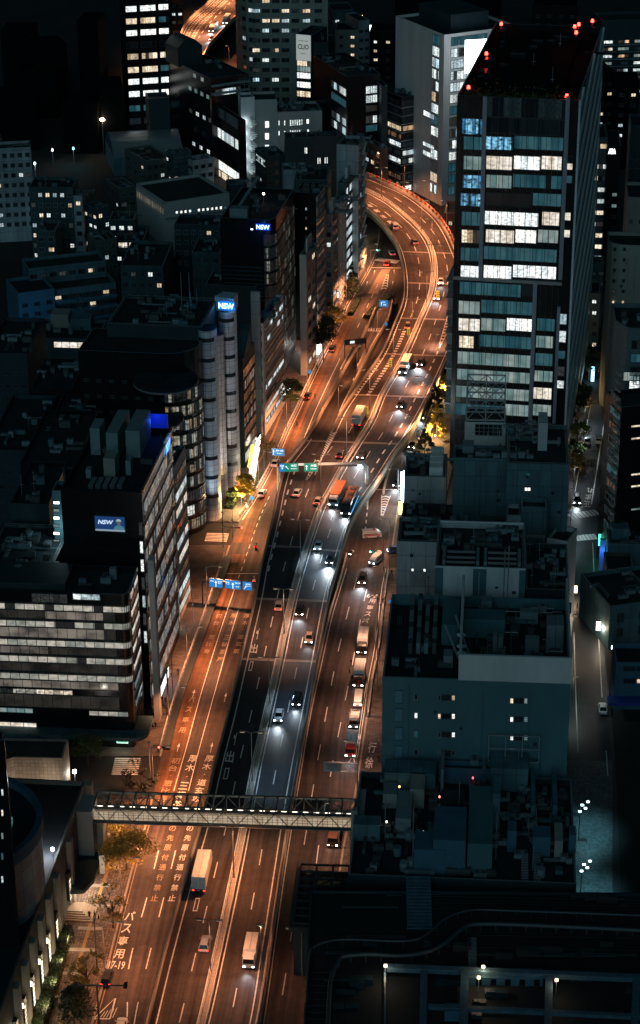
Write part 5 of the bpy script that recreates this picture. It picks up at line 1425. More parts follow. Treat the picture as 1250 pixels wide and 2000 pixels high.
# more plant on the dark station roof
rr = random.Random(77)
for k in range(46):
    x, y = rr.uniform(600, 1245), rr.choice((rr.uniform(1745, 1775), rr.uniform(1830, 1880), rr.uniform(1900, 1995)))
    lx, ly = SB.roofpx(x, y); m = MB(); w, d, h = rr.uniform(.8, 4), rr.uniform(.5, 1.6), rr.uniform(.3, 1.3)
    if k % 3: m.box(0, 0, 0, w, d, h); m.box(.1, .1, h, w * .5, d * .8, h + .15); nm = 'vent_box'
    else: m.tube([(0, 0, .3), (w * 3, 0, .3), (w * 3, 0, 0)], .1, 5); m.tube([(0, .4, .3), (w * 3, .4, .3)], .07, 5); m.bar((0, -.1, .15), (0, .5, .15), .2); nm = 'pipe'
    m.build(nm, (ROOFL, WALLS['dark'], STEEL_D)[k % 3], SB.t, (lx, ly, SB.zr))
for y in (1752, 1764, 1776, 1826, 1850): 
    a = Vector((*SB.roofpx(820, y), SB.zr + .2)); b = Vector((*SB.roofpx(1300, y + 9), SB.zr + .2)); m = MB(); m.bar(a, b, .12); m.bar(a + Vector((0, .8, 0)), b + Vector((0, .8, 0)), .08); m.bar(a, a + Vector((0, .8, 0)), .1); m.build('cable_rail', STEEL_D, SB.t)

# roof plant and planting on the glass tower, pipes and joints on the big blank walls
T.units(16, 301, .1, .9, .12, .9, WALLS['black'], 1.6)
rr = random.Random(12); m = MB()
for k in range(1500):
    p = Vector((rr.uniform(1, T.W - 4), rr.uniform(1, 4.5) if rr.random() < .7 else rr.uniform(4, 14), T.zr + abs(rr.gauss(0, 1.1)))); u = Vector((rr.gauss(0, 1), rr.gauss(0, 1), rr.gauss(0, 1))).normalized() * .4; v = u.cross(Vector((rr.gauss(0, 1), rr.gauss(0, 1), rr.gauss(0, 1)))).normalized() * .3; m.quad([p - u, p + v, p + u, p - v])
m.build('roof_planting', mat('planting', (.05, .06, .015), .8, var=.5), T.t)
for b in BL:
    n_ = b.t.name
    if n_.startswith(('teal', 'stepped', 'annex', 'podium', 'office_block', 'cream_tower')):
        rr = random.Random(int(b.W * 10))
        for k in range(3):
            m = MB(); x = b.W * (k + rr.uniform(.2, .8)) / 3; m.tube([(x, -.12, 0), (x, -.12, b.H - rr.uniform(1, 3))], .07, 5); m.build('drainpipe', b.wm, b.t)
            w = rr.uniform(.5, 1.1); b.win('f', b.W * rr.uniform(.1, .9), b.H - rr.uniform(3, 14), w, w, 'black', frm=b.wm, name='vent')
# ================================================================== left hand side, near to far
def arcpoly(W, D, side='r', n=6, r=None):
    """rectangle whose front right (or left) corner is rounded"""
    r = r or min(W, D) * .5; pts = []
    if side == 'r':
        pts = [(0, 0), (W - r, 0)] + [(W - r + r * math.sin(PI / 2 * k / n), r - r * math.cos(PI / 2 * k / n)) for k in range(1, n)] + [(W, r), (W, D), (0, D)]
    else:
        pts = [(0, r)] + [(r - r * math.cos(PI / 2 * k / n), r - r * math.sin(PI / 2 * k / n)) for k in range(1, n)] + [(r, 0), (W, 0), (W, D), (0, D)]
    return pts
def curved_band(b, pts, v0, v1, key, pw=1.5, out=.05, frm=None, name='window_band'):
    """glazing strip that follows a footprint path"""
    m = MB(); u = 0
    for (a, c) in zip(pts, pts[1:]):
        a, c = Vector((*a, 0)), Vector((*c, 0)); d = (c - a); l = d.length; d.normalize(); n = Vector((d.y, -d.x, 0)) * out; a, c = a + n, c + n
        m.quad([(a.x, a.y, v0), (c.x, c.y, v0), (c.x, c.y, v1), (a.x, a.y, v1)], 0, [(u, 0), (u + l, 0), (u + l, v1 - v0), (u, v1 - v0)])
        k = max(1, round(l / pw))
        for i in range(k): q = a + (c - a) * i / k + n; m.box(q.x - .06, q.y - .06, v0, q.x + .06, q.y + .06, v1, 1)
        for vv in (v0, v1): m.bar((a.x + n.x, a.y + n.y, vv), (c.x + n.x, c.y + n.y, vv), .12, .12, 1)
        u += l
    return m.build(name, [G[key], frm or FRAME], b.t)
# ---- glass office with light bands, lower left
B = Bld('glass_office', 'wide black glass office with pale lit floor bands at the lower left', 249, 1162, 1462, -30, 5, anchor='R', wall='black', yback=1098, poly=lambda W, D: arcpoly(W, D, 'r', 5, 1.2), cap=False)
r_ = 1.2; path = [(0, 0), (B.W - r_, 0)] + [(B.W - r_ + r_ * math.sin(PI / 2 * k / 5), r_ - r_ * math.cos(PI / 2 * k / 5)) for k in range(1, 6)]
NIGHT = litwin('night_interior', (.80, .72, .60), (1, .86, .70), .17, .42, 1.9, group=6, clutter=.75, noise=.22, dim=.12, pv=.2)
G['night'] = NIGHT
G['shelf'] = litwin('window_shelf', (.72, .78, .66), (1, .92, .78), .42, .93, 1.95, clutter=.45, noise=.9, pv=.45)
ybs = [(1178, 1192), (1211, 1225), (1248, 1262), (1280, 1294), (1314, 1328), (1346, 1356), (1384, 1394)]
for j, (y0, y1) in enumerate(ybs):
    _, va = B.px('f', 120, y1); _, vb = B.px('f', 120, y0)
    vb = va + (vb - va) * .85
    if j < 5: curved_band(B, path, va, vb, 'shelf', 1.95, .12)
    elif j == 5: B.band('f', 1, B.W - 12, va, vb, 'creamp', 1.95, out=.1)
    else: B.band('f', B.W - 9, B.W - 1, va, vb, 'shelf', 1.95, out=.1); B.band('f', 1, 8, va, vb, 'dimw', 1.95, out=.1)
    if j < 6:
        _, vc = B.px('f', 120, ybs[j + 1][0]); B.band('f', .4, B.W - 2.7, vc + .25, va - .25, 'night', 1.95, out=.04, name='dark_glazing', mul=.08)
B.bandpx('f', 62, 1160, 132, 1176, 'coolp', 1.95); B.bandpx('f', 142, 1160, 196, 1171, 'cool', 1.95)
for j in range(7): v = B.px('f', 240, 1185 + j * 35)[1]; B.band('r', 3, B.D - .6, v, v + 1.6, 'cream' if j < 5 else 'dimw', 1.1); B.band('r', 3, B.D - .6, v - 1.9, v - .3, 'rust' if j < 3 else 'dark', 1.1)
for y0, y1 in ((1432, 1439), (1441, 1451)):
    B.winpx('f', 228, y0, 250, y1, G['green'], frm=glow('mint_rim', (.6, 1, .8), 1.0))
u_, v_ = B.px('f', 5, 1425); B.band('f', .5, 8.5, B.px('f', 30, 1438)[1], B.px('f', 30, 1410)[1], 'cream', 2.6, out=.1)
m = MB()
for k in range(6): B_ = m.box(0, 0, k * .3, 7, .3, k * .3 + .12)
B.units(10, 71, .05, .8, .2, .9); B.lbox('roof_deck', 1, 2, B.zr, B.W * .55, B.D - 1, B.zr + 1.8, WALLS['dark']); B.lbox('air_conditioner', B.W - 5, B.D - 4, B.zr, B.W - 3.6, B.D - 3, B.zr + 2.4, AC)
pl = B.px('r', 262, 1300)
m = MB(); B.lbox('pillar', B.W + 2.2, B.D - 1.0, -.3, B.W + 3.4, B.D + 1.5, B.H + 2.0, WALLS['white'])
m = MB(); m.prism(arcpoly(B.W + 3, 9, 'r', 5, 3.2), 3.4, 4.2, 0); m.build('canopy', WALLS['mid'], B.t, (0, -3, 0))
point(B.t, (B.W - 2, -2.2, 2.6), 160, (1, .85, .6))
# ---- office with the billboard and the long lit flank
B = Bld('striped_office', 'long office block with a dark front, a blue billboard and a lit side wall', 277, 962, 1386, 118, 7.2, anchor='R', wall='black', xback=336, parapet=1.8, cap=False, roof=mat('near_black_roof', (.02, .022, .025), .8, var=.5))
n = 9; dv = (B.H - 3) / n
for j in range(n):
    B.band('r', .5, B.D - .3, 2.4 + j * dv, 2.4 + j * dv + dv * .62, 'fins', .95, mul=.48, frm=WALLS['brown'])
m = MB(); m.box(-.1, 0, B.H - .1, .35, B.D, B.H + .5); m.build('copper_trim', mat('copper_trim', (.45, .2, .1), .4, .6), B.t, (B.W, 0, 0))
for j in range(7):
    B.win('f', B.W - .55, B.H - 8 - j * 4.1, .8, 2.9, 'cool' if j % 3 else 'coolp')
B.bandpx('r', 319, 853, 329, 885, 'blue', .8)
u0, v1 = B.px('f', 186, 1006); u1, v0 = B.px('f', 245, 1037); w, h = u1 - u0, v1 - v0
m = MB(); m.box(-.15, -.45, -.15, w + .15, -.05, h + .15, 1); m.quad([(0, -.47, h * .12), (w, -.47, h * .12), (w, -.47, h), (0, -.47, h)], 0); m.quad([(0, -.47, 0), (w, -.47, 0), (w, -.47, h * .12), (0, -.47, h * .12)], 2)
bb = m.build('billboard', [glow('board_blue', (.008, .04, .14), .8), FRAME, glow('board_strip', (.5, .65, .8), .35)], B.t, (u0, 0, v0))
m = MB(); add_text(m, 'NSW', w * .5, h * .3, lambda x, y: Vector((w * .36 + x + y * .2, -.5, h * .62 + y)), .04); m.build('letters', glow('board_white', (.6, .75, .95), .75), bb)
m = MB(); m.cyl(0, 0, 0, .01, h * .14, 14); hx = w * .8
def disc(m, cx, cz, rx, rz, y, mi=0, a0=0, a1=2 * PI, n=18):
    m.quad([(cx + rx * math.cos(a0 + (a1 - a0) * k / n), y, cz + rz * math.sin(a0 + (a1 - a0) * k / n)) for k in range(n + (0 if a1 - a0 > 6 else 1))], mi)
m = MB(); disc(m, hx, h * .62, h * .13, h * .17, -.485, 1); disc(m, hx, h * .70, h * .17, h * .17, -.49, 0, 0, PI); m.quad([(hx - h * .34, -.485, h * .13), (hx + h * .38, -.485, h * .13), (hx + h * .3, -.485, h * .34), (hx + h * .1, -.485, h * .44), (hx - h * .1, -.485, h * .44), (hx - h * .27, -.485, h * .34)], 2)
m.build('picture', [glow('pic_helmet', (.55, .66, .72), .4), glow('pic_face', (.25, .22, .2), .3), glow('pic_coat', (.12, .3, .42), .4)], bb)
GH = mat('penthouse_green', (.2, .27, .27), .7, var=.2)
for x0, y0, x1, y1, h in ((178, 868, 197, 888, 6), (209, 850, 232, 897, 6), (247, 850, 275, 893, 6), (203, 914, 226, 930, 4), (246, 918, 256, 928, 3.2), (168, 928, 178, 934, 2)):
    B.boxpx('roof_house', x0, y0, x1, y1, h, GH if x0 != 203 else WALLS['cream'])
for k in range(5): B.boxpx('solar_panel', 172 + k * 14, 938, 182 + k * 14, 955, .8, STEEL)
lx, ly = B.roofpx(288, 862); m = MB(); m.box(0, 0, .2, 5.5, .3, 4.2); m.build('blue_lit_wall', glow('deep_blue', (.01, .06, .9), .1), B.t, (lx - 2, ly + 5, B.zr)); point(B.t, (lx + 1, ly + 3, B.zr + 3.5), 110, (.03, .12, 1))  # glowing box stands in for a wall lit blue
B.sign('r', 320, 850, 331, 884, 'NSW', (.1, .35, 1), None, 2.2, depth=.3, bold=.05)
B.units(8, 72, .1, .8, .5, .95)
# ---- low dark buildings left of it, with a bright stair
B = Bld('dark_roof_building', 'low dark building with railed roof between the glass office and the billboard front', 100, 1112, 1400, -40, 6, anchor='R', wall='dark', yback=1020, cap=False)
B.units(14, 73); B.rail()
B.sign('f', 30, 1130, 31, 1131, '.', (.01, .01, .01), None, .01) if False else None
B = Bld('stair_tower', 'narrow open stair tower with bright white landings left of the billboard', 101, 958, 1330, 122, 6, anchor='L', wall='mid', depth=5)
m = MB()
for k in range(6):
    v = B.px('f', 110, 980 + k * 16)[1]; B.winpx('f', 104, 978 + k * 15, 117, 985 + k * 15, glow('landing_white', (.8, .95, 1), 5) if k % 2 == 0 else 'dimw')
point(B.t, (2, -3, B.H - 8), 420, (.6, .9, 1))
for k, (xa, yt, yb, xo, yk, wl) in enumerate([(95, 985, 1290, 20, 900, 'dark'), (150, 905, 1200, 40, 800, 'black'), (62, 880, 1130, -30, 770, 'dark'), (140, 760, 1010, 60, 700, 'black'), (52, 690, 900, -30, 620, 'dark'), (150, 830, 1090, 95, 770, 'black')]):
    B = Bld('dark_block', ['dark block with a few lit windows left of the white stair tower', 'unlit flat roofed block above the billboard office', 'dark block at the left edge below the unlit roofs', 'dark small block behind the disc canopies', 'dark block at the left edge below the blue apartments', 'slim unlit block left of the rooftop plant houses'][k], xa, yt, yb, xo, 4, anchor='R', wall=wl, yback=yk, cap=False)
    B.grid('f', 5, 5, 1.3, 1.3, B.H - 20, 3.6, .12 if k in (0, 2) else .03, ('warm', 'coolp'), off='black', seed=k); B.units(6, 80 + k)
# ---- office with disc canopies
B = Bld('disc_office', 'dark office with two large round canopies and a curved lit glass corner', 380, 694, 1052, 152, 8, anchor='R', wall='black', yback=640, parapet=1.0, poly=lambda W, D: arcpoly(W, D, 'r', 7, 7.5))
B_ = B
path = [(B.W - 22, 0), (B.W - 7.5, 0)] + [(B.W - 7.5 + 7.5 * math.sin(PI / 2 * k / 7), 7.5 - 7.5 * math.cos(PI / 2 * k / 7)) for k in range(1, 8)]
G['gold'] = litwin('window_gold', (1, .66, .34), (.8, .95, .9), .6, .38, .8, group=1, clutter=.85, noise=1.2)
for j in range(12):
    v = 1.5 + j * 3.75
    if v + 3 > B.H - 6: break
    curved_band(B, path[1:], v, v + 2.7, 'creamp' if j in (1, 2) else 'gold', 1.0, .1)
for x, y, rx in ((328, 735, 56), (300, 808, 64)):
    q = None; zz = B.px('f', x, y)[1]; u = B.px('f', x, y)[0]; r = 7.6
    m = MB(); m.cyl(0, 0, -.5, .3, r, 40); m.cyl(0, 0, .3, .55, r * .97, 40)
    for k in range(14): a = 2 * PI * k / 14; m.bar((0, 0, .6), (r * .95 * math.cos(a), r * .95 * math.sin(a), .6), .15)
    m.build('disc_canopy', [ROOFM], B.t, (u, -2.5, zz))
    m = MB(); m.cyl(0, 0, -.62, -.2, r + .05, 40); m.build('canopy_rim', AC, B.t, (u, -2.5, zz))
B.grid('f', 9, 6, 1.2, .8, 20, 4, .06, ('cool', 'warm'), off='black')
B2 = Bld('plant_house', 'broad dark rooftop plant block behind the disc canopies', 394, 640, 1010, 208, 8, anchor='R', wall='dark', yback=575, cap=True)
B2.units(18, 91); B2.rail()
for x in (355, 371):
    lx, ly = B2.roofpx(x, 600); m = MB(); m.tube([(0, 0, 0), (0, 0, 9)], .09, 5); m.build('mast', STEEL, B2.t, (lx, ly, B2.zr))
# ---- silver tower: two slender rounded shafts and a bulging panel
def shaft(name, label, px_, yt, yb, wpx, el=1.25, n=9):
    lo, hi = 5, 120
    for _ in range(40):
        h = (lo + hi) / 2
        q = P(px_, yt, h)
        if proj((q.x, q.y, 0))[1] < yb: lo = h
        else: hi = h
    q = P(px_, yt, h); sc = abs(proj((q.x + 1, q.y, h))[0] - proj(q)[0]); r = wpx / 2 / sc
    t = thing(name, label, 'tower', (q.x, q.y, 0), -rad(9)); m = MB(); N = 28
    pts = [(r * math.cos(2 * PI * k / N), r * el * math.sin(2 * PI * k / N)) for k in range(N)]
    m.prism(pts, 0, h, 0, 1); m.build('shaft', [WALLS['silver'], ROOFM], t)
    for j in range(n):
        z = h - (h - 4) * (j + .55) / n; w = MB(); a0, a1 = -2.6, -.55; K = 9
        for k in range(K):
            A = a0 + (a1 - a0) * k / K; C = a0 + (a1 - a0) * (k + 1) / K; rr_ = r + .03
            w.quad([(rr_ * math.cos(A), rr_ * el * math.sin(A), z), (rr_ * math.cos(C), rr_ * el * math.sin(C), z), (rr_ * math.cos(C), rr_ * el * math.sin(C), z + 1.0), (rr_ * math.cos(A), rr_ * el * math.sin(A), z + 1.0)], 0)
        w.build('window_slot', [G['black']], t)
    return t, h, r
t1, h1, r1 = shaft('silver_tower', 'left shaft of the silver clad twin tower, shorter one in front', 405, 640, 1010, 36)
t2, h2, r2 = shaft('silver_tower', 'right shaft of the silver twin tower, with glowing letters on top', 444, 603, 945, 36)
t3, h3, r3 = shaft('silver_tower', 'smooth bulging silver pier between the two window shafts', 425, 652, 966, 24, 1.0, 0)
m = MB(); m.prism([(-r2 * 1.25, -r2 * .6), (r2, -r2 * 1.3), (r2 * 1.02, r2 * .8), (-r2 * .6, r2)], h2 + .01, h2 + 3.6, 0); m.build('sign_wall', WALLS['silver'], t2)
m = MB(); add_text(m, 'NSW', 3.9, 1.5, lambda x, y: Vector((.35 + x, -r2 * 1.36 + x * -.12, h2 + 1.8 + y)), .02); m.build('letters', glow('neon_pale', (.35, .8, 1), 3.5), t2)
m = MB(); m.box(-1.9, 0, 0, 2.3, .05, 2.4); m.build('sign_glow_panel', glow('neon_blue_panel', (.02, .22, .8), .45), t2, (.25, -r2 * 1.3, h2 + .6), -.12)
point(t2, (.6, -r2 * 1.3 - 1.4, h2 + 1.8), 160, (.05, .4, 1)); point(t1, (r1 + 1.2, 0, h1 + 1.5), 120, (.04, .3, 1))
for tt, pw, c in ((t1, 6000, (.7, .86, 1)), (t2, 7000, (.66, .84, 1)), (t3, 9000, (1, .82, .7))):
    spot(tt, (3.0, -13, .6), pw, c, 64, rot=(PI - .50, 0, 0), name='added_up_light')  # unseen lights added to brighten the silver shafts
# ---- dark building with rust coloured side, then the white striped one
B = Bld('rust_glass_building', 'dark building with a rust toned lit glass side next to the silver tower', 474, 702, 915, 454, 12, anchor='R', wall='dark', xback=497)
for j in range(11): B.band('r', .3, B.D - .2, 1.5 + j * 3.3, 4.2 + j * 3.3, ('cream' if j in (0,) else 'rust' if j % 3 else 'gold'), .8, frm=STEEL_D) if 4.2 + j * 3.3 < B.H - .5 else None
m = MB(); m.quad([(0, 0, 0), (B.W, 0, 0), (B.W, 8, 6), (0, 8, 6)]); m.quad([(B.W, 0, 0), (B.W, 8, 0), (B.W, 8, 6)]); m.quad([(0, 0, 0), (0, 8, 6), (0, 8, 0)]); m.quad([(0, 8, 0), (0, 8, 6), (B.W, 8, 6), (B.W, 8, 0)]); m.build('sloped_roof', WALLS['mid'], B.t, (0, 1, B.H))
B = Bld('striped_white_building', 'white building with dark ribbon windows along the street, lit along its lowest floors', 514, 632, 852, 497, 12.5, anchor='R', wall=mat('bright_tile', (.62, .58, .55), .6, var=.15, scale=.3), xback=553)
nf = 9; dv = (B.H - 3) / nf
for j in range(nf):
    B.band('r', 1.6, B.D - .6, 3 + j * dv, 3 + j * dv + dv * .42, ('cool', 'cream', 'dark', 'cool', 'dark', 'rust', 'dark', 'coolp', 'coolp')[j], 1.3, mul=.08)
    B.band('f', .4, B.W - .4, 3 + j * dv, 3 + j * dv + dv * .35, 'black' if j % 3 else 'rust', 1.3)
B.lbox('stair_tower', -.6, -1.2, 0, B.W - .6, -.05, B.H + 9, WALLS['pale']); B.units(5, 93); spot(B.t, (B.W + 5, B.D * .4, 9), 300, (1, .8, .6), 120)
# ---- dark curved tower with blue letters
B = Bld('curved_glass_tower', 'dark tower with a rounded glass corner and glowing blue letters', 536, 430, 760, 430, 10, anchor='R', wall='black', xback=574, parapet=1.2, poly=lambda W, D: arcpoly(W, D, 'r', 8, min(3, D * .8)))
rr0 = min(3, B.D * .8); path = [(B.W - rr0 + rr0 * math.sin(PI / 2 * k / 8), rr0 - rr0 * math.cos(PI / 2 * k / 8)) for k in range(0, 9)] + [(B.W, B.D)]
G['spark'] = litwin('window_sparkle', (.6, .9, .85), (1, .8, .6), .5, .14, .5, clutter=.97, noise=1.3)
for j in range(15):
    v = 1.5 + j * 3.7
    if v + 3.4 < B.H - 1: curved_band(B, path, v, v + 3.0, 'spark', 1.3, .08)
for j in range(9): B.lbox('louvre', .5, -.06, B.H - 14 - j * 1.2, B.W - rr0 - .4, 0, B.H - 13.6 - j * 1.2, WALLS['dark'])
B.sign('f', 500, 437, 528, 449, 'NSW', (.5, .8, 1), (.005, .05, .7), 2.6, .55, depth=.3, bold=.015, pad=.92)
u, v = B.px('f', 514, 446); point(B.t, (u, -3.0, v), 330, (.04, .2, 1))
B.winpx('f', 489, 445, 495, 450, glow('small_white', (.9, .95, 1), 2)); B.units(3, 94); m = MB(); m.bar((3, 4, B.zr + 1), (8, 14, B.zr + 9), .6); m.box(2, 3, B.zr, 7, 6, B.zr + 3); m.build('crane_arm', AC, B.t)
lx, ly = B.roofpx(515, 392, B.H); m = MB(); m.tube([(0, 0, 0), (0, 0, 3)], .08, 5, 0); m.cyl(0, 0, 3, 3.4, .3, 8, 1); m.build('roof_lamp', [STEEL, glow('warm_bulb', (1, .75, .5), 14)], B.t, (lx, ly, B.zr))
# ---- the row along the street beyond
ROW = [
 ('narrow white faced building with dark square windows beside the green tower', 598, 498, 735, 585, 616, 'white', 9, 'dark', .1),
 ('dark tower with striped side wall and three tiny lit windows on its front', 617, 378, 668, 574, 633, 'black', 13, 'stripe', .15),
 ('cream building with dark window bands and one pale lit floor', 650, 418, 612, 634, 660, 'cream', 9, 'band', .2),
 ('narrow building behind a silver metal lattice', 661, 397, 596, 645, 673, 'silver', 10, 'lattice', .1),
 ('building with tall greenish lit windows near the street crossing', 675, 358, 562, 660, 698, 'mid', 9, 'green', .8),
 ('grey block with a striped fire stair at the end of the row', 700, 284, 545, 657, 714, 'pale', 12, 'stair', .3)]
for k, (lb, xa, yt, yb, xo, xb, wl, nf, kind, lit) in enumerate(ROW):
    B = Bld('street_building', lb, xa, yt, yb, xo, 13.2, anchor='R', wall=wl, xback=xb)
    dv = (B.H - 3) / nf
    for j in range(nf):
        v = 2.2 + j * dv
        if kind == 'dark': B.win('r', B.D * .3, v + dv * .4, 3.4, 1.7, 'black' if j not in (0, 5) else 'cream', 2); B.win('r', B.D * .75, v + dv * .4, 3.4, 1.7, 'black' if j % 4 else 'warm', 2)
        elif kind == 'stripe':
            B.band('r', .3, B.D - .3, v, v + dv * .45, 'rust' if j in (4, 7, 9) else 'dark', 1.4, frm=WALLS['white']); m = MB(); m.box(0, .3, v + dv * .5, .5, B.D - .3, v + dv * .92); m.build('balcony', WALLS['white'], B.t, (B.W, 0, 0))
        elif kind == 'band': B.band('f', .6, B.W - .6, v, v + dv * .4, 'dark' if j != 6 else 'cool', 1.4); B.band('r', .6, B.D - .6, v, v + dv * .4, 'dark' if j not in (1, 6) else 'coolp', 1.4)
        elif kind == 'green': B.band('r', .5, B.D * .6, v, v + dv * .66, 'coolp' if j > 1 else 'cool', 1.2); B.band('r', B.D * .66, B.D - .5, v, v + dv * .6, 'creamp' if j % 2 else 'cool', 1.2)
        elif kind == 'stair': m = MB(); m.bar((0, B.D * .45, v), (0, B.D - .3, v + dv * .7), .5, .15); m.bar((0, B.D * .45, v + dv * .98), (0, B.D - .3, v + dv * .72), .5, .15); m.build('fire_stair', WHITE_M, B.t, (B.W + .4, 0, 0)); B.band('r', .5, B.D * .4, v, v + dv * .5, 'coolp' if j in (3, 7, 9, 1) else 'dark', 1.2)
    if kind == 'lattice':
        m = MB()
        for j in range(16):
            z0 = B.H * j / 16; z1 = B.H * (j + 1) / 16; m.bar((.5, 0, z0), (.5, B.D, z1), .16); m.bar((.5, B.D, z0), (.5, 0, z1), .16)
        for q in range(5): m.bar((.5, B.D * q / 4, 0), (.5, B.D * q / 4, B.H), .2)
        m.build('lattice', WHITE_M, B.t, (B.W, 0, 0))
    if kind == 'stripe':
        for y in (408, 426, 446): B.winpx('f', 596, y - 3, 600, y + 3, 'warm' if y == 446 else 'cool')
    if k in (0, 2, 4): B.lbox('penthouse', 1, B.D * .3, B.zr, min(B.W - .5, 7), B.D * .8, B.zr + 4.5, WALLS['plain'])
    B.units(5, 100 + k)
shopfront(622, 688, 4, 3.2, (1, .93, .85), 5, 'bright shop window under the dark street trees', az=103, z=.3, power=1500)
shopfront(503, 868, 3, 2.5, (1, .88, .7), 5, 'white shop light beside the silver tower foot', az=103, z=3, power=900)
shopfront(560, 765, 5, 1.2, (.9, .97, 1), 4, 'long cool canopy light at the end of the striped white building', az=102, z=4, power=600)
shopfront(517, 812, 6, 1.0, (.95, .97, 1), 3.5, 'lower canopy light of the striped white building', az=102, z=4, power=500)
shopfront(656, 580, 1.2, 1.6, (.75, .9, 1), 7, 'small pale sign light above the yellowish tree', az=60, z=3, power=300)
shopfront(707, 458, 1.5, 3.2, (1, .8, .45), 3, 'yellow shop sign at the far crosswalk corner', az=80, z=3, power=600)
shopfront(702, 500, 1.2, 5, (1, .95, .9), 3, 'tall white shop sign by the far crosswalk', az=90, z=.5, power=400)
shopfront(313, 1299, 1.3, 3.0, (.12, .8, .15), 1.6, 'green lit shop sign on the lit office flank', az=60, z=1, power=60)
shopfront(313, 1272, 1.6, 2.0, (.6, .9, 1), 9, 'bright blue white shop light on the lit office flank', az=60, z=2.5, power=500)
shopfront(343, 1192, 1.5, 3.6, (.9, .12, .05), 1.4, 'red shop sign at the far end of the lit office flank', az=70, z=2.5, power=60)
shopfront(338, 1235, 7, 3.0, (1, .9, .78), 2.2, 'wide lit shop front on the ground floor of the striped office', az=97, z=.3, power=900)
shopfront(318, 1340, 9, 2.6, (.9, .95, 1), 1.6, 'cool lit entrance glass at the foot of the striped office', az=97, z=.3, power=900)
p1, p2 = P(501, 876, 4.5), P(489, 952, 4.0)
t = thing('lit_canopy', 'long glowing white canopy with a yellow edge behind the golden ginkgo', 'canopy', tuple(p1)); m = MB(); v = p2 - p1
m.tube([(0, 0, 0), tuple(v * .5 + Vector((0, 0, .5))), tuple(v)], .9, 10); m.build('cover', glow('canopy_white', (1, .88, .7), 1.3), t); m = MB(); m.tube([(-1.0, 0, .8), tuple(v * .55 + Vector((-1.0, 0, .8)))], .45, 6); m.build('edge_lights', glow('canopy_yellow', (.9, .85, .1), 1.6), t); point(t, tuple(v * .5 + Vector((3, 0, 0))), 900, (1, .85, .6), .5)
# ---- second slim office behind the lit flank
B = Bld('corner_office', 'slim striped office squeezed between the lit flank and the curved glass corner', 340, 912, 1215, 326, 9, anchor='R', wall='white', xback=362)
for j in range(9): B.band('r', .3, B.D - .3, 2 + j * (B.H - 3) / 9, 2 + j * (B.H - 3) / 9 + 2.1, ('cream', 'cool', 'rust')[j % 3], 1.0)
# ================================================================== far left and background
B = Bld('tall_office', 'tall black office with rows of bright office windows at the top left', 244, -60, 300, 333, -12, anchor='L', wall='black', depth=22)
for j, (y0, k) in enumerate([(11, 'office'), (35, 'warm'), (58, 'office'), (82, 'black'), (104, 'warm'), (130, 'warm'), (153, 'office'), (177, 'office'), (205, 'dim'), (230, 'dark')]):
    for i, (x0, x1) in enumerate(((245, 267), (273, 304), (309, 329))):
        o = j * .9 if j > 3 else j * .6
        B.bandpx('f', x0 + o, y0 - i * 2 + 1, min(x1 + o, 330), y0 - i * 2 + 12, k if not (i == 2 and j in (1, 5)) else 'dim', 1.9, name='window')
B = Bld('lift_shaft_block', 'dark blank block with a lit roof edge in front of the tall office', 290, 193, 320, 331, -12, anchor='L', wall='dark', depth=9)
# round apartment tower, top middle
xx = 470
def roundleft(W, D): return [(0, D * .9), (.6, D * .55), (2.2, D * .3), (4.6, D * .12), (8, 0), (W, 0), (W, D), (0, D)]
B = Bld('apartment_tower', 'large pale apartment tower with a rounded left corner and many small windows', 458, -60, 215, 640, -2, anchor='L', wall='cream', depth=22, poly=roundleft)
rr = random.Random(9)
for j in range(12):
    y = 2 + j * 19.2
    for i, x in enumerate((500, 519, 538, 557, 576, 598, 621)):
        if x > 575 and y > 60: continue
        B.winpx('f', x - 7, y - 4, x + 8, y + 4, rr.choice(('black', 'dark', 'black', 'dark', 'warm', 'coolp', 'black')), 3)
    for a, b_ in ((2, 3), (3, 4)):
        p, q = roundleft(B.W, B.D)[a], roundleft(B.W, B.D)[b_]; v = B.px('f', 505, y)[1]; c = ((p[0] + q[0]) / 2, (p[1] + q[1]) / 2)
        ang = math.atan2(q[1] - p[1], q[0] - p[0]); place_mesh('window', win_mesh(2.6, 1.7, 'cool' if (j * 2 + a) % 5 == 0 else 'black', cols=2), B.t, (c[0] - .02, c[1] - .05, v), ang)
    m = MB(); pts = roundleft(B.W, B.D)[:6]; v = B.px('f', 505, y + 8)[1]
    for p, q in zip(pts, pts[1:]): m.bar((*p, v), (*q, v), .5, .3)
    m.build('ledge', WALLS['cream'], B.t)
B = Bld('sign_building', 'slim building with a tall white letter sign and bright lit floors', 578, 66, 260, 609, 22, anchor='L', wall='dark', depth=16)
B.sign('f', 579, 68, 607, 118, ' ', (.1, .1, .1), (.55, .6, .58), .1, .42, name='sign_board')
u, v = B.px('f', 593, 91); m = MB(); add_text(m, 'CLIO', 4.6, 2.0, lambda a, b: Vector((u + a, -.42, v + b)), .02); add_text(m, 'ROUND BASE', 4, .5, lambda a, b: Vector((u + a, -.42, v + 2.3 + b)), .01); add_text(m, 'SHIBUYA', 2.4, .5, lambda a, b: Vector((u + a, -.42, v - 2.6 + b)), .01)
m.build('letters', glow('letter_dark', (.01, .02, .02), .1), B.t)
for j, (y, k) in enumerate(((124, 'warm'), (134, 'dimw'), (147, 'office'), (165, 'office'), (183, 'warm'))): B.bandpx('f', 580, y - 5, 607, y + 6, k, 1.2)
B = Bld('dark_block', 'dark block right of the white letter sign', 641, 82, 260, 612, -6, anchor='R', wall='dark', depth=16, cap=False); B.units(4, 120)
B = Bld('white_building', 'white building with tall bright windows below the apartment tower', 492, 195, 350, 541, -4, anchor='L', wall='white', depth=12)
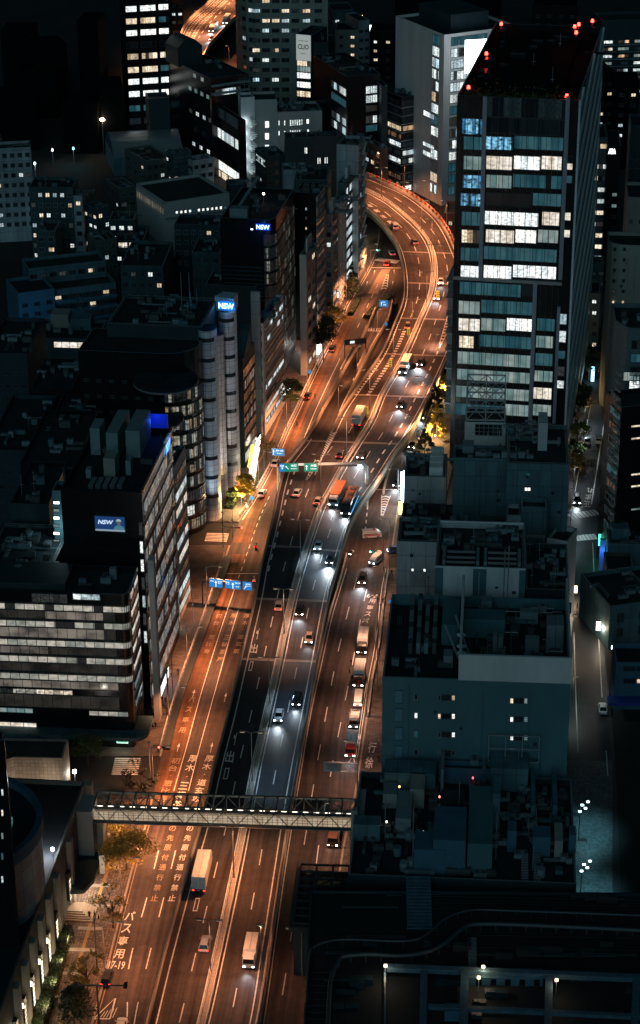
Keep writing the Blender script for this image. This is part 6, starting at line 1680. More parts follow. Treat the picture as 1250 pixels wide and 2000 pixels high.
for y in (243, 266, 289): B.winpx('f', 517, y - 7, 526, y + 7, 'office')
B = Bld('white_building', 'wide white building with slit windows and a railed roof', 541, 219, 350, 629, -7, anchor='L', wall='white', depth=14)
for y in (240, 260):
    for x in (545, 556): B.winpx('f', x - 1.2, y - 5, x + 1.2, y + 5, 'office')
    for k in range(6): B.winpx('f', 566 + k * 4.4, y - 6 - k * .3, 569 + k * 4.4, y + 6 - k * .3, 'cool')
    B.winpx('f', 600 - 2, y - 8, 604, y + 2, 'office')
B.rail(); B.units(9, 121)
# spiral stair tower
B = Bld('stair_tower', 'glowing white stair tower with round lamps on every landing', 470, 190, 352, 497, -10, anchor='L', wall='plain', depth=7)
for k, y in enumerate((238, 261, 283, 305, 327)):
    m = MB(); m.cyl(0, 0, 0, .3, .6, 12); u, v = B.px('f', 476, y)
    o = m.build('landing_lamp', glow('round_lamp', (.85, .97, 1), 12), B.t, (u, -.1, v)); o.rotation_euler = (PI / 2, 0, 0); point(B.t, (u, -1.0, v), 160, (.7, .93, 1))
    m = MB()
    for q in range(7):
        a = q * .45; m.bar((0, 0, q * .5 - 1.6), (2.4 * math.cos(a - 1.4), -2.0 + 2 * math.sin(a - 1.4), q * .5 - 1.6), .9, .12)
    m.build('spiral_steps', WHITE_M, B.t, (B.px('f', 488, y)[0], 0, v))
m = MB()
for q in range(3):
    for w in range(4): m.tube([(w * 1.6, 0, q * 2.2), (w * 1.6, 0, q * 2.2 + 2.2)], .07, 4); m.tube([(0, 0, q * 2.2 + 2.2), (5, 0, q * 2.2 + 2.2)], .07, 4)
m.build('antenna_frame', FRAME_L, B.t, (0, 1, B.H))
B = Bld('black_glass_office', 'black glass office whose left wall has long slanted rows of lit windows', 466, 236, 372, 480, -24, anchor='L', wall='black', xback=417)
for y, k in ((244, 'dark'), (284, 'cool'), (347, 'office'), (365, 'warm')):
    _, v = B.px('l', 460, y); B.band('l', 1, B.D - .6, v - 1, v + 2.6, k, 1.1)
B = Bld('dome_roof_office', 'black office with a dark rounded roof house and small lit windows', 412, 154, 345, 486, -29, anchor='L', wall='black', xback=330)
for y, xs, k in ((157, (.62, .8), 'dimw'), (186, (.5, .64, .78, .92), 'dimw'), (230, (.5, .66, .82, .95), 'coolp'), (262, (.6, .8), 'black'), (292, (.55, .72, .9), 'cool')):
    _, v = B.px('l', 400, y)
    for f in xs: B.win('l', B.D * f, v, 2.6, 1.7, k, 2)
B.bandpx('f', 420, 172, 470, 184, 'coolp', 1.6); B.lbox('ledge', 0, -.8, B.H - 3, B.W, 0, B.H - 2.2, AC); B.lbox('ledge', 0, -.8, B.H - 6, B.W, 0, B.H - 5.2, AC)
lx, ly = B.roofpx(372, 128, B.zr); m = MB(); w = 10; N = 10; prof = [(-w / 2, 0), (-w / 2, 7)] + [(-w / 2 + w * k / N, 7 + 3.2 * math.sin(PI * k / N)) for k in range(1, N)] + [(w / 2, 7), (w / 2, 0)]
for i in range(len(prof) - 1): (a, c), (a2, c2) = prof[i], prof[i + 1]; m.quad([(a, 0, c), (a, 11, c), (a2, 11, c2), (a2, 0, c2)])
m.quad([(p[0], 0, p[1]) for p in prof]); m.quad([(p[0], 11, p[1]) for p in prof][::-1]); m.build('roof_house', WALLS['dark'], B.t, (lx, ly, B.zr)); B.units(5, 122); B.winpx('f', 384, 118, 391, 124, 'office') if False else None
# wide lit school like building
B = Bld('school_building', 'white flat roofed building with a row of small lit windows and a ribbed side', 323, 395, 492, 448, -27, anchor='L', wall='white', xback=266)
for k in range(12): x = 345 + k * 8.6; B.winpx('f', x - 2.4, 411.5 - k * .9, x + 2.8, 418 - k * .9, 'office' if k not in (4, 11) else 'dim')
for k in range(11): x = 347 + k * 7.6; B.winpx('f', x - 1.4, 438 - k * .9, x + 1.4, 444 - k * .9, 'black' if k not in (1,) else 'office'); B.winpx('f', x + 10, 456 - k * .9, x + 13, 462 - k * .9, 'black')
B.lbox('ledge', -.3, -.9, B.H * .66, B.W, 0, B.H * .68, AC)
for k in range(15): B.lbox('fin', -.7, B.D * k / 15, 2, 0, B.D * k / 15 + .35, B.H - 1.0, WALLS['white'])
B.band('l', 1, B.D - 1, B.H - 4.5, B.H - 2.4, 'warm', 1.7, out=.05)
shopfront(322, 478, 3.4, 5, (.9, 1, .97), 4.5, 'bright white entrance light beside the white school like building', az=-27, z=.3, power=1500)
shopfront(300, 455, 5, 2, (.95, 1, .97), 3.0, 'second white entrance light along the ribbed wall', az=60, z=.3, power=800)
# hall with a barrel roof
q = P(224, 345, 0); t = thing('barrel_roof_hall', 'hall with a shiny barrel shaped metal roof in the dark left part', 'hall', tuple(q), rad(12)); m = MB(); N = 12; w = 13; prof = [(w * math.cos(PI - PI / 2 * k / N) if False else -w + w * 2 * k / N, 7 + 6 * math.sin(PI * k / N)) for k in range(N + 1)]
for (a, c), (a2, c2) in zip(prof, prof[1:]): m.quad([(0, a + w, c), (26, a + w, c), (26, a2 + w, c2), (0, a2 + w, c2)])
m.build('roof', gloss('barrel_metal', (.4, .44, .46), .3, .7), t, smooth=True); m = MB(); m.box(0, 0, 0, 26, 2 * w, 6.98); m.build('wall', WALLS['mid'], t)
for x, y, pw, c, lb, hh in ((203, 300, 150, (1, .72, .45), 'very bright warm mast lamp standing in the dark upper left', 13), (145, 322, 200, (.2, .75, .8), 'dim teal lamp beside the dark field', 6), (70, 352, 300, (.7, .95, 1), 'cool lamp beside the left apartment block', 6), (104, 320, 30, (1, 1, 1), 'tiny white lamp in the dark field', 5)):
    q = P(x, y, 0); t = thing('mast_lamp', lb, 'lamp', tuple(q)); m = MB(); m.tube([(0, 0, 0), (0, 0, hh)], .12, 6); m.build('pole', STEEL, t); m = MB(); m.cyl(0, 0, 0, .5, .8 if pw == 150 else .35, 10); m.cyl(0, 0, .5, .9, .8 if pw == 150 else .35, 10, r1=.1); m.build('lamp_head', glow('mast_%d' % pw, c, 60 if pw == 150 else 5), t, (0, 0, hh)); point(t, (0, -1.2, hh), pw * 1.5, c)
# assorted middle distance buildings
SPEC = [
 # label, anchor, xa, yt, yb, xo, az, xback/None, yback/None, wall, floors, cols, lit, front/side
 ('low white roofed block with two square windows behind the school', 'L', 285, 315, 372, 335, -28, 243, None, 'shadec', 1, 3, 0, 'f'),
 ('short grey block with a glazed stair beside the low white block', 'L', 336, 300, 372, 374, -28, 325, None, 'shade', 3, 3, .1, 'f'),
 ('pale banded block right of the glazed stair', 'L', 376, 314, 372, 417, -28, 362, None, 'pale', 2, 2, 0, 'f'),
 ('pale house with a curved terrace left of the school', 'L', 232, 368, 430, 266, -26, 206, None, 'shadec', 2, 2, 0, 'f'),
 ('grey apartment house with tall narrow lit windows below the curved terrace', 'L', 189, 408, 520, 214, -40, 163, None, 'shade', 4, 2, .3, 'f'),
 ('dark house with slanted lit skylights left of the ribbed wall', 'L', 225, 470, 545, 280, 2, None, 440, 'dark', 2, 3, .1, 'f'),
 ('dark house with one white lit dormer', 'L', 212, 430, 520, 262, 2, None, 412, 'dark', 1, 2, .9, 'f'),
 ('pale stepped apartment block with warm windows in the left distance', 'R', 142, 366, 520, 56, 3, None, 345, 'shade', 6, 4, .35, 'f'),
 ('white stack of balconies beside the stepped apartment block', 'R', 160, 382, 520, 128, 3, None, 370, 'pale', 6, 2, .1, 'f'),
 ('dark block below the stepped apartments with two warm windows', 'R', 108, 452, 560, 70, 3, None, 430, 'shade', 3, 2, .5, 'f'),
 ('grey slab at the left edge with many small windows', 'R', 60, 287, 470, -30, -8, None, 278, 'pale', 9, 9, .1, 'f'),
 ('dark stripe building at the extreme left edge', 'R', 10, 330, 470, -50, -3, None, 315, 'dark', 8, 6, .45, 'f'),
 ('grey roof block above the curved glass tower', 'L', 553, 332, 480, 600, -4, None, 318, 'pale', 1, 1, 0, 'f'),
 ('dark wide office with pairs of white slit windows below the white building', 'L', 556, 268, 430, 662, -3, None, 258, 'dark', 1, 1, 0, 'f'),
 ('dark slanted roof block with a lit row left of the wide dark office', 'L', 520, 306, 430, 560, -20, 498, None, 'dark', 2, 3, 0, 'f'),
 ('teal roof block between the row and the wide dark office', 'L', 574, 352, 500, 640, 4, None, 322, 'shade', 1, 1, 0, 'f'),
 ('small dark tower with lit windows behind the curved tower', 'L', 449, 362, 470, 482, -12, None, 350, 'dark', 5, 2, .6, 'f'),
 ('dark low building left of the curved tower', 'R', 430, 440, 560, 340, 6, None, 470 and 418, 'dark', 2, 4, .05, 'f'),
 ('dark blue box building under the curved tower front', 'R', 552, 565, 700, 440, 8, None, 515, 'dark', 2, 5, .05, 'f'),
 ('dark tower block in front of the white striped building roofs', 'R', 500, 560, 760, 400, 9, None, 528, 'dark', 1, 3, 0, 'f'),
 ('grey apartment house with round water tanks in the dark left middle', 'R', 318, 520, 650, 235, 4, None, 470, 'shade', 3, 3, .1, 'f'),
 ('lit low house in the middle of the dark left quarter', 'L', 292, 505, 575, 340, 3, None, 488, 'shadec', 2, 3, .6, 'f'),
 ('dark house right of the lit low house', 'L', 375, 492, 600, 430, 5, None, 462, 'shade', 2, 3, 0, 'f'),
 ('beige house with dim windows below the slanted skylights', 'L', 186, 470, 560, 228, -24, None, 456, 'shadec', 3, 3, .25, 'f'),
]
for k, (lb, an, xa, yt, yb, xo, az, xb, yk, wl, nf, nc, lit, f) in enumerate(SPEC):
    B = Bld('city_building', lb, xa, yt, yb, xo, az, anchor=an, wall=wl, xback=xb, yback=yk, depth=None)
    dv = 3.4
    if nf > 1 or lit > 0 or k in (0,):
        nc = min(2 * nc, int(B.W / 2.2)) or 1; nf = max(1, min(nf + 2, int((B.H - 2) / dv)))
        B.grid('f', nc, nf, min(2.2, B.W / nc * .6), 1.5, B.H - 2.6 - dv * (nf - 1), dv, min(.6, lit * 1.1 + .06), ('warm', 'cool', 'coolp'), off='black', seed=k + 40, frm=AC if k % 2 else None)
    B.units(4, 140 + k, big=.9)
    if k % 3 == 0: B.rail()
    if xb is not None and nf > 1: B.grid('l', 3, nf, 1.6, 1.3, B.H - 3 - dv * (nf - 1), dv, min(.6, lit * 1.1 + .06), ('warm', 'cool'), off='black', seed=k + 80)
for x, y in ((490, 440),): pass
Bw = BL[-11]
# slit windows on the wide dark office
for b in BL:
    if 'pairs of white slit' in b.t['label']:
        for x, y in ((596, 294), (599, 294), (621, 314), (625, 314), (635, 313), (639, 313)): b.winpx('f', x - 1, y - 6, x + 1, y + 6, 'office')
    if 'lit row left' in b.t['label']:
        _, v = b.px('l', 510, 320); b.band('l', 1, b.D - 1, v, v + 2.4, 'cool', 1.1, mul=.3)
    if 'slanted lit skylights' in b.t['label']:
        for x0, x1 in ((231, 249), (252, 272)):
            a0 = b.roofpx(x0, 484, b.H - 5); m = MB(); b.winpx('f', x0, 473, x1, 484, 'cream', 3)
# blue washed stepped apartment building
B = Bld('blue_apartments', 'apartment building with a blue lit end wall and curved balconies', 35, 573, 672, 106, -22, anchor='L', wall='blue', depth=14)
B.grid('f', 3, 4, 1.8, 1.3, B.H - 4, -3.1, .2, ('dimw',), off='black'); point(B.t, (-4, -8, 6), 330, (.03, .4, 1)); point(B.t, (4, -14, 12), 300, (.06, .45, .9))
B = Bld('blue_apartments', 'balcony wing of the blue lit apartments with warm windows', 106, 566, 656, 226, -20, anchor='L', wall='mid', depth=14)
for j in range(5):
    v = B.H - 3.2 - j * 3.1; m = MB(); m.box(0, -1.3, v - .9, B.W * .34, 0, v - .1); m.box(B.W * .42, -1.3, v - .9, B.W, 0, v - .1); m.build('balcony', WALLS['blue'], B.t)
    for i in range(9): B.win('f', B.W * (i + .5) / 9, v + .6, 2.0, 1.3, 'warm' if (i * 5 + j * 3) % 7 == 0 else 'black', 2)
B = Bld('blue_apartments', 'upper set back storeys of the blue lit apartments', 55, 525, 640, 206, -18, anchor='L', wall='mid', depth=10)
for j in range(2):
    for i, k in enumerate(('black', 'dark', 'black', 'cool', 'black', 'black', 'warm', 'black')): B.win('f', B.W * (i + .5) / 8, B.H - 2.6 - j * 3.2, 2.2, 1.4, k if j == 0 else 'black', 2)
B.lbox('ledge', -1, -1.4, B.H - 6.5, B.W + 1, 0, B.H - 6.0, WALLS['blue'])
B = Bld('terrace_house', 'grey house with a brightly lit roof terrace in the dark left middle', 68, 660, 760, 190, 5, anchor='L', wall='mid', yback=622)
B.bandpx('f', 105, 646 + 22, 168, 659 + 20, 'cream', 2.4); B.boxpx('roof_house', 100, 628, 135, 640, 4, WALLS['cream']); B.boxpx('roof_house', 138, 632, 178, 645, 3.4, WALLS['mid']); B.units(5, 160)
B = Bld('cyan_edge_house', 'dark house with a cyan lit end wall at the left edge', 70, 690, 760, 30, 5, anchor='R', wall='dark', depth=6); B.bandpx('r', 69, 700, 72, 720, 'cool', .8)
# buildings behind and above
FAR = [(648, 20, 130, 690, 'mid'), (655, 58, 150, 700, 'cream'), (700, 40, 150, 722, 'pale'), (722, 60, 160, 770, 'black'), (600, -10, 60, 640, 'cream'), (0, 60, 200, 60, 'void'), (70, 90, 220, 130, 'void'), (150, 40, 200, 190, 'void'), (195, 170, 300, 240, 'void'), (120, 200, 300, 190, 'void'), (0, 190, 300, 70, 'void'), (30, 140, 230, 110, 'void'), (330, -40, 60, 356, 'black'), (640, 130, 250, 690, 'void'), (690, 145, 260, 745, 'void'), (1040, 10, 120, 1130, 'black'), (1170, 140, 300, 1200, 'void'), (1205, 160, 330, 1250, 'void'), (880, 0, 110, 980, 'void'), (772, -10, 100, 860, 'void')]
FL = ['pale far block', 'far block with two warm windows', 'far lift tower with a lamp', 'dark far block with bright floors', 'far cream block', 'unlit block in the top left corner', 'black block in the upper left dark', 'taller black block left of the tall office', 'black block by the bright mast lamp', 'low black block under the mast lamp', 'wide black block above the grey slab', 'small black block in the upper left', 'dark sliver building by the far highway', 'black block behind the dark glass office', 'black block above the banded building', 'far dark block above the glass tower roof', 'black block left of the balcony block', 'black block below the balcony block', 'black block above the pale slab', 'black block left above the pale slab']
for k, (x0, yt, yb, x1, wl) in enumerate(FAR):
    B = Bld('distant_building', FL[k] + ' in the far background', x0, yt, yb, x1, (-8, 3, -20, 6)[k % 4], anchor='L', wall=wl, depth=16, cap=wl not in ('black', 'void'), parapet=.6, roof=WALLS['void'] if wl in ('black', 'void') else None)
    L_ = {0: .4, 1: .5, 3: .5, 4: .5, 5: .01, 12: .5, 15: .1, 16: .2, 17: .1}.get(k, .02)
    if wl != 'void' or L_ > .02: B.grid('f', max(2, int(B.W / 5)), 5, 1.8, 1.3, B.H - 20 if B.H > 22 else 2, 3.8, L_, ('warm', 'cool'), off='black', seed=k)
q = P(703, 36, 0); 
shopfront(704, 38, 2.0, 2.0, (1, .8, .5), 8, 'small warm lamp on the far lift tower', z=6, power=100)
shopfront(732, 62, 6, 3, (.8, .97, 1), 3, 'bright cool floor of the far block', z=3)
# distant random town with sparse lights
rr = random.Random(21)
# far piece of the highway at the top
FA = Curve([(190, 330), (58, 358), (10, 406), (-60, 476)], 8); FB = Curve([(190, 375), (100, 404), (44, 453), (-40, 530)], 8)
yy = [190 - 10 * i for i in range(23)]; m = MB(); ribbon(m, [FA.at(y) for y in yy], [FB.at(y) for y in yy]); tag(m.build('far_expressway', A_OLD), kind='structure')
m = MB(); belly(FA, FB, yy); tag(m.build('far_viaduct', CONC_D), kind='structure')
mk2 = MB(); mk['p'] = mk2; solid(FA, 1, 185, -20, .3); solid(FB, -1, 185, -20, .3); dashes(between(FA, FB, .5), 185, -20, 5, 5, .3)
for f in (.13, .2, .3, .37): dashes(between(FA, FB, f), 185, -20, 1.4, 1.8, .9)
tag(mk2.build('lane_marking', PAINT), kind='structure')
for C0, lb in ((FA, 'left parapet of the far piece of expressway'), (FB, 'right parapet of the far piece of expressway')):
    pts = C0.line(188, -40, 8); o = pts[0].copy(); m = MB(); sweep(m, [p - o for p in pts], -.2, .2, -.3, 1.6); tag(m.build('expressway_barrier', PAR, None, tuple(o)), lb, 'barrier')
for i, y in enumerate((150, 110, 70, 35, 5)):
    p = between(FA, FB, .5)(y); q0 = proj(p); street_lamp(*q0, 8, 'lamp pole on the far expressway, number %s from below' % ('one', 'two', 'three', 'four', 'five')[i] if False else 'far expressway lamp pole, %s' % ('nearest, behind the domed roof', 'beside the dark truck', 'beside the white truck', 'near the top edge', 'at the very top edge')[i], 11, two, 16000, SOD)
m = MB(); ribbon(m, [P(440, y) for y in range(150, 50, -10)], [P(470, y) for y in range(150, 50, -10)], 0, .1); tag(m.build('far_street', A_OLD), kind='structure')
street_lamp(448, 130, 0, 'street lamp beside the apartment tower foot', 9, ((-1, 0),), 4000, SOD)
B = Bld('station_sign', 'green and yellow lit sign beside the tall office', 331, 82, 110, 346, -5, anchor='L', wall='black', depth=1, parapet=0, cat='sign')
B.bandpx('f', 332, 84, 346, 91, glow('sign_yellow', (1, .6, .05), 1.6), 3, name='panel'); B.bandpx('f', 332, 92, 346, 100, glow('sign_green', (.02, .5, .3), .6), 3, name='panel')
# ================================================================== lower left hotel podium
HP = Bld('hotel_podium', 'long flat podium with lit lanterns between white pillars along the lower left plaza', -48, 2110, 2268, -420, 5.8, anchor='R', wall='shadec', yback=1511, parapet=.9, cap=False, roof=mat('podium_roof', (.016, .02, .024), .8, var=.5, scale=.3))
LANT = litwin('lantern', (1, .78, .5), (1, .86, .62), 2.6, 1.0, .5, clutter=.3, noise=3)
for i, (x, y) in enumerate(((171, 1632), (131, 1737), (106, 1817), (91, 1857), (76, 1898), (60, 1941), (44, 1984), (28, 2028))):
    u, v = HP.px('r', x, y); m = MB(); m.quad([(0, 0, 0), (1.1, 0, 0), (1.1, 0, 4.6), (0, 0, 4.6)], 0, [(0, 0), (1.1, 0), (1.1, 4.6), (0, 4.6)]); m.box(0, .02, 0, 1.1, .55, 4.6, 1); m.box(-.1, -.1, 4.6, 1.2, .6, 6.0, 1)
    for k in range(6): m.box(-.03, -.06, k * .9, 1.13, 0, k * .9 + .09, 1)
    m.build('lantern', [LANT, STEEL_D], HP.t, (HP.W + .6, u - .55, v - 2.2), PI / 2); point(HP.t, (HP.W + 2.6, u, v - 1.5), 210, (1, .72, .42), .3)
    m = MB(); m.box(-.2, -.9, -.5, .9, .9, HP.H - 1.6); m.build('pillar', WALLS['cream'], HP.t, (HP.W, u + 2.2, 0)); 
    m = MB(); m.cyl(0, 0, 0, .6, .38, 10); m.build('globe_lamp', glow('globe_lamp', (1, .82, .55), 9), HP.t, (HP.W + .5, u - 1.9, v + 3.2)) if i > 2 else None
m = MB(); m.prism([(0, 0), (3, .5), (4.2, 4), (4.2, 9), (3, 13), (0, 14)], 4.0, 4.8, 0); u = HP.px('r', 150, 1690)[0]; m.build('entrance_canopy', WALLS['dark'], HP.t, (HP.W, u - 9, 0)); point(HP.t, (HP.W + 2.5, u - 3, 3.6), 1500, (1, .82, .62), .5); point(HP.t, (HP.W + 2.0, u + 5, 3.0), 900, (1, .82, .62), .5)
m = MB(); m.box(0, 0, 0, .3, 9, 3.6); m.build('lit_wall', WALLS['white'], HP.t, (HP.W + .1, u - 8, 0))
# entrance steps and flagpoles
p = P(152, 1800, .15); t = thing('stone_steps', 'stone steps in front of the white wall at the plaza', 'steps', tuple(p), -rad(5.8)); m = MB()
for k in range(5): m.box(-3.4, k * .45, 0, 2.6 - k * .5, 4.6, .18 * (k + 1))
m.build('step', KERB, t)
for i, (x, y) in enumerate(((118, 1752), (122, 1744), (127, 1736))):
    p = P(x + 3, y, .15); t = thing('flagpole', ('left of three bare flagpoles at the plaza', 'middle of three bare flagpoles at the plaza', 'right of three bare flagpoles at the plaza')[i], 'flagpole', tuple(p)); m = MB(); m.tube([(0, 0, 0), (0, 0, 10.5)], .1, 6, r2=.06); m.build('pole', WHITE_M, t); m = MB(); m.cyl(0, 0, 10.5, 10.8, .16, 8); m.build('finial', WHITE_M, t)
# round drum building and its neighbours
c = P(-106, 1606, 29); t = thing('round_hall', 'round roofed dark hall with lit rim standing on the podium at the left edge', 'hall', (c.x, c.y, 0)); Rr = abs(P(82, 1606, 29).x - c.x)
m = MB(); m.cyl(0, 0, 13, 28.2, Rr - .4, 72, 0, 1); m.build('wall', [WALLS['pale'], ROOFM], t)
m = MB()
for k in range(72):
    a, b = 2 * PI * k / 72, 2 * PI * (k + 1) / 72
    f = lambda r, q, z: (r * math.cos(q), r * math.sin(q), z)
    m.quad([f(Rr, a, 27), f(Rr, b, 27), f(Rr, b, 29.4), f(Rr, a, 29.4)]); m.quad([f(Rr, a, 29.4), f(Rr, b, 29.4), f(Rr - 1.1, b, 29.4), f(Rr - 1.1, a, 29.4)]); m.quad([f(Rr - 1.1, b, 28), f(Rr - 1.1, a, 28), f(Rr - 1.1, a, 29.4), f(Rr - 1.1, b, 29.4)])
m.build('rim', WALLS['blue'], t)
m = MB()
for k in range(3):
    a = -.1 + k * .12; m.quad([((Rr - 9) * math.cos(a), (Rr - 9) * math.sin(a), 28.25), ((Rr - 5) * math.cos(a), (Rr - 5) * math.sin(a), 28.25), ((Rr - 5) * math.cos(a + .1), (Rr - 5) * math.sin(a + .1), 28.25), ((Rr - 9) * math.cos(a + .1), (Rr - 9) * math.sin(a + .1), 28.25)])
m.build('skylight', glow('skylight_teal', (.25, .5, .45), .22), t, (0, 0, .03))
for x, y, pw, ro in ((103, 1668, 1500, (rad(110), 0, rad(80))), (68, 1751, 1900, (rad(105), 0, rad(60)))):
    q = P(x, y, HP.H); s_ = thing('roof_spotlight', 'small bright spotlight on the podium roof, %s' % ('upper' if y < 1700 else 'lower'), 'spotlight', tuple(q)); m = MB(); m.tube([(0, 0, -.8), (0, 0, .8)], .08, 5, 1); m.cyl(0, 0, .8, 1.2, .3, 10); m.build('lamp_head', [glow('spot_glass', (.85, .93, 1), 20), STEEL], s_); point(s_, (-1.2, .4, 1.2), pw, (.9, .93, 1), .2)
B = Bld('hotel_tower', 'dark tower wall with a few lit windows at the extreme lower left', 8, 1446, 1990, -60, -7, anchor='R', wall='black', depth=3)
for y, k in ((1540, 'cool'), (1580, 'warm'), (1625, 'dimw'), (1665, 'dim'), (1710, 'cool')): B.winpx('f', 2, y, 7, y + 14, k)
B = Bld('stone_pavilion', 'cream tiled pavilion wall with a curved end left of the dark crossing', 122, 1481, 1575, -40, 3, anchor='R', wall=matgrid('cream_tile', (.42, .34, .27), (.2, .16, .12), .8, .8, .7, .04), depth=7, parapet=.4, poly=lambda W, D: [(0, -2), (3, -2.2), (5, -1.2), (6.5, 0), (W, 0), (W, D), (0, D)])
spot(B.t, (B.W * .55, -5, 1), 900, (1, .75, .55), 110, rot=(rad(120), 0, 0)); point(B.t, (B.W - 1, -3.0, 6.5), 160, (1, .85, .65), .2)
p = P(75, 1556, 0); tag(MB().box(-.8, 0, 0, .8, 1.2, 8).build('white_pillar', WALLS['white'], None, tuple(p)), 'white lit pillar between the tiled pavilion and the dark podium roof', 'pillar')
for x, y, c_, lb in ((148, 1509, (1, .93, .8), 'bright white lamp at the near corner of the dark crossing'), (104, 1536, (.85, 1, .9), 'round pale lamp between the pavilion and the podium')):
    p = P(x, y + 34, 0); t = thing('wall_lamp', lb, 'lamp', tuple(p)); m = MB(); m.tube([(0, 0, 0), (0, 0, 4)], .1, 5, 1); m.cyl(0, 0, 4, 4.5, .35, 10, 0); m.build('lamp_head', [glow('wl_%.1f' % c_[2], c_, 18), STEEL], t); point(t, (0, -.9, 4.2), 260, c_)
# plaza paving lines
m = MB(); C_ = Curve([(1685,216),(1740,197),(1830,169),(1932,139),(2010,116)], 0); pts = C_.line(1650, 2090, 20); ribbon(m, offset_line(pts, -.3), offset_line(pts, .3), 0, .162)
C_ = Curve([(1290,378),(1380,350),(1460,324)], 0)
C2 = Curve([(900,508),(860,528),(810,548)], 0); pts = C2.line(905, 800, 10); ribbon(m, offset_line(pts, -.25), offset_line(pts, .25), 0, .162)
tag(m.build('tactile_strip', TACTILE), kind='structure')
m = MB()
for y, x0, x1 in ((1733, 168, 214), (1773, 164, 214), (1817, 152, 200), (1859, 132, 188), (1905, 114, 152), (1950, 100, 134), (1632, 205, 250)):
    a, b = P(x0, y), P(x1, y + 1); m.quad([(a.x, a.y, .163), (b.x, b.y, .163), (b.x, b.y + .9, .163), (a.x, a.y + .9, .163)])
tag(m.build('paving_band', CONC), kind='structure')

# ================================================================== the footbridge
def hs(x, y0, z0, yt):
    q = P(x, y0, z0); lo, hi = z0, z0 + 120
    for _ in range(50):
        z = (lo + hi) / 2
        if proj((q.x, q.y, z))[1] > yt: lo = z
        else: hi = z
    return q, z
zb, zt = 12.0, 14.9
a = P(182, 1577, zt); b = P(692, 1593, zt); L = math.hypot(b.x - a.x, b.y - a.y); azb = math.atan2(b.y - a.y, b.x - a.x)
FB_ = thing('footbridge', 'long covered steel footbridge with glowing panels crossing the whole road', 'footbridge', (a.x, a.y, 0), azb)
Wd = 5.2; DS = gloss('bridge_steel', (.05, .07, .08), .4, .5); n = 20
m = MB(); m.box(0, 0, zb - .5, L, Wd, zb, 0); m.build('deck', mat('bridge_deck', (.3, .28, .25), .7), FB_)
m = MB()
for y in (0, Wd):
    m.bar((0, y, zt), (L, y, zt), .35, .4); m.bar((0, y, zb), (L, y, zb), .35, .5)
for i in range(n + 1):
    x = L * i / n; m.bar((x, 0, zt), (x, Wd, zt + .02), .25, .25); m.bar((x, Wd, zb), (x, Wd, zt), .2)
    if i < n: m.bar((x, Wd, zb if i % 2 else zt), (x + L / n, Wd, zt if i % 2 else zb), .16)
m.build('truss', DS, FB_)
m = MB()
for i in range(n):
    x = L * i / n; m.bar((x, -.08, zb if i % 2 else zt), (x + L / n, -.08, zt if i % 2 else zb), .13)
m.build('brace', DS, FB_)
PAN = litwin('bridge_panel', (1, .72, .46), (1, .82, .58), .38, 1.0, .55, clutter=.2, noise=.7, pv=.3)  # light of the lamps inside is put into the panels as glow
m = MB(); m.quad([(0, .16, zb + .1), (L, .16, zb + .1), (L, .16, zt - .9), (0, .16, zt - .9)], 0, [(0, 0), (L, 0), (L, 2.6), (0, 2.6)]); m.quad([(L, .24, zb + .1), (0, .24, zb + .1), (0, .24, zt - .9), (L, .24, zt - .9)], 0); m.build('side_panel', PAN, FB_); m = MB()
for i in range(int(L / .9)): m.box(i * .9, .02, zb + .1, i * .9 + .07, .15, zt - .9)
for k in range(4): m.box(0, -.02, zb + .3 + k * .55, L, .02, zb + .36 + k * .55)
m.build('balustrade', DS, FB_)
for i in range(24):
    x = L * (i + .5) / 24; m = MB(); m.box(-.45, -.08, 0, .45, .08, .1); m.build('strip_lamp', glow('strip_lamp', (1, .9, .7), 3.5), FB_, (x, 1.5, zt - .7))
for i in range(12): point(FB_, (L * (i + .5) / 12, 1.8, zb + 2.0), 75, (1, .75, .5), .2)
for i in range(6): spot(FB_, (L * (i + .5) / 6, Wd / 2, zb - .8), 500, (1, .55, .28), 140)
m = MB()
for x in (.4, L - .8): m.box(x, .6, 0, x + 1.0, Wd - .6, zb - .6)
m.build('pier', CONC, FB_)
m = MB(); m.box(L - .6, -.6, 0, L + .6, .3, zt + 1.4); m.build('end_pillar', CONC, FB_); m = MB(); m.box(L, .6, 0, L + 1.6, 12, zt - 2); m.build('stair_house', WALLS['white'], FB_); m = MB(); m.box(-3.4, -.5, 0, -.2, Wd, zb + 2.2); m.build('end_house', WALLS['white'], FB_)
m = MB(); m.box(L - .4, -22, 5.2, L + .9, -.6, 5.7); m.box(L - .4, -22, 5.7, L - .2, -.6, 6.8); m.box(L + .7, -22, 5.7, L + .9, -.6, 6.8); m.box(L + .1, -21, 0, L + .6, -20, 5.2); m.build('ramp_walkway', CONC, FB_)

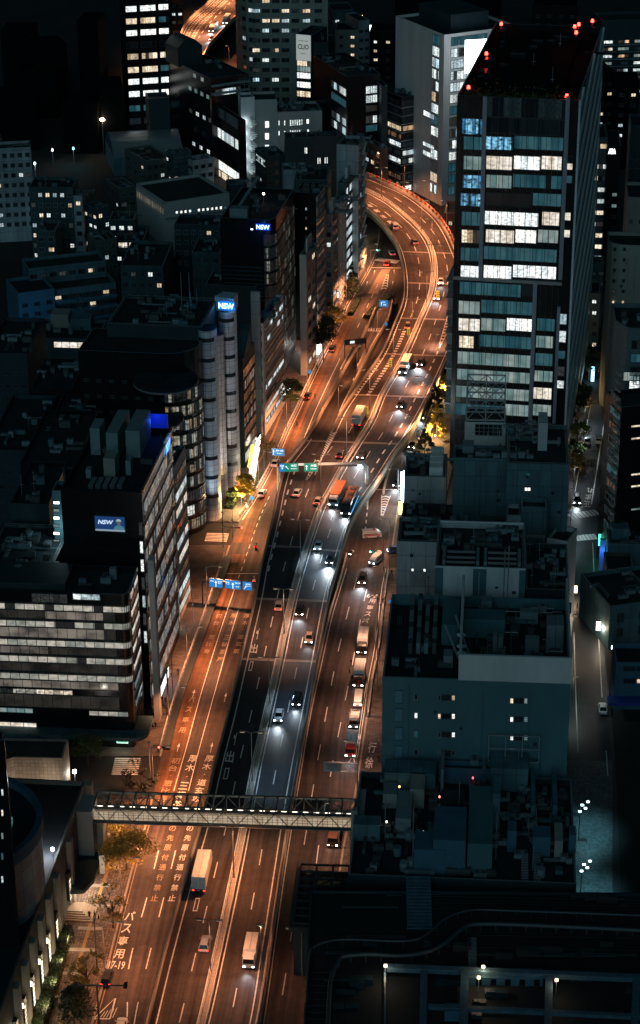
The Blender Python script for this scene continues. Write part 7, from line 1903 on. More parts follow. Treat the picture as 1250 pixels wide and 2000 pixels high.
# ================================================================== gantries and signs
BLUE = glow('sign_blue', (.01, .20, .55), .75); GRN = glow('sign_green_road', (.0, .25, .16), .6); SW = glow('sign_white', (.85, .92, 1), .9); SY = glow('sign_yellow_text', (.8, .9, .2), .8)
def panel(parent, w, h, back, loc, texts=(), arrow_=None, rz=0):
    m = MB(); m.box(-w / 2, -.12, -h / 2, w / 2, 0, h / 2, 0); m.box(-w / 2 - .08, -.06, -h / 2 - .08, w / 2 + .08, .06, h / 2 + .08, 1)
    o = m.build('sign_panel', [back, STEEL], parent, loc, rz); q = MB()
    for s_, x, y, tw, th, c in texts: add_text(q, s_, tw, th, lambda u, v: Vector((x + u, -.14, y + v)), .02, c)
    if arrow_:
        x, y, s, dr = arrow_; ca, sa = math.cos(dr), math.sin(dr)
        f = lambda u, v: (x + (u * ca - v * sa) * s, -.14, y + (u * sa + v * ca) * s)
        q.quad([f(-.12, -1), f(.12, -1), f(.12, .4), f(-.12, .4)]); q.quad([f(-.4, .3), f(.4, .3), f(0, 1)])
    if q.v: q.build('lettering', [SW, SY], o)
    return o
def px_w(w, z_pt): return w
# green signs on the white arch
q1, z1 = hs(545, 992, 0, 908); q2, z2 = hs(716, 988, 0, 921)
t = thing('road_gantry', 'pale steel arch over the expressway carrying green and blue direction signs', 'gantry', tuple(q1), math.atan2(q2.y - q1.y, q2.x - q1.x)); GL = math.hypot(q2.x - q1.x, q2.y - q1.y)
m = MB(); m.tube([(0, 0, 0), (0, 0, z1 - .5), (.5, 0, z1)], .4, 8); m.tube([(GL, 0, 0), (GL, 0, z1 - 1.0), (GL - 1.2, 0, z1)], .4, 8); m.build('post', WHITE_M, t); m = MB(); m.tube([(.4, 0, z1), (GL - 1.0, 0, z1)], .36, 8); m.build('beam', WHITE_M, t)
sc = GL / 171.0
panel(t, 10 * sc, 17 * sc, BLUE, (7 * sc, -.5, z1 - .5), (('高速', 0, 1 * sc * 4, 1.0, .5, 0), ('3', 0, -.1, .5, .6, 0)))
panel(t, 26 * sc, 17 * sc, GRN, (25 * sc, -.5, z1 - .5), (('池尻', .6, .5, 1.5, .65, 0), ('Ikejiri', .6, -.35, 1.5, .35, 0)), (-1.1, 0, .6, .7)); panel(t, 26 * sc, 17 * sc, GRN, (63 * sc, -.5, z1 - .6), (('大橋', .6, .5, 1.5, .65, 0), ('Ohashi', .6, -.35, 1.5, .35, 0)), (-1.1, 0, .7, 0))
for i in range(2): panel(t, 21 * sc, 7 * sc, STEEL, ((120 + 23 * i) * sc, .6, z1 - .6)); 
spot(t, (44 * sc, -3, z1 + 1), 120, (.9, 1, 1), 120, rot=(rad(60), 0, 0)); point(t, (GL - 1, 0, z1 - 3.5), 120, (.6, .85, 1))
# blue overhead signs on the left road
q1, z1 = hs(396, 1180, 0, 1139); q2, z2 = hs(502, 1190, 0, 1149); z1 = 6.3
t = thing('road_gantry', 'dark pole gantry with three blue direction signs over the bus lane', 'gantry', tuple(q1), math.atan2(q2.y - q1.y, q2.x - q1.x)); GL = math.hypot(q2.x - q1.x, q2.y - q1.y); sc = GL / 106
m = MB(); m.tube([(0, 0, 0), (0, 0, z1), (.3, 0, z1 + .1)], .18, 8); m.tube([(.2, 0, z1), (GL, 0, z1)], .14, 8); m.tube([(.2, 0, z1 - .7), (GL, 0, z1 - .7)], .1, 6); m.build('post', STEEL_D, t)
panel(t, 25 * sc, 17 * sc, BLUE, (28 * sc, -.3, z1 - .4), (('初台', -.9, .5, .9, .4, 0), ('恵比寿', .9, .5, 1.0, .4, 0), ('Ebisu', .9, .05, .8, .25, 0)), (0, -.1, .8, 0))
panel(t, 29 * sc, 17 * sc, BLUE, (61 * sc, -.3, z1 - .4), (('厚木', -1.2, .5, .9, .4, 0), ('三軒茶屋', 1.1, .5, 1.3, .4, 0), ('Atsugi', -1.2, .1, .8, .25, 0), ('駒沢', 1.1, -.4, .8, .35, 1)), (0, -.2, .8, 0))
panel(t, 17 * sc, 17 * sc, BLUE, (89 * sc, -.3, z1 - .4), (('道玄坂', .2, .5, 1.2, .4, 0), ('Dogenzaka', .2, .05, 1.3, .25, 0)), (-.5, -.4, .5, -.6)); spot(t, (55 * sc, -3, z1 + 1.5), 160, (.85, .95, 1), 130, rot=(rad(55), 0, 0))
def roadsign(label, x, yb_, yt, w, h, texts, arrow_=None, arm=0.0, back=BLUE, az=8, z0=.15):
    q, z = hs(x, yb_, z0, yt); t = thing('road_sign', label, 'road sign', tuple(q), -rad(az)); z -= z0; m = MB(); m.tube([(0, 0, 0), (0, 0, z), (arm, 0, z + .05)] if arm else [(0, 0, 0), (0, 0, z)], .12, 7); m.build('post', STEEL, t)
    panel(t, w, h, back, (arm, -.3, z - h * .2), texts, arrow_); return t
roadsign('blue direction sign over the kerb beside the white parked car', 516, 918, 878, 3.1, 1.9, (('厚木 池尻', .4, .45, 2, .5, 0), ('Ikejiri', .4, -.3, 1.4, .4, 1)), (-1.2, 0, .7, 0), 3.8)
roadsign('blue route sign beside the exit ramp near the crosswalk', 757, 632, 590, 2.6, 2.0, (('渋谷', 0, .5, 1.0, .4, 0), ('246', .3, -.3, .9, .5, 0)), (-.7, -.1, .6, 0), -1.2, z0=0)
roadsign('small round blue sign at the ramp wall', 754, 640, 631, .8, .8, (), None, 0, z0=1); roadsign('small round blue sign near the bus stop tree', 605, 735, 724, .8, 1.0, (), None, 0)
roadsign('small blue sign beside the white car near the yellow tree', 493, 985, 970, .9, .9, (), None, 0); roadsign('small blue sign by the queued trucks', 763, 1215, 1172, .8, .8, (), None, 0)
for x, y, lb in ((858, 586, 'upper'), (801, 660, 'second'), (765, 722, 'third'), (719, 815, 'lowest')):
    q = P(x - 3, y, ZE); t = thing('marker_board', 'yellow marker board on the median rail, %s of four' % lb, 'marker board', tuple(q)); m = MB(); m.box(-.45, -.06, .9, .45, .06, 3.0); m.build('board', glow('marker_yellow', (.9, .5, .03), .55), t); m = MB(); m.tube([(0, 0, 0), (0, 0, .9)], .07, 5); m.build('post', STEEL, t)
    m = MB()
    for k in range(3): m.box(-.25, -.1, 1.1 + k * .6, .25, -.061, 1.4 + k * .6)
    m.build('symbol', FRAME, t)
# dark gantry over ramp (seen from behind)
q1 = P(673, 707, 2); q2 = P(714, 703, 2); t = thing('road_gantry', 'dark board gantry over the exit ramp with one small lit square', 'gantry', tuple(q1), math.atan2(q2.y - q1.y, q2.x - q1.x)); GL = math.hypot(q2.x - q1.x, q2.y - q1.y)
m = MB(); m.tube([(0, 0, -1), (0, 0, 6.2)], .15, 6); m.tube([(GL, 0, -1), (GL, 0, 6.2)], .15, 6); m.build('post', STEEL_D, t); m = MB(); m.box(-.2, -.2, 5.2, GL + .2, .2, 6.7); m.build('sign_board', STEEL_D, t); m = MB(); m.box(1.6, -.26, 5.6, 2.9, -.2, 6.3); m.build('lit_square', SW, t)
q1, z1 = hs(698, 1548, 0, 1492); t = thing('road_gantry', 'pale framed board reaching over the truck queue lane above the footbridge', 'gantry', tuple(q1), -rad(4)); m = MB(); m.tube([(0, 0, 0), (0, 0, z1), (-6.4, 0, z1)], .16, 7); m.tube([(0, 0, z1 - 1.8), (-6.4, 0, z1 - 1.8)], .1, 6)
for k in range(4): m.bar((-1.6 * k, 0, z1 - 1.8), (-1.6 * (k + 1), 0, z1), .08)
m.build('post', STEEL, t); m = MB(); m.box(-6.6, .15, z1 - 1.9, -3.2, .25, z1 + .2); m.build('sign_panel', CONC, t)
# traffic signals
def signal(label, x, y, col, az=5, h=5.5, arm=3.0, z=.15):
    q = P(x, y, z); t = thing('traffic_light', label, 'traffic light', tuple(q), -rad(az)); m = MB(); m.tube([(0, 0, 0), (0, 0, h), (arm, 0, h + .1)], .11, 6); m.build('post', STEEL, t)
    m = MB(); m.box(-.65, -.2, -.22, .65, .2, .22); hd = m.build('housing', STEEL_D, t, (arm, 0, h + .1)); m = MB(); k = {'r': .42, 'y': 0, 'g': -.42}[col[0]]; c = {'r': (1, .05, .03), 'g': (.1, 1, .7)}[col[0]]
    m.cyl(0, 0, 0, .08, .18, 10); o = m.build('lens', glow('signal_' + col[0], c, 14), hd, (k, -.2, 0)); o.rotation_euler = (PI / 2, 0, 0); point(t, (arm, -1, h), 50, c); return t
signal('traffic light arm with a red lamp at the lower left zebra crossing', 436, 1070, 'r', arm=4.2); signal('red traffic light beside the yellow tree', 472, 985, 'r', arm=-1); signal('green traffic light at the far crosswalk', 724, 520, 'g', arm=2.5); signal('red traffic light at the end of the white railing', 294, 1505, 'r', arm=1.5); signal('traffic light by the truck queue corner', 760, 1120, 'g', arm=-4)
# long dark lamp arm at the lower left
q, z = hs(197, 2052, .15, 1926); t = thing('street_lamp', 'very long double arm lamp pole crossing over the black parked car', 'street lamp', tuple(q), -rad(1)); m = MB(); m.tube([(0, 0, 0), (0, 0, z)], .16, 7); m.tube([(-3.4, 0, z), (4.6, 0, z)], .13, 6); m.build('pole', STEEL_D, t)
for x in (-3.4, 4.6): m = MB(); m.box(x - .3, -.7, z - .1, x + .3, .6, z + .25); m.build('lamp_head', STEEL_D, t)
spot(t, (3.5, .6, z - .4), 2300, SOD, 140)
# slim dark posts on the left footway
for i, (x, y, yt, lb) in enumerate(((329, 1388, 1312, 'tall dark banner post on the left footway'), (338, 1366, 1283, 'slim pole with a lamp on the left footway'), (294, 1522, 1452, 'slim pole at the corner of the dark crossing'), (276, 1462, 1432, 'short white sign post at the glass office corner'), (379, 1230, 1150, 'slim pole with a round mirror below the blue signs'), (436, 1070, 1002, 'dark signal pole at the zebra crossing'), (748, 1105, 1048, 'white pole on the right kerb beside the white van'), (737, 1350, 1170, 'thin pole on the right kerb beside the queued trucks'), (190, 1895, 1797, 'thin dark lamp pole on the plaza'), (605, 1000, 990, 'small post'))[:9]):
    q, z = hs(x, y, .15, yt); t = thing('pole', lb, 'pole', tuple(q)); m = MB(); m.tube([(0, 0, 0), (0, 0, z)], .11 if i else .2, 6); m.build('shaft', STEEL_D if i in (0, 5, 8) else STEEL, t); m = MB(); m.cyl(0, 0, z, z + .25, .28, 8); m.build('cap', STEEL, t)

# ================================================================== trees
def leafmat(name, c1, c2):
    m, t, b = nodes_new(name); g_ = t.nodes.new('ShaderNodeNewGeometry'); oi = t.nodes.new('ShaderNodeTexCoord'); n = t.nodes.new('ShaderNodeTexNoise'); n.inputs['Scale'].default_value = 1.3; n.inputs['Detail'].default_value = 2
    t.links.new(oi.outputs['Object'], n.inputs[0]); r = t.nodes.new('ShaderNodeMapRange'); r.inputs[1].default_value = .35; r.inputs[2].default_value = .65; t.links.new(n.outputs[0], r.inputs[0])
    x = t.nodes.new('ShaderNodeMix'); x.data_type = 'RGBA'; x.inputs[6].default_value = (*c1, 1); x.inputs[7].default_value = (*c2, 1); t.links.new(r.outputs[0], x.inputs[0]); t.links.new(x.outputs[2], b.inputs['Base Color']); b.inputs['Roughness'].default_value = .7
    b.inputs['Transmission Weight'].default_value = 0
    return m
LM = {'amber': leafmat('leaf_amber', (.3, .19, .04), (.62, .42, .1)), 'green': leafmat('leaf_green', (.03, .06, .015), (.08, .13, .03)), 'dark': leafmat('leaf_dark', (.012, .025, .012), (.03, .05, .02)), 'gold': leafmat('leaf_gold', (.42, .26, .02), (.7, .5, .06)), 'olive': leafmat('leaf_olive', (.2, .14, .03), (.42, .28, .06)), 'hedge': leafmat('leaf_hedge', (.012, .028, .01), (.035, .06, .02))}
BARK = mat('bark', (.09, .065, .045), .9, var=.4, scale=4)
def tree(label, x, y, h, r, kind='green', form='round', dens=900, seed=1, name='street_tree', z=.15):
    rr = random.Random(seed); q = P(x, y, z); t = thing(name, label, 'tree', tuple(q), rr.random() * 6)
    m = MB(); base = h * (.3 if form != 'cone' else .1); m.tube([(0, 0, 0), (.1, .05, base), (.05, .1, h * .75)], .2, 7, r2=.06); tips = []
    for k in range(11 if form != 'cone' else 4):
        a = rr.random() * 6.28; z0 = base * .8 + rr.random() * h * .35; l = r * rr.uniform(.5, .95)
        e = (math.cos(a) * l, math.sin(a) * l, min(z0 + l * rr.uniform(.5, 1.1), h * .95)); m.tube([(0.05, .05, z0), (e[0] * .5, e[1] * .5, z0 + (e[2] - z0) * .6), e], .08, 5, r2=.02); tips.append(e)
        if form == 'bare':
            for _ in range(4):
                a2 = a + rr.uniform(-1, 1); f = (e[0] * .6 + math.cos(a2) * l * .6, e[1] * .6 + math.sin(a2) * l * .6, e[2] * .8 + rr.random() * l * .6); m.tube([(e[0] * .5, e[1] * .5, z0 + (e[2] - z0) * .6), f], .035, 4, r2=.012); tips.append(f)
    m.build('trunk', BARK, t)
    c = MB(); cl = []
    if form == 'cone':
        for k in range(46): zz = rr.random(); a = rr.random() * 6.28; rad_ = r * (1 - zz) * rr.uniform(.6, 1.05); cl.append((math.cos(a) * rad_, math.sin(a) * rad_, base + (h - base) * zz, .55 * (1.15 - zz)))
    else:
        for k in range(34 if form == 'round' else len(tips)):
            if form == 'bare': e = tips[k]; cl.append((*e, .55)); continue
            a = rr.random() * 6.28; ph = rr.uniform(-.6, 1.0); rad_ = r * math.sqrt(max(0, 1 - ph * ph * .9)) * rr.uniform(.35, 1.0); cl.append((math.cos(a) * rad_, math.sin(a) * rad_, base + (h - base) * (.5 + ph * .45), r * rr.uniform(.2, .38)))
    for k in range(int(dens * 1.4) if form != 'bare' else dens // 2):
        x0, y0, z0, s = cl[k % len(cl)]; d = Vector((rr.gauss(0, 1), rr.gauss(0, 1), rr.gauss(0, .8))); p = Vector((x0, y0, z0)) + d * s * .55
        u = Vector((rr.gauss(0, 1), rr.gauss(0, 1), rr.gauss(0, .6))).normalized() * rr.uniform(.18, .38); v = u.cross(Vector((rr.gauss(0, 1), rr.gauss(0, 1), rr.gauss(0, 1)))).normalized() * rr.uniform(.1, .2)
        c.quad([p - u, p + v, p + u, p - v])
    c.build('crown', LM[kind], t); return t
tree('broad tree with orange lit leaves just below the footbridge', 247, 1698, 8.5, 4.8, 'amber', 'round', 3400, 1); point(tree('thin bare tree on the plaza beside the flagpoles', 221, 1812, 7.5, 3.4, 'olive', 'bare', 900, 2), (1.5, -1, 2), 0.001, SOD)
tree('sparse tree left of the black parked car', 172, 1945, 7, 3.2, 'olive', 'bare', 1500, 3); tree('dark round tree at the bottom left kerb', 146, 2010, 7.5, 3.4, 'dark', 'round', 1800, 4); tree('bare dark tree at the crossing above the footbridge', 277, 1556, 6.5, 3.2, 'dark', 'bare', 900, 5)
tree('dark tree with yellow lights before the glass office', 172, 1496, 6.5, 3.2, 'green', 'round', 1100, 6); tree('golden ginkgo tree at the foot of the silver tower', 480, 988, 8.5, 2.4, 'gold', 'round', 1900, 7); tree('thin bare tree beside the blue overhead sign', 521, 898, 8, 2.8, 'olive', 'bare', 900, 8)
tree('small dark bush tree left of the golden ginkgo', 462, 985, 4.5, 2.0, 'green', 'round', 800, 9); tree('leafy green tree before the striped white building', 568, 808, 10, 3.2, 'green', 'round', 1900, 10); tree('tall dark tree mass above the dark parked car', 632, 706, 14, 4.2, 'dark', 'round', 3000, 11); tree('second dark tree behind the tall dark one', 618, 690, 9, 3.4, 'dark', 'round', 1400, 12)
tree('yellowish tree below the small pale sign', 656, 652, 9, 2.8, 'olive', 'round', 1700, 13); tree('dark slender conifer on the left footway near the crosswalk', 689, 585, 13, 3.0, 'dark', 'cone', 1800, 14); tree('golden tree glowing beside the entry lane', 852, 853, 9.5, 3.2, 'gold', 'cone', 2300, 15); tree('dark conifer above the golden tree', 848, 812, 9.5, 2.8, 'dark', 'cone', 1700, 16)
tree('dark conifer below the golden tree', 830, 893, 9, 3.0, 'dark', 'cone', 1700, 17); tree('orange lit tree at the foot of the glass tower', 877, 772, 6, 2.6, 'gold', 'round', 1200, 18); tree('dark tree above the orange lit one', 873, 735, 6, 2.6, 'dark', 'round', 1100, 19)
for i, (x, y, k) in enumerate(((1128, 868, 'green'), (1125, 905, 'green'), (1119, 936, 'olive'), (1140, 795, 'green'), (1131, 820, 'dark'), (1150, 742, 'dark'), (1168, 735, 'olive'), (1158, 715, 'dark'))): tree(('green tree beside the parked silver car on the side street', 'green tree one below the silver car', 'yellowish tree lowest on the side street footway', 'tree at the bend of the lit garden wall', 'dark tree behind the lit garden wall', 'dark tree left of the pale blue pillar sign', 'yellowish tree right of the pale blue pillar sign', 'dark tree above the pale blue pillar sign')[i], x, y, 7, 2.8, k, 'round', 900, 30 + i)
for x, y, pw in ((482, 984, 5000), (850, 846, 4200), (876, 764, 2600), (1130, 880, 250), (1145, 770, 350)):  # unseen lights added to brighten these trees
    q = P(x, y + 6, .15); t = thing('added_tree_light', {482: 'small added light under the golden ginkgo', 850: 'added light under the golden conifer', 876: 'added light under the orange lit tree', 1130: 'added light among the side street trees', 1145: 'added light along the garden wall'}[x], 'added light', tuple(q)); m = MB(); m.cyl(0, 0, 0, .3, .25, 8); m.build('lamp_head', glow('ground_glass', (1, .75, .4), 4), t); point(t, (-1.4, -2.4, 3.4), pw, (1, .62, .25), .3)
# clipped hedge columns and hedges on the plaza
def hedge(label, x, y, w, d, h, seed, kind='hedge', az=6, name='hedge'):
    rr = random.Random(seed); q = P(x, y, .15); m = MB(); m.box(-w / 2 * .9, -d / 2 * .9, 0, w / 2 * .9, d / 2 * .9, h * .94)
    for k in range(int(260 * (w * d + h * (w + d)) / 20) + 120):
        f = rr.random(); px_ = rr.uniform(-w / 2, w / 2); py_ = rr.uniform(-d / 2, d / 2); pz = rr.uniform(0, h)
        if f < .45: pz = h + rr.uniform(-.08, .1)
        elif f < .72: px_ = w / 2 * rr.choice((-1, 1))
        else: py_ = -d / 2
        p = Vector((px_, py_, pz)); u = Vector((rr.gauss(0, 1), rr.gauss(0, 1), rr.gauss(0, 1))).normalized() * .16; v = u.cross(Vector((rr.gauss(0, 1), rr.gauss(0, 1), rr.gauss(0, 1)))).normalized() * .14; m.quad([p - u, p + v, p + u, p - v])
    return tag(m.build(name, LM[kind], None, tuple(q), -rad(az)), label, 'hedge')
for i, (x, y, w, d, h) in enumerate(((122, 1850, 2.6, 7, 2.6), (106, 1900, 3, 7, 2.4), (92, 1945, 3, 7, 2.4), (78, 1990, 3, 7, 2.4), (184, 1690, 2.6, 6, 1.0))): hedge(('dark clipped hedge nearest the stone steps', 'second dark hedge under the lanterns', 'third dark hedge under the lanterns', 'lowest dark hedge at the bottom edge', 'low green hedge by the footbridge end')[i], x, y, w, d, h, 60 + i, 'green' if i == 4 else 'hedge')
m = MB(); a = Curve([(968,735),(930,742),(900,760)], 0)
hedge('planted strip between the exit ramp and the street', 738, 600, 2.2, 22, .9, 71, 'dark', 20); hedge('planted island beside the silver tower', 462, 968, 2.4, 16, .8, 72, 'hedge', 12); hedge('planted strip under the golden ginkgo', 500, 940, 1.4, 10, .7, 73, 'hedge', 12)
hedge('dark planting below the yellow kerb patch', 693, 600, 1.6, 14, .8, 75, 'dark', 12)
# bicycles / racks read as a cluster beside the entry lane
# ================================================================== vehicles
def paint(name, c, r=.3): return gloss('paint_' + name, c, r, 0, .6)
PT = {'white': paint('white', (.72, .72, .72)), 'silver': paint('silver', (.45, .47, .5)), 'black': paint('black', (.015, .016, .018)), 'dark': paint('dark', (.04, .045, .055)), 'beige': paint('beige', (.55, .42, .32)), 'red': paint('red', (.45, .03, .02)), 'brown': paint('brown', (.14, .06, .04)), 'orange': paint('orange', (.6, .16, .05)), 'blue': paint('blue', (.03, .08, .25))}
CGL = gloss('car_glass', (.01, .013, .016), .08); TYRE = mat('tyre', (.02, .02, .02), .85); RIM = gloss('rim', (.4, .4, .4), .3, .8)
HLON = glow('headlight_on', (.95, .98, 1), 30); TLON = glow('taillight_on', (1, .03, .02), 7); HLOFF = gloss('headlight_off', (.6, .6, .6), .1); TLOFF = gloss('taillight_off', (.3, .02, .02), .2); PLATE = mat('number_plate', (.6, .6, .55), .5)
BOXW = mat('cargo_white', (.78, .76, .72), .5, var=.12, scale=.8); BOXO = mat('cargo_orange', (.55, .18, .08), .5, var=.2, scale=.8)
def loft(m, st, mi=0):
    """st: list of (y, [(x, z)...]) half profiles from bottom to top, mirrored"""
    rings = []
    for y, pr in st: rings.append([(x, y, z) for x, z in pr] + [(-x, y, z) for x, z in pr[::-1]])
    n = len(rings[0])
    for A, B in zip(rings, rings[1:]):
        for k in range(n): j = (k + 1) % n; m.quad([A[k], A[j], B[j], B[k]][::-1], mi)
    m.quad(rings[0], mi); m.quad(rings[-1][::-1], mi)
VC = {}
def wheels(t, xs, ys, r, w=.22):
    for x in xs:
        for y in ys:
            if ('w', r) not in VC:
                m = MB(); N = 14
                for k in range(N):
                    a, b = 2 * PI * k / N, 2 * PI * (k + 1) / N; f = lambda q, xx, rr_=r: (xx, rr_ * math.cos(q), rr_ * math.sin(q)); m.quad([f(a, -w / 2), f(b, -w / 2), f(b, w / 2), f(a, w / 2)])
                    for xx in (-w / 2, w / 2): m.quad([f(a, xx), f(b, xx), (xx, 0, 0)] if xx > 0 else [f(b, xx), f(a, xx), (xx, 0, 0)], 0); 
                    for xx in (-w / 2 - .01, w / 2 + .01): m.quad([f(a, xx, r * .6), f(b, xx, r * .6), (xx, 0, 0)] if xx > 0 else [f(b, xx, r * .6), f(a, xx, r * .6), (xx, 0, 0)], 1)
                VC[('w', r)] = m.mesh('wheel', [TYRE, RIM])
            place_mesh('wheel', VC[('w', r)], t, (x, y, r))
def lights(t, W, yf, yr, zf, zr, on, wl=.32, hl=.16):
    for s in (-1, 1):
        k = ('h', on, wl)
        if k not in VC: VC[k] = MB().box(-wl / 2, -.05, -hl / 2, wl / 2, .05, hl / 2, 1, skip='b').quad([(wl / 2, .05, -hl / 2), (-wl / 2, .05, -hl / 2), (-wl / 2, .05, hl / 2), (wl / 2, .05, hl / 2)], 0).mesh('headlight', [HLON if on else HLOFF, STEEL_D])
        place_mesh('headlight', VC[k], t, (s * (W / 2 - wl * .75), yf - .02, zf))
        k = ('t', on, wl)
        if k not in VC: VC[k] = MB().box(-wl / 2, -.05, -hl / 2, wl / 2, .05, hl / 2, 1, skip='f').quad([(-wl / 2, -.05, -hl / 2), (wl / 2, -.05, -hl / 2), (wl / 2, -.05, hl / 2), (-wl / 2, -.05, hl / 2)], 0).mesh('taillight', [TLON if on else TLOFF, TLOFF])
        place_mesh('taillight', VC[k], t, (s * (W / 2 - wl * .6), yr + .02, zr))
def plates(t, yf, yr, z=.5):
    place_mesh('number_plate', VC.setdefault('p', MB().box(-.2, -.02, -.1, .2, .02, .1).mesh('number_plate', [PLATE])), t, (0, yr - .03, z + .1)); place_mesh('number_plate', VC['p'], t, (0, yf + .03, z))
def car(t, col='white', on=True, kind='sedan'):
    L, W, H = {'sedan': (4.5, 1.78, 1.45), 'wagon': (4.5, 1.78, 1.6), 'kei': (3.4, 1.48, 1.7)}[kind]; h = L / 2; w = W / 2
    if ('c', kind, col) not in VC:
        m = MB(); P_ = lambda zl, zb, hw: [(hw * .86, zl), (hw * .98, zl + .12), (hw, (zl + zb) / 2), (hw * .95, zb)]
        loft(m, [(-h, P_(.42, .78, w * .82)), (-h + .12, P_(.3, .9, w * .93)), (-h * .6, P_(.2, .95, w)), (0, P_(.2, .95, w)), (h * .5, P_(.2, .9, w)), (h - .35, P_(.24, .76, w * .94)), (h - .08, P_(.32, .66, w * .82)), (h, P_(.4, .6, w * .72))])
        y0, y1, y2, y3 = {'sedan': (-h * .78, -h * .42, h * .12, h * .5), 'wagon': (-h * .96, -h * .78, h * .1, h * .5), 'kei': (-h * .97, -h * .85, h * .35, h * .72)}[kind]
        g_ = MB(); wt, wb = w * .68, w * .9
        A = [(wb, y3, .9), (-wb, y3, .9), (-wb, y0, .93), (wb, y0, .93)]; Bq = [(wt, y2, H - .05), (-wt, y2, H - .05), (-wt, y1, H - .03), (wt, y1, H - .03)]
        for i in range(4): j = (i + 1) % 4; g_.quad([A[j], A[i], Bq[i], Bq[j]], 0)
        for i in range(4):
            g_.bar(A[i], Bq[i], .07, .07, 1)
        g_.bar((wb * .97, (y0 + y3) / 2, .93), (wt * 1.01, (y1 + y2) / 2, H - .03), .06, .06, 1); g_.bar((-wb * .97, (y0 + y3) / 2, .93), (-wt * 1.01, (y1 + y2) / 2, H - .03), .06, .06, 1)
        r_m = MB(); loft(r_m, [(y1 - .06, [(wt * .96, H - .06), (wt * .9, H - .02)]), (y1 + .15, [(wt * 1.02, H - .07), (wt * .92, H)]), (y2 - .15, [(wt * 1.02, H - .07), (wt * .92, H)]), (y2 + .08, [(wt * .96, H - .08), (wt * .9, H - .04)])])
        mi = MB()
        for s in (-1, 1): mi.box(s * (w + .12) - .09, y3 - .35, .88, s * (w + .12) + .09, y3 - .22, 1.0)
        VC[('c', kind, col)] = (m.mesh('body', [PT[col]]), g_.mesh('cabin_glass', [CGL, PT[col]]), r_m.mesh('roof', [PT[col]]), mi.mesh('mirror', [PT[col]]))
    for n_, me in zip(('body', 'cabin_glass', 'roof', 'mirror'), VC[('c', kind, col)]):
        o = place_mesh(n_, me, t, (0, 0, 0))
        if n_ == 'body':
            for p in me.polygons: p.use_smooth = False
    wheels(t, (-w + .12, w - .12), (-L * .3, L * .31), .31); lights(t, W, h - .05, -h, .66, .78, on); plates(t, h, -h)
    return L
def van(t, col='white', on=True, stripe=None):
    L, W, H = 4.7, 1.78, 2.0; h = L / 2; w = W / 2
    if ('v', col) not in VC:
        m = MB(); P_ = lambda zl, zt, hw: [(hw * .96, zl), (hw, zl + .5), (hw * .99, zt - .5), (hw * .88, zt)]
        loft(m, [(-h, P_(.3, H - .1, w * .96)), (-h + .1, P_(.25, H, w)), (h * .45, P_(.25, H, w)), (h * .72, P_(.25, H - .35, w * .98)), (h * .9, P_(.25, 1.2, w * .96)), (h, P_(.35, .95, w * .88))])
        g_ = MB(); g_.quad([(-w * .86, h * .52, H - .12), (w * .86, h * .52, H - .12), (w * .9, h * .92, 1.2), (-w * .9, h * .92, 1.2)][::-1])
        for s in (-1, 1): q = [(s * (w + .012), -h * .85, 1.1), (s * (w + .012), h * .55, 1.1), (s * (w - .04), h * .4, H - .28), (s * (w - .04), -h * .85, H - .28)]; g_.quad(q if s > 0 else q[::-1])
        g_.quad([(-w * .8, -h - .02, 1.15), (w * .8, -h - .02, 1.15), (w * .8, -h - .02, H - .25), (-w * .8, -h - .02, H - .25)])
        VC[('v', col)] = (m.mesh('body', [PT[col]]), g_.mesh('window', [CGL]))
    for n_, me in zip(('body', 'window'), VC[('v', col)]): place_mesh(n_, me, t, (0, 0, 0))
    if stripe:
        m = MB()
        for s in (-1, 1): m.box(s * w - .03, -h * .95, .75, s * w + .03, h * .8, 1.02)
        m.build('red_stripe', PT['red'], t); m = MB(); m.box(-.5, h * .15, H, .5, h * .3, H + .18); m.build('roof_lamp', PT['red'], t)
    wheels(t, (-w + .12, w - .12), (-L * .31, L * .31), .33); lights(t, W, h - .02, -h, .8, .9, on); plates(t, h, -h); return L
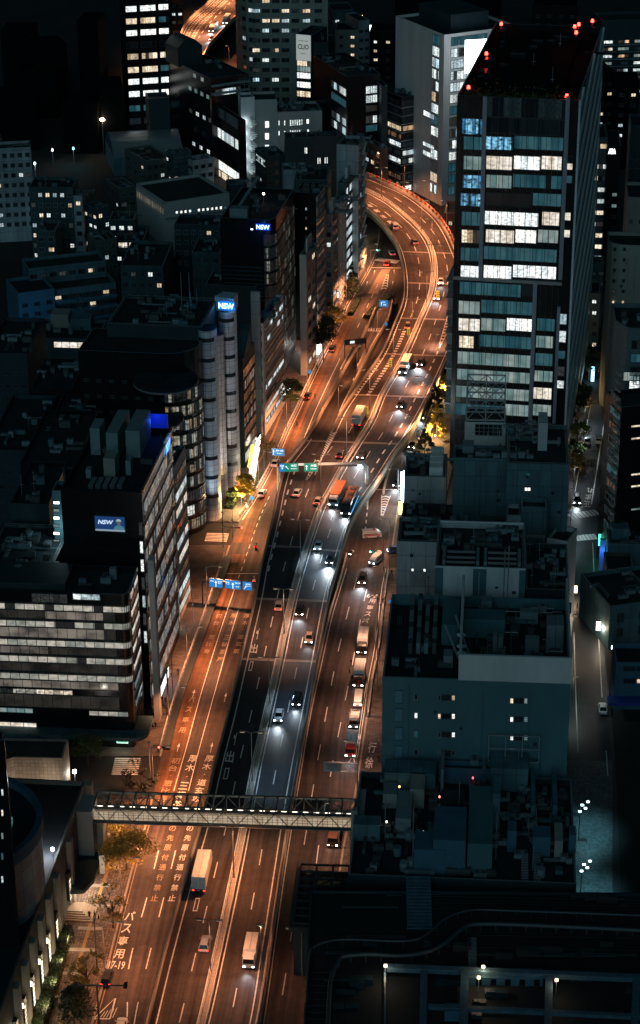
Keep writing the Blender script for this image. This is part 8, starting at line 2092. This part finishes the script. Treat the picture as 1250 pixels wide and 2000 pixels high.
def truck(t, cab='white', box=None, L=8.0, W=2.3, H=3.3, on=True, bed=False, cabh=2.5):
    h = L / 2; w = W / 2; box = box or BOXW; m = MB(); cl = 1.8
    P_ = lambda zl, zt, hw: [(hw * .96, zl), (hw, zl + .5), (hw * .98, zt - .6), (hw * .86, zt)]
    loft(m, [(h - cl, P_(.5, cabh, w)), (h - .5, P_(.45, cabh, w)), (h - .12, P_(.45, cabh - .35, w * .98)), (h, P_(.5, 1.3, w * .95))]); c = m.build('cab', PT[cab], t)
    g_ = MB(); g_.quad([(-w * .84, h - .1, cabh - .32), (w * .84, h - .1, cabh - .32), (w * .9, h + .02, 1.32), (-w * .9, h + .02, 1.32)][::-1])
    for s in (-1, 1): q = [(s * (w + .01), h - cl + .5, 1.4), (s * (w + .01), h - .25, 1.4), (s * (w - .04), h - .4, cabh - .5), (s * (w - .04), h - cl + .5, cabh - .5)]; g_.quad(q if s > 0 else q[::-1])
    g_.build('window', CGL, c)
    m = MB(); m.box(-w * .45, -h, .6, w * .45, h - cl, .9); m.box(-w, -h + .1, .45, w, -h + .25, .7); m.build('chassis', STEEL_D, t)
    m = MB()
    if bed: m.box(-w, -h, .95, w, h - cl - .15, 1.1); m.box(-w, -h, 1.1, -w + .06, h - cl - .15, 1.6); m.box(w - .06, -h, 1.1, w, h - cl - .15, 1.6); m.box(-w + .06, -h, 1.1, w - .06, -h + .06, 1.6)
    else:
        m.box(-w * 1.03, -h, .95, w * 1.03, h - cl - .12, H)
    b = m.build('cargo_box', box, t)
    if not bed:
        q = MB(); q.box(-w * .96, -h - .04, 1.05, -.03, -h, H - .12); q.box(.03, -h - .04, 1.05, w * .96, -h, H - .12); q.build('rear_door', mat('door_grey', (.45, .46, .47), .5), b)
        q = MB(); q.box(-w * 1.04, -h, H, -w * .98, h - cl - .12, H + .05); q.box(w * .98, -h, H, w * 1.04, h - cl - .12, H + .05); q.box(-.03, -h, H, .03, h - cl - .12, H + .03); q.build('roof_rail', STEEL, b)
    wheels(t, (-w + .2, w - .2), (-h + 1.2, -h + 2.2, h - 1.1) if L > 9 else (-h + 1.5, h - 1.1), .42); lights(t, W, h, -h - .02, .75, .7, on, .38); plates(t, h, -h, .6); return L
def bus(t, on=True):
    L, W, H = 11, 2.5, 3.2; h = L / 2; w = W / 2; m = MB(); P_ = lambda zl, zt, hw: [(hw, zl), (hw, zl + .9), (hw * .99, zt - .3), (hw * .9, zt)]
    loft(m, [(-h, P_(.4, H - .1, w)), (-h + .2, P_(.35, H, w)), (h - .3, P_(.35, H, w)), (h, P_(.45, H - .3, w * .97))]); m.build('body', PT['black'], t)
    m = MB(); m.box(-w * .82, -h + .4, H, w * .82, h - 1.6, H + .05); m.build('roof_panel', PT['orange'], t); m = MB()
    for k in range(3): m.box(-w * .45, -h + 1.2 + k * 3.2, H + .05, w * .45, -h + 2.6 + k * 3.2, H + .28)
    m.build('roof_unit', STEEL, t); m = MB()
    for s in (-1, 1):
        for k in range(6): q = [(s * (w + .02), -h + .5 + k * 1.65, 1.3), (s * (w + .02), -h + 1.95 + k * 1.65, 1.3), (s * (w + .02), -h + 1.95 + k * 1.65, 2.5), (s * (w + .02), -h + .5 + k * 1.65, 2.5)]; m.quad(q if s > 0 else q[::-1])
    m.quad([(w * .92, h + .02, 1.0), (-w * .92, h + .02, 1.0), (-w * .92, h - .02, H - .5), (w * .92, h - .02, H - .5)]); m.build('window', CGL, t)
    m = MB(); m.box(-w * 1.01, -h, .5, -w * .99, h, .62); m.box(w * .99, -h, .5, w * 1.01, h, .62); m.build('marker_strip', glow('bus_blue', (.1, .5, 1), 3), t)
    wheels(t, (-w + .2, w - .2), (-h + 2.6, h - 2.4), .48); lights(t, W, h, -h, .8, .9, on, .4); plates(t, h, -h, .6); return L
def person_mesh(pose=0, seed=0):
    """one continuous skinned figure, about 1.68 m tall"""
    k = ('per', pose)
    if k in VC: return VC[k]
    s = .22 if pose == 0 else (.06 if pose == 1 else .3)
    V = {'pel': ((0, 0, .93), .15), 'wai': ((0, .0, 1.08), .13), 'che': ((0, .01, 1.3), .16), 'nec': ((0, .02, 1.46), .06), 'chi': ((0, .04, 1.52), .07), 'hed': ((0, .03, 1.6), .105), 'top': ((0, .02, 1.67), .07)}
    for sd_, q in ((-1, s), (1, -s)):
        n = 'l' if sd_ < 0 else 'r'
        V['hip' + n] = ((sd_ * .09, 0, .88), .1); V['kne' + n] = ((sd_ * .1, q * .5 + .04, .48), .065); V['ank' + n] = ((sd_ * .1, q - .02, .09), .045); V['toe' + n] = ((sd_ * .11, q + .14, .04), .04)
        V['sho' + n] = ((sd_ * .19, .01, 1.4), .07); V['elb' + n] = ((sd_ * .24, -q * .4 - .02, 1.13), .045); V['wri' + n] = ((sd_ * .24, -q * .7 + .08, .9), .032); V['han' + n] = ((sd_ * .24, -q * .8 + .1, .82), .04); V['thu' + n] = ((sd_ * .2, -q * .8 + .14, .84), .015)
    E_ = [('pel', 'wai'), ('wai', 'che'), ('che', 'nec'), ('nec', 'chi'), ('chi', 'hed'), ('hed', 'top')]
    for n in 'lr': E_ += [('pel', 'hip' + n), ('hip' + n, 'kne' + n), ('kne' + n, 'ank' + n), ('ank' + n, 'toe' + n), ('che', 'sho' + n), ('sho' + n, 'elb' + n), ('elb' + n, 'wri' + n), ('wri' + n, 'han' + n), ('han' + n, 'thu' + n)]
    ks = list(V); me = bpy.data.meshes.new('person'); me.from_pydata([V[a][0] for a in ks], [(ks.index(a), ks.index(b)) for a, b in E_], []); o = bpy.data.objects.new('person', me); COL.objects.link(o)
    sk = o.modifiers.new('skin', 'SKIN'); sb = o.modifiers.new('sub', 'SUBSURF'); sb.levels = 1
    for i, a in enumerate(ks): me.skin_vertices[0].data[i].radius = (V[a][1], V[a][1]); me.skin_vertices[0].data[i].use_root = (a == 'pel')
    dg = bpy.context.evaluated_depsgraph_get(); m2 = bpy.data.meshes.new_from_object(o.evaluated_get(dg)); bpy.data.objects.remove(o)
    for p in m2.polygons: p.use_smooth = True
    for m_ in (CL['top'], CL['leg'], CL['skin'], CL['hair'], CL['shoe']): m2.materials.append(m_)
    for p in m2.polygons:
        c = p.center; p.material_index = 4 if c.z < .1 else 1 if c.z < .9 and abs(c.x) < .2 else 2 if (c.z < .88 or 1.47 < c.z < 1.6 and c.y > .05) else 3 if c.z > 1.52 else 0
    VC[k] = m2; return m2
CL = {'top': mat('jacket_dark', (.03, .03, .035), .8), 'leg': mat('trousers', (.02, .02, .03), .8), 'skin': mat('skin', (.45, .28, .2), .6), 'hair': mat('hair', (.01, .01, .01), .6), 'shoe': mat('shoe', (.02, .02, .02), .5), 'light': mat('jacket_light', (.5, .5, .48), .8)}
def road_dir(x, y, C=None):
    C = C or MC; d = C.at(y - 6) - C.at(y + 6); return math.atan2(d.x, d.y)
def pool(t, L, pw=900, ang=95):
    pw *= 1.25
    l = bpy.data.lights.new('headlight_beam', 'SPOT'); l.energy = pw; l.color = (.78, .9, 1.0); l.spot_size = rad(ang); l.spot_blend = 1.0; l.shadow_soft_size = .3
    o = bpy.data.objects.new('headlight_beam', l); COL.objects.link(o); o.location = (0, L / 2 + .5, 1.0); o.rotation_euler = (rad(75), 0, 0); o.parent = t
def veh(name, label, cat, x, y, fn, z=0, toward=False, C=None, az=None, beam=0, dz=.02, **k):
    q = P(x, y, z); a = road_dir(x, y, C) if az is None else rad(az)
    t = thing(name, label, cat, (q.x, q.y, z + dz), -a + (PI if toward else 0)); L = fn(t, **k)
    if beam: pool(t, L, beam)
    return t
E6 = dict(z=ZE)
# outbound roadway (rear ends seen)
veh('box_truck', 'long white box truck driving away below the footbridge', 'truck', 396, 1712, truck, L=10.5, W=2.4, H=3.5, **E6)
veh('car', 'silver car driving away near the bottom of the expressway', 'car', 401, 1848, car, col='silver', kind='wagon', **E6)
veh('taxi', 'pale taxi with a roof lamp on the outbound lanes above the joint', 'taxi', 545, 1187, car, col='beige', **E6)
veh('car', 'white car below the green signs on the outbound lanes', 'car', 581, 966, car, col='white', **E6)
veh('car', 'beige car right of the white one under the green signs', 'car', 622, 982, car, col='beige', **E6)
veh('car', 'dark car with red tail lights above the sign arch', 'car', 666, 891, car, col='dark', **E6)
veh('box_truck', 'box truck with grey rear doors at the ramp split', 'truck', 702, 822, truck, L=9, W=2.35, H=3.4, **E6)
veh('car', 'dark red tailed car between the dashed lane blocks', 'car', 797, 640, car, col='brown', C=ML, **E6)
veh('van', 'silver van on the far bend', 'van', 770, 446, van, col='silver', C=ML, **E6)
veh('car', 'black car with bright red tail lights on the far bend', 'car', 810, 476, car, col='black', C=ML, **E6)
# inbound roadway (fronts seen)
veh('box_truck', 'small white box truck coming down the inbound lanes near the bottom', 'truck', 490, 1872, truck, toward=True, beam=420, L=6.6, W=2.1, H=3.0, **E6)
veh('car', 'black car alone on the inbound lanes above the white car', 'car', 580, 1371, car, toward=True, beam=520, col='black', kind='wagon', **E6)
veh('car', 'bright white car with headlight glare on the inbound lanes', 'car', 545, 1402, car, toward=True, beam=900, col='white', **E6)
veh('car', 'copper car in the outer inbound lane', 'car', 604, 1250, car, toward=True, beam=300, col='beige', **E6)
veh('car', 'black taxi just below the upper joint on the inbound lanes', 'car', 586, 1196, car, toward=True, beam=900, col='black', **E6)
veh('car', 'white car with lamps lit below the orange truck', 'car', 622, 1069, car, toward=True, beam=700, col='white', **E6)
veh('car', 'dark wagon with glaring headlights right of the white car', 'car', 645, 1096, car, toward=True, beam=3200, col='dark', kind='wagon', **E6)
veh('flatbed_truck', 'white cabbed truck with a long orange load under the sign arch', 'truck', 659, 974, truck, toward=True, beam=900, L=10.5, W=2.4, H=2.7, box=BOXO, **E6)
veh('bus', 'black coach with an orange roof beside the orange truck', 'bus', 683, 990, bus, toward=True, beam=1400, **E6)
veh('car', 'dark car under the pale lights above the sign arch', 'car', 707, 892, car, toward=True, beam=2000, col='dark', **E6)
veh('car', 'dark car in the middle of the wide inbound lanes', 'car', 782, 793, car, toward=True, beam=1500, col='dark', **E6)
veh('box_truck', 'white box truck with a peach cargo box on the inner inbound lane', 'truck', 792, 722, truck, toward=True, beam=1600, L=8.5, W=2.3, H=3.3, **E6)
veh('car', 'dark car right of the peach box truck', 'car', 822, 711, car, toward=True, beam=2600, col='dark', **E6)
veh('car', 'dark open looking car below the white one on the bend', 'car', 854, 583, car, toward=True, beam=1200, col='silver', **E6)
veh('car', 'white car highest of the two on the bend beside the tower', 'car', 861, 553, car, toward=True, beam=700, col='white', **E6)
veh('dark_truck', 'dark truck half hidden under the footbridge', 'truck', 606, 1626, truck, toward=True, beam=250, cab='black', box=CONC_D, L=6, W=2.1, H=2.6, z=ZE) if False else None
veh('delivery_truck', 'dark truck with red marks waiting below the footbridge end', 'truck', 653, 1640, truck, toward=True, cab='brown', box=mat('cargo_dark', (.08, .08, .09), .6), L=6, W=2.1, H=2.7, bed=True, C=RC)
# queue on the right kerb
veh('box_truck', 'white box truck at the head of the kerb queue', 'truck', 709, 1264, truck, toward=True, C=RC, L=7.4, W=2.2, H=3.2, cab='black', beam=0)
veh('box_truck', 'second box truck of the kerb queue with a lit dashboard', 'truck', 702, 1328, truck, toward=True, C=RC, L=7.4, W=2.25, H=3.2, cab='brown', beam=0)
veh('van', 'white van between the queued trucks', 'van', 700, 1372, van, toward=True, C=RC, col='white', beam=200)
veh('open_truck', 'small flat truck behind the white van', 'truck', 692, 1412, truck, toward=True, C=RC, L=5.6, W=1.9, H=2.4, bed=True, cab='silver', beam=120)
veh('box_truck', 'white boxed truck with a red cab last in the kerb queue', 'truck', 686, 1466, truck, toward=True, C=RC, L=6.4, W=2.1, H=3.0, cab='red', beam=250)
veh('ambulance_van', 'white van with a red stripe crossing toward the right', 'van', 726, 1049, van, az=82, stripe=True, on=False)
veh('van', 'white van turning at the junction on the right', 'van', 735, 1098, van, az=-150, col='white', beam=400)
veh('car', 'brown car with headlights lit below the turning van', 'car', 708, 1135, car, toward=True, C=RC, col='brown', kind='wagon', beam=1600)
veh('car', 'dark blue car half hidden at the right kerb junction', 'car', 770, 1079, car, az=-100, col='blue', kind='kei')
veh('car', 'dark car with lights lit beside the conifer', 'car', 806, 872, car, toward=True, C=RC, col='dark', beam=900); veh('car', 'dark car at the shop front with the white light sign', 'car', 775, 946, car, toward=True, C=RC, col='dark', beam=1500); veh('car', 'dark car beside the golden tree', 'car', 824, 815, car, toward=True, C=RC, col='silver', beam=1200)
# left road
veh('car', 'white car parked below the golden ginkgo', 'car', 512, 967, car, C=LC, col='white'); veh('taxi', 'white taxi parked beside the blue overhead sign', 'taxi', 538, 908, car, C=LC, col='white')
veh('car', 'black car at the kerb near the striped white building', 'car', 601, 776, car, C=LC, col='black'); veh('car', 'black car by the tall dark tree', 'car', 649, 684, car, C=LC, col='black', kind='wagon')
veh('car', 'red car standing on the far crosswalk', 'car', 756, 518, car, C=LC, col='red'); veh('car', 'white car turning beyond the far crosswalk', 'car', 765, 497, car, az=-10, col='white')
veh('car', 'black car parked under the long lamp arm', 'car', 210, 1914, car, C=LC, col='black', kind='wagon'); veh('car', 'white car just entering at the bottom edge', 'car', 237, 2010, car, C=LC, col='white')
# side street
veh('car', 'silver car parked on the side street beside the white van', 'car', 1147, 864, car, az=8, col='silver', on=False); veh('van', 'white van driving up the side street', 'van', 1169, 862, van, az=8, col='white', on=False)
veh('car', 'black car with blue white lights at the upper zebra crossing', 'car', 1127, 980, car, toward=True, az=8, col='black', beam=500, kind='wagon'); veh('car', 'white car parked alone low on the side street', 'car', 1177, 1388, car, az=4, col='white', on=False)
veh('car', 'dark car waiting below the tree lined footway', 'car', 1117, 1166, car, az=0, col='dark', on=False, kind='kei') if False else None
# far expressway
veh('box_truck', 'dark truck with a peach box on the far expressway', 'truck', 417, 60, truck, z=8, toward=True, C=FB, L=9, cab='dark', beam=2500); veh('box_truck', 'white lit truck on the far expressway', 'truck', 443, 44, truck, z=8, toward=True, C=FB, L=9, beam=3500); veh('car', 'dark car following the trucks on the far expressway', 'car', 414, 78, car, z=8, toward=True, C=FB, col='dark', beam=3000)
# two wheelers with riders
def scooter(label, x, y, az, z=0, on=False, toward=False):
    q = P(x, y, z); t = thing('scooter', label, 'scooter', (q.x, q.y, z + .02), -rad(az) + (PI if toward else 0)); wheels(t, (0,), (-.6, .6), .25, .22)
    m = MB(); m.tube([(0, -.6, .3), (0, -.2, .55), (0, .3, .35), (0, .55, .9)], .12, 7); m.box(-.14, -.65, .62, .14, .05, .78); m.build('body', PT['white'], t); m = MB(); m.tube([(-.32, .5, .95), (.32, .5, .95)], .03, 5); m.build('handlebar', STEEL_D, t); m = MB(); m.box(-.25, -.95, .75, .25, -.6, 1.15); m.build('top_box', PT['white'], t)
    lights(t, .7, .75, -.7, .8, .6, True, .16, .14)
    p = thing('person', 'helmeted rider on the ' + label, 'person', (q.x, q.y, z), -rad(az) + (PI if toward else 0)); o = place_mesh('body', person_mesh(2), p, (0, -.25, -.12)); m = MB(); m.cyl(0, -.22, 1.42, 1.6, .15, 12, r1=.1); m.build('helmet', PT['white'], p)
    return t
scooter('white scooter below the zebra crossing', 500, 1070, 8); scooter('delivery motorbike waiting at the stop line under the blue signs', 497, 1137, 6); scooter('motorbike turning by the white van', 686, 1086, -150, on=True)
# pedestrians
ppl = [(197,1704,0,'two walkers below the lit tree, left one'),(228,1706,1,'walker beside the lit tree trunk'),(175,1794,1,'left of three people standing on the plaza'),(185,1793,0,'middle of three people standing on the plaza'),(193,1795,1,'right of three people standing on the plaza'),(141,1843,0,'lone walker by the dark hedge'),(149,1733,1,'person standing at the lit wall entrance'),(158,1715,0,'person walking along the lit wall'),
 (299,1424,0,'left of a walking pair near the railing'),(304,1423,1,'right of a walking pair near the railing'),(317,1372,0,'left of a pair beside the dark banner post'),(324,1374,1,'right of a pair beside the dark banner post'),(348,1318,0,'walker between the pair and the shop lights'),(335,1320,1,'walker in pale clothes under the shop lights'),(308,1332,0,'front person of the group at the lit entrance'),(313,1330,1,'second person of the group at the lit entrance'),(303,1338,1,'third person of the group at the lit entrance'),(316,1336,0,'fourth person of the group at the lit entrance'),(356,1238,0,'person in white on the footway by the shops'),(282,1420,1,'person by the short white sign post'),(276,1445,0,'person at the glass office corner'),(326,1398,1,'person leaning at the white railing'),
 (402,1136,0,'left of a waiting group under the blue signs'),(407,1137,1,'middle of a waiting group under the blue signs'),(412,1135,0,'right of a waiting group under the blue signs'),(454,1024,1,'person waiting on the corner island'),(615,778,0,'person stepping beside the black kerb car'),(580,832,1,'person on the road edge below the black car'),(614,720,0,'left person at the bus stop'),(619,722,1,'right person at the bus stop'),(717,508,0,'walker near the far crosswalk'),(712,500,1,'walker behind the far crosswalk'),(765,1125,0,'person on the right footway near the junction'),(748,1180,1,'person beside the right kerb pole'),(744,1190,0,'second person beside the right kerb pole'),(739,1488,0,'person at the teal building corner'),(1170,1095,1,'person beside the blue lit sign strip'),(1127,1190,0,'person crossing the dark side street'),(686,1300,1,'driver standing beside the second queued truck'),(683,1318,0,'helper standing at the second queued truck')]
for i, (x, y, ps, lb) in enumerate(ppl):
    rd = random.Random(i); zz = .15 if not (x in (197 + 999,)) else 0; q = P(x, y, zz if not 686 >= x >= 580 or x in (614, 619) else 0); t = thing('person', lb, 'person', tuple(q), rd.random() * 6.28); o = place_mesh('body', person_mesh(ps), t, (0, 0, 0))
    if i in (13, 18, 4): o.material_slots[0].link = 'OBJECT'; o.material_slots[0].material = CL['light']
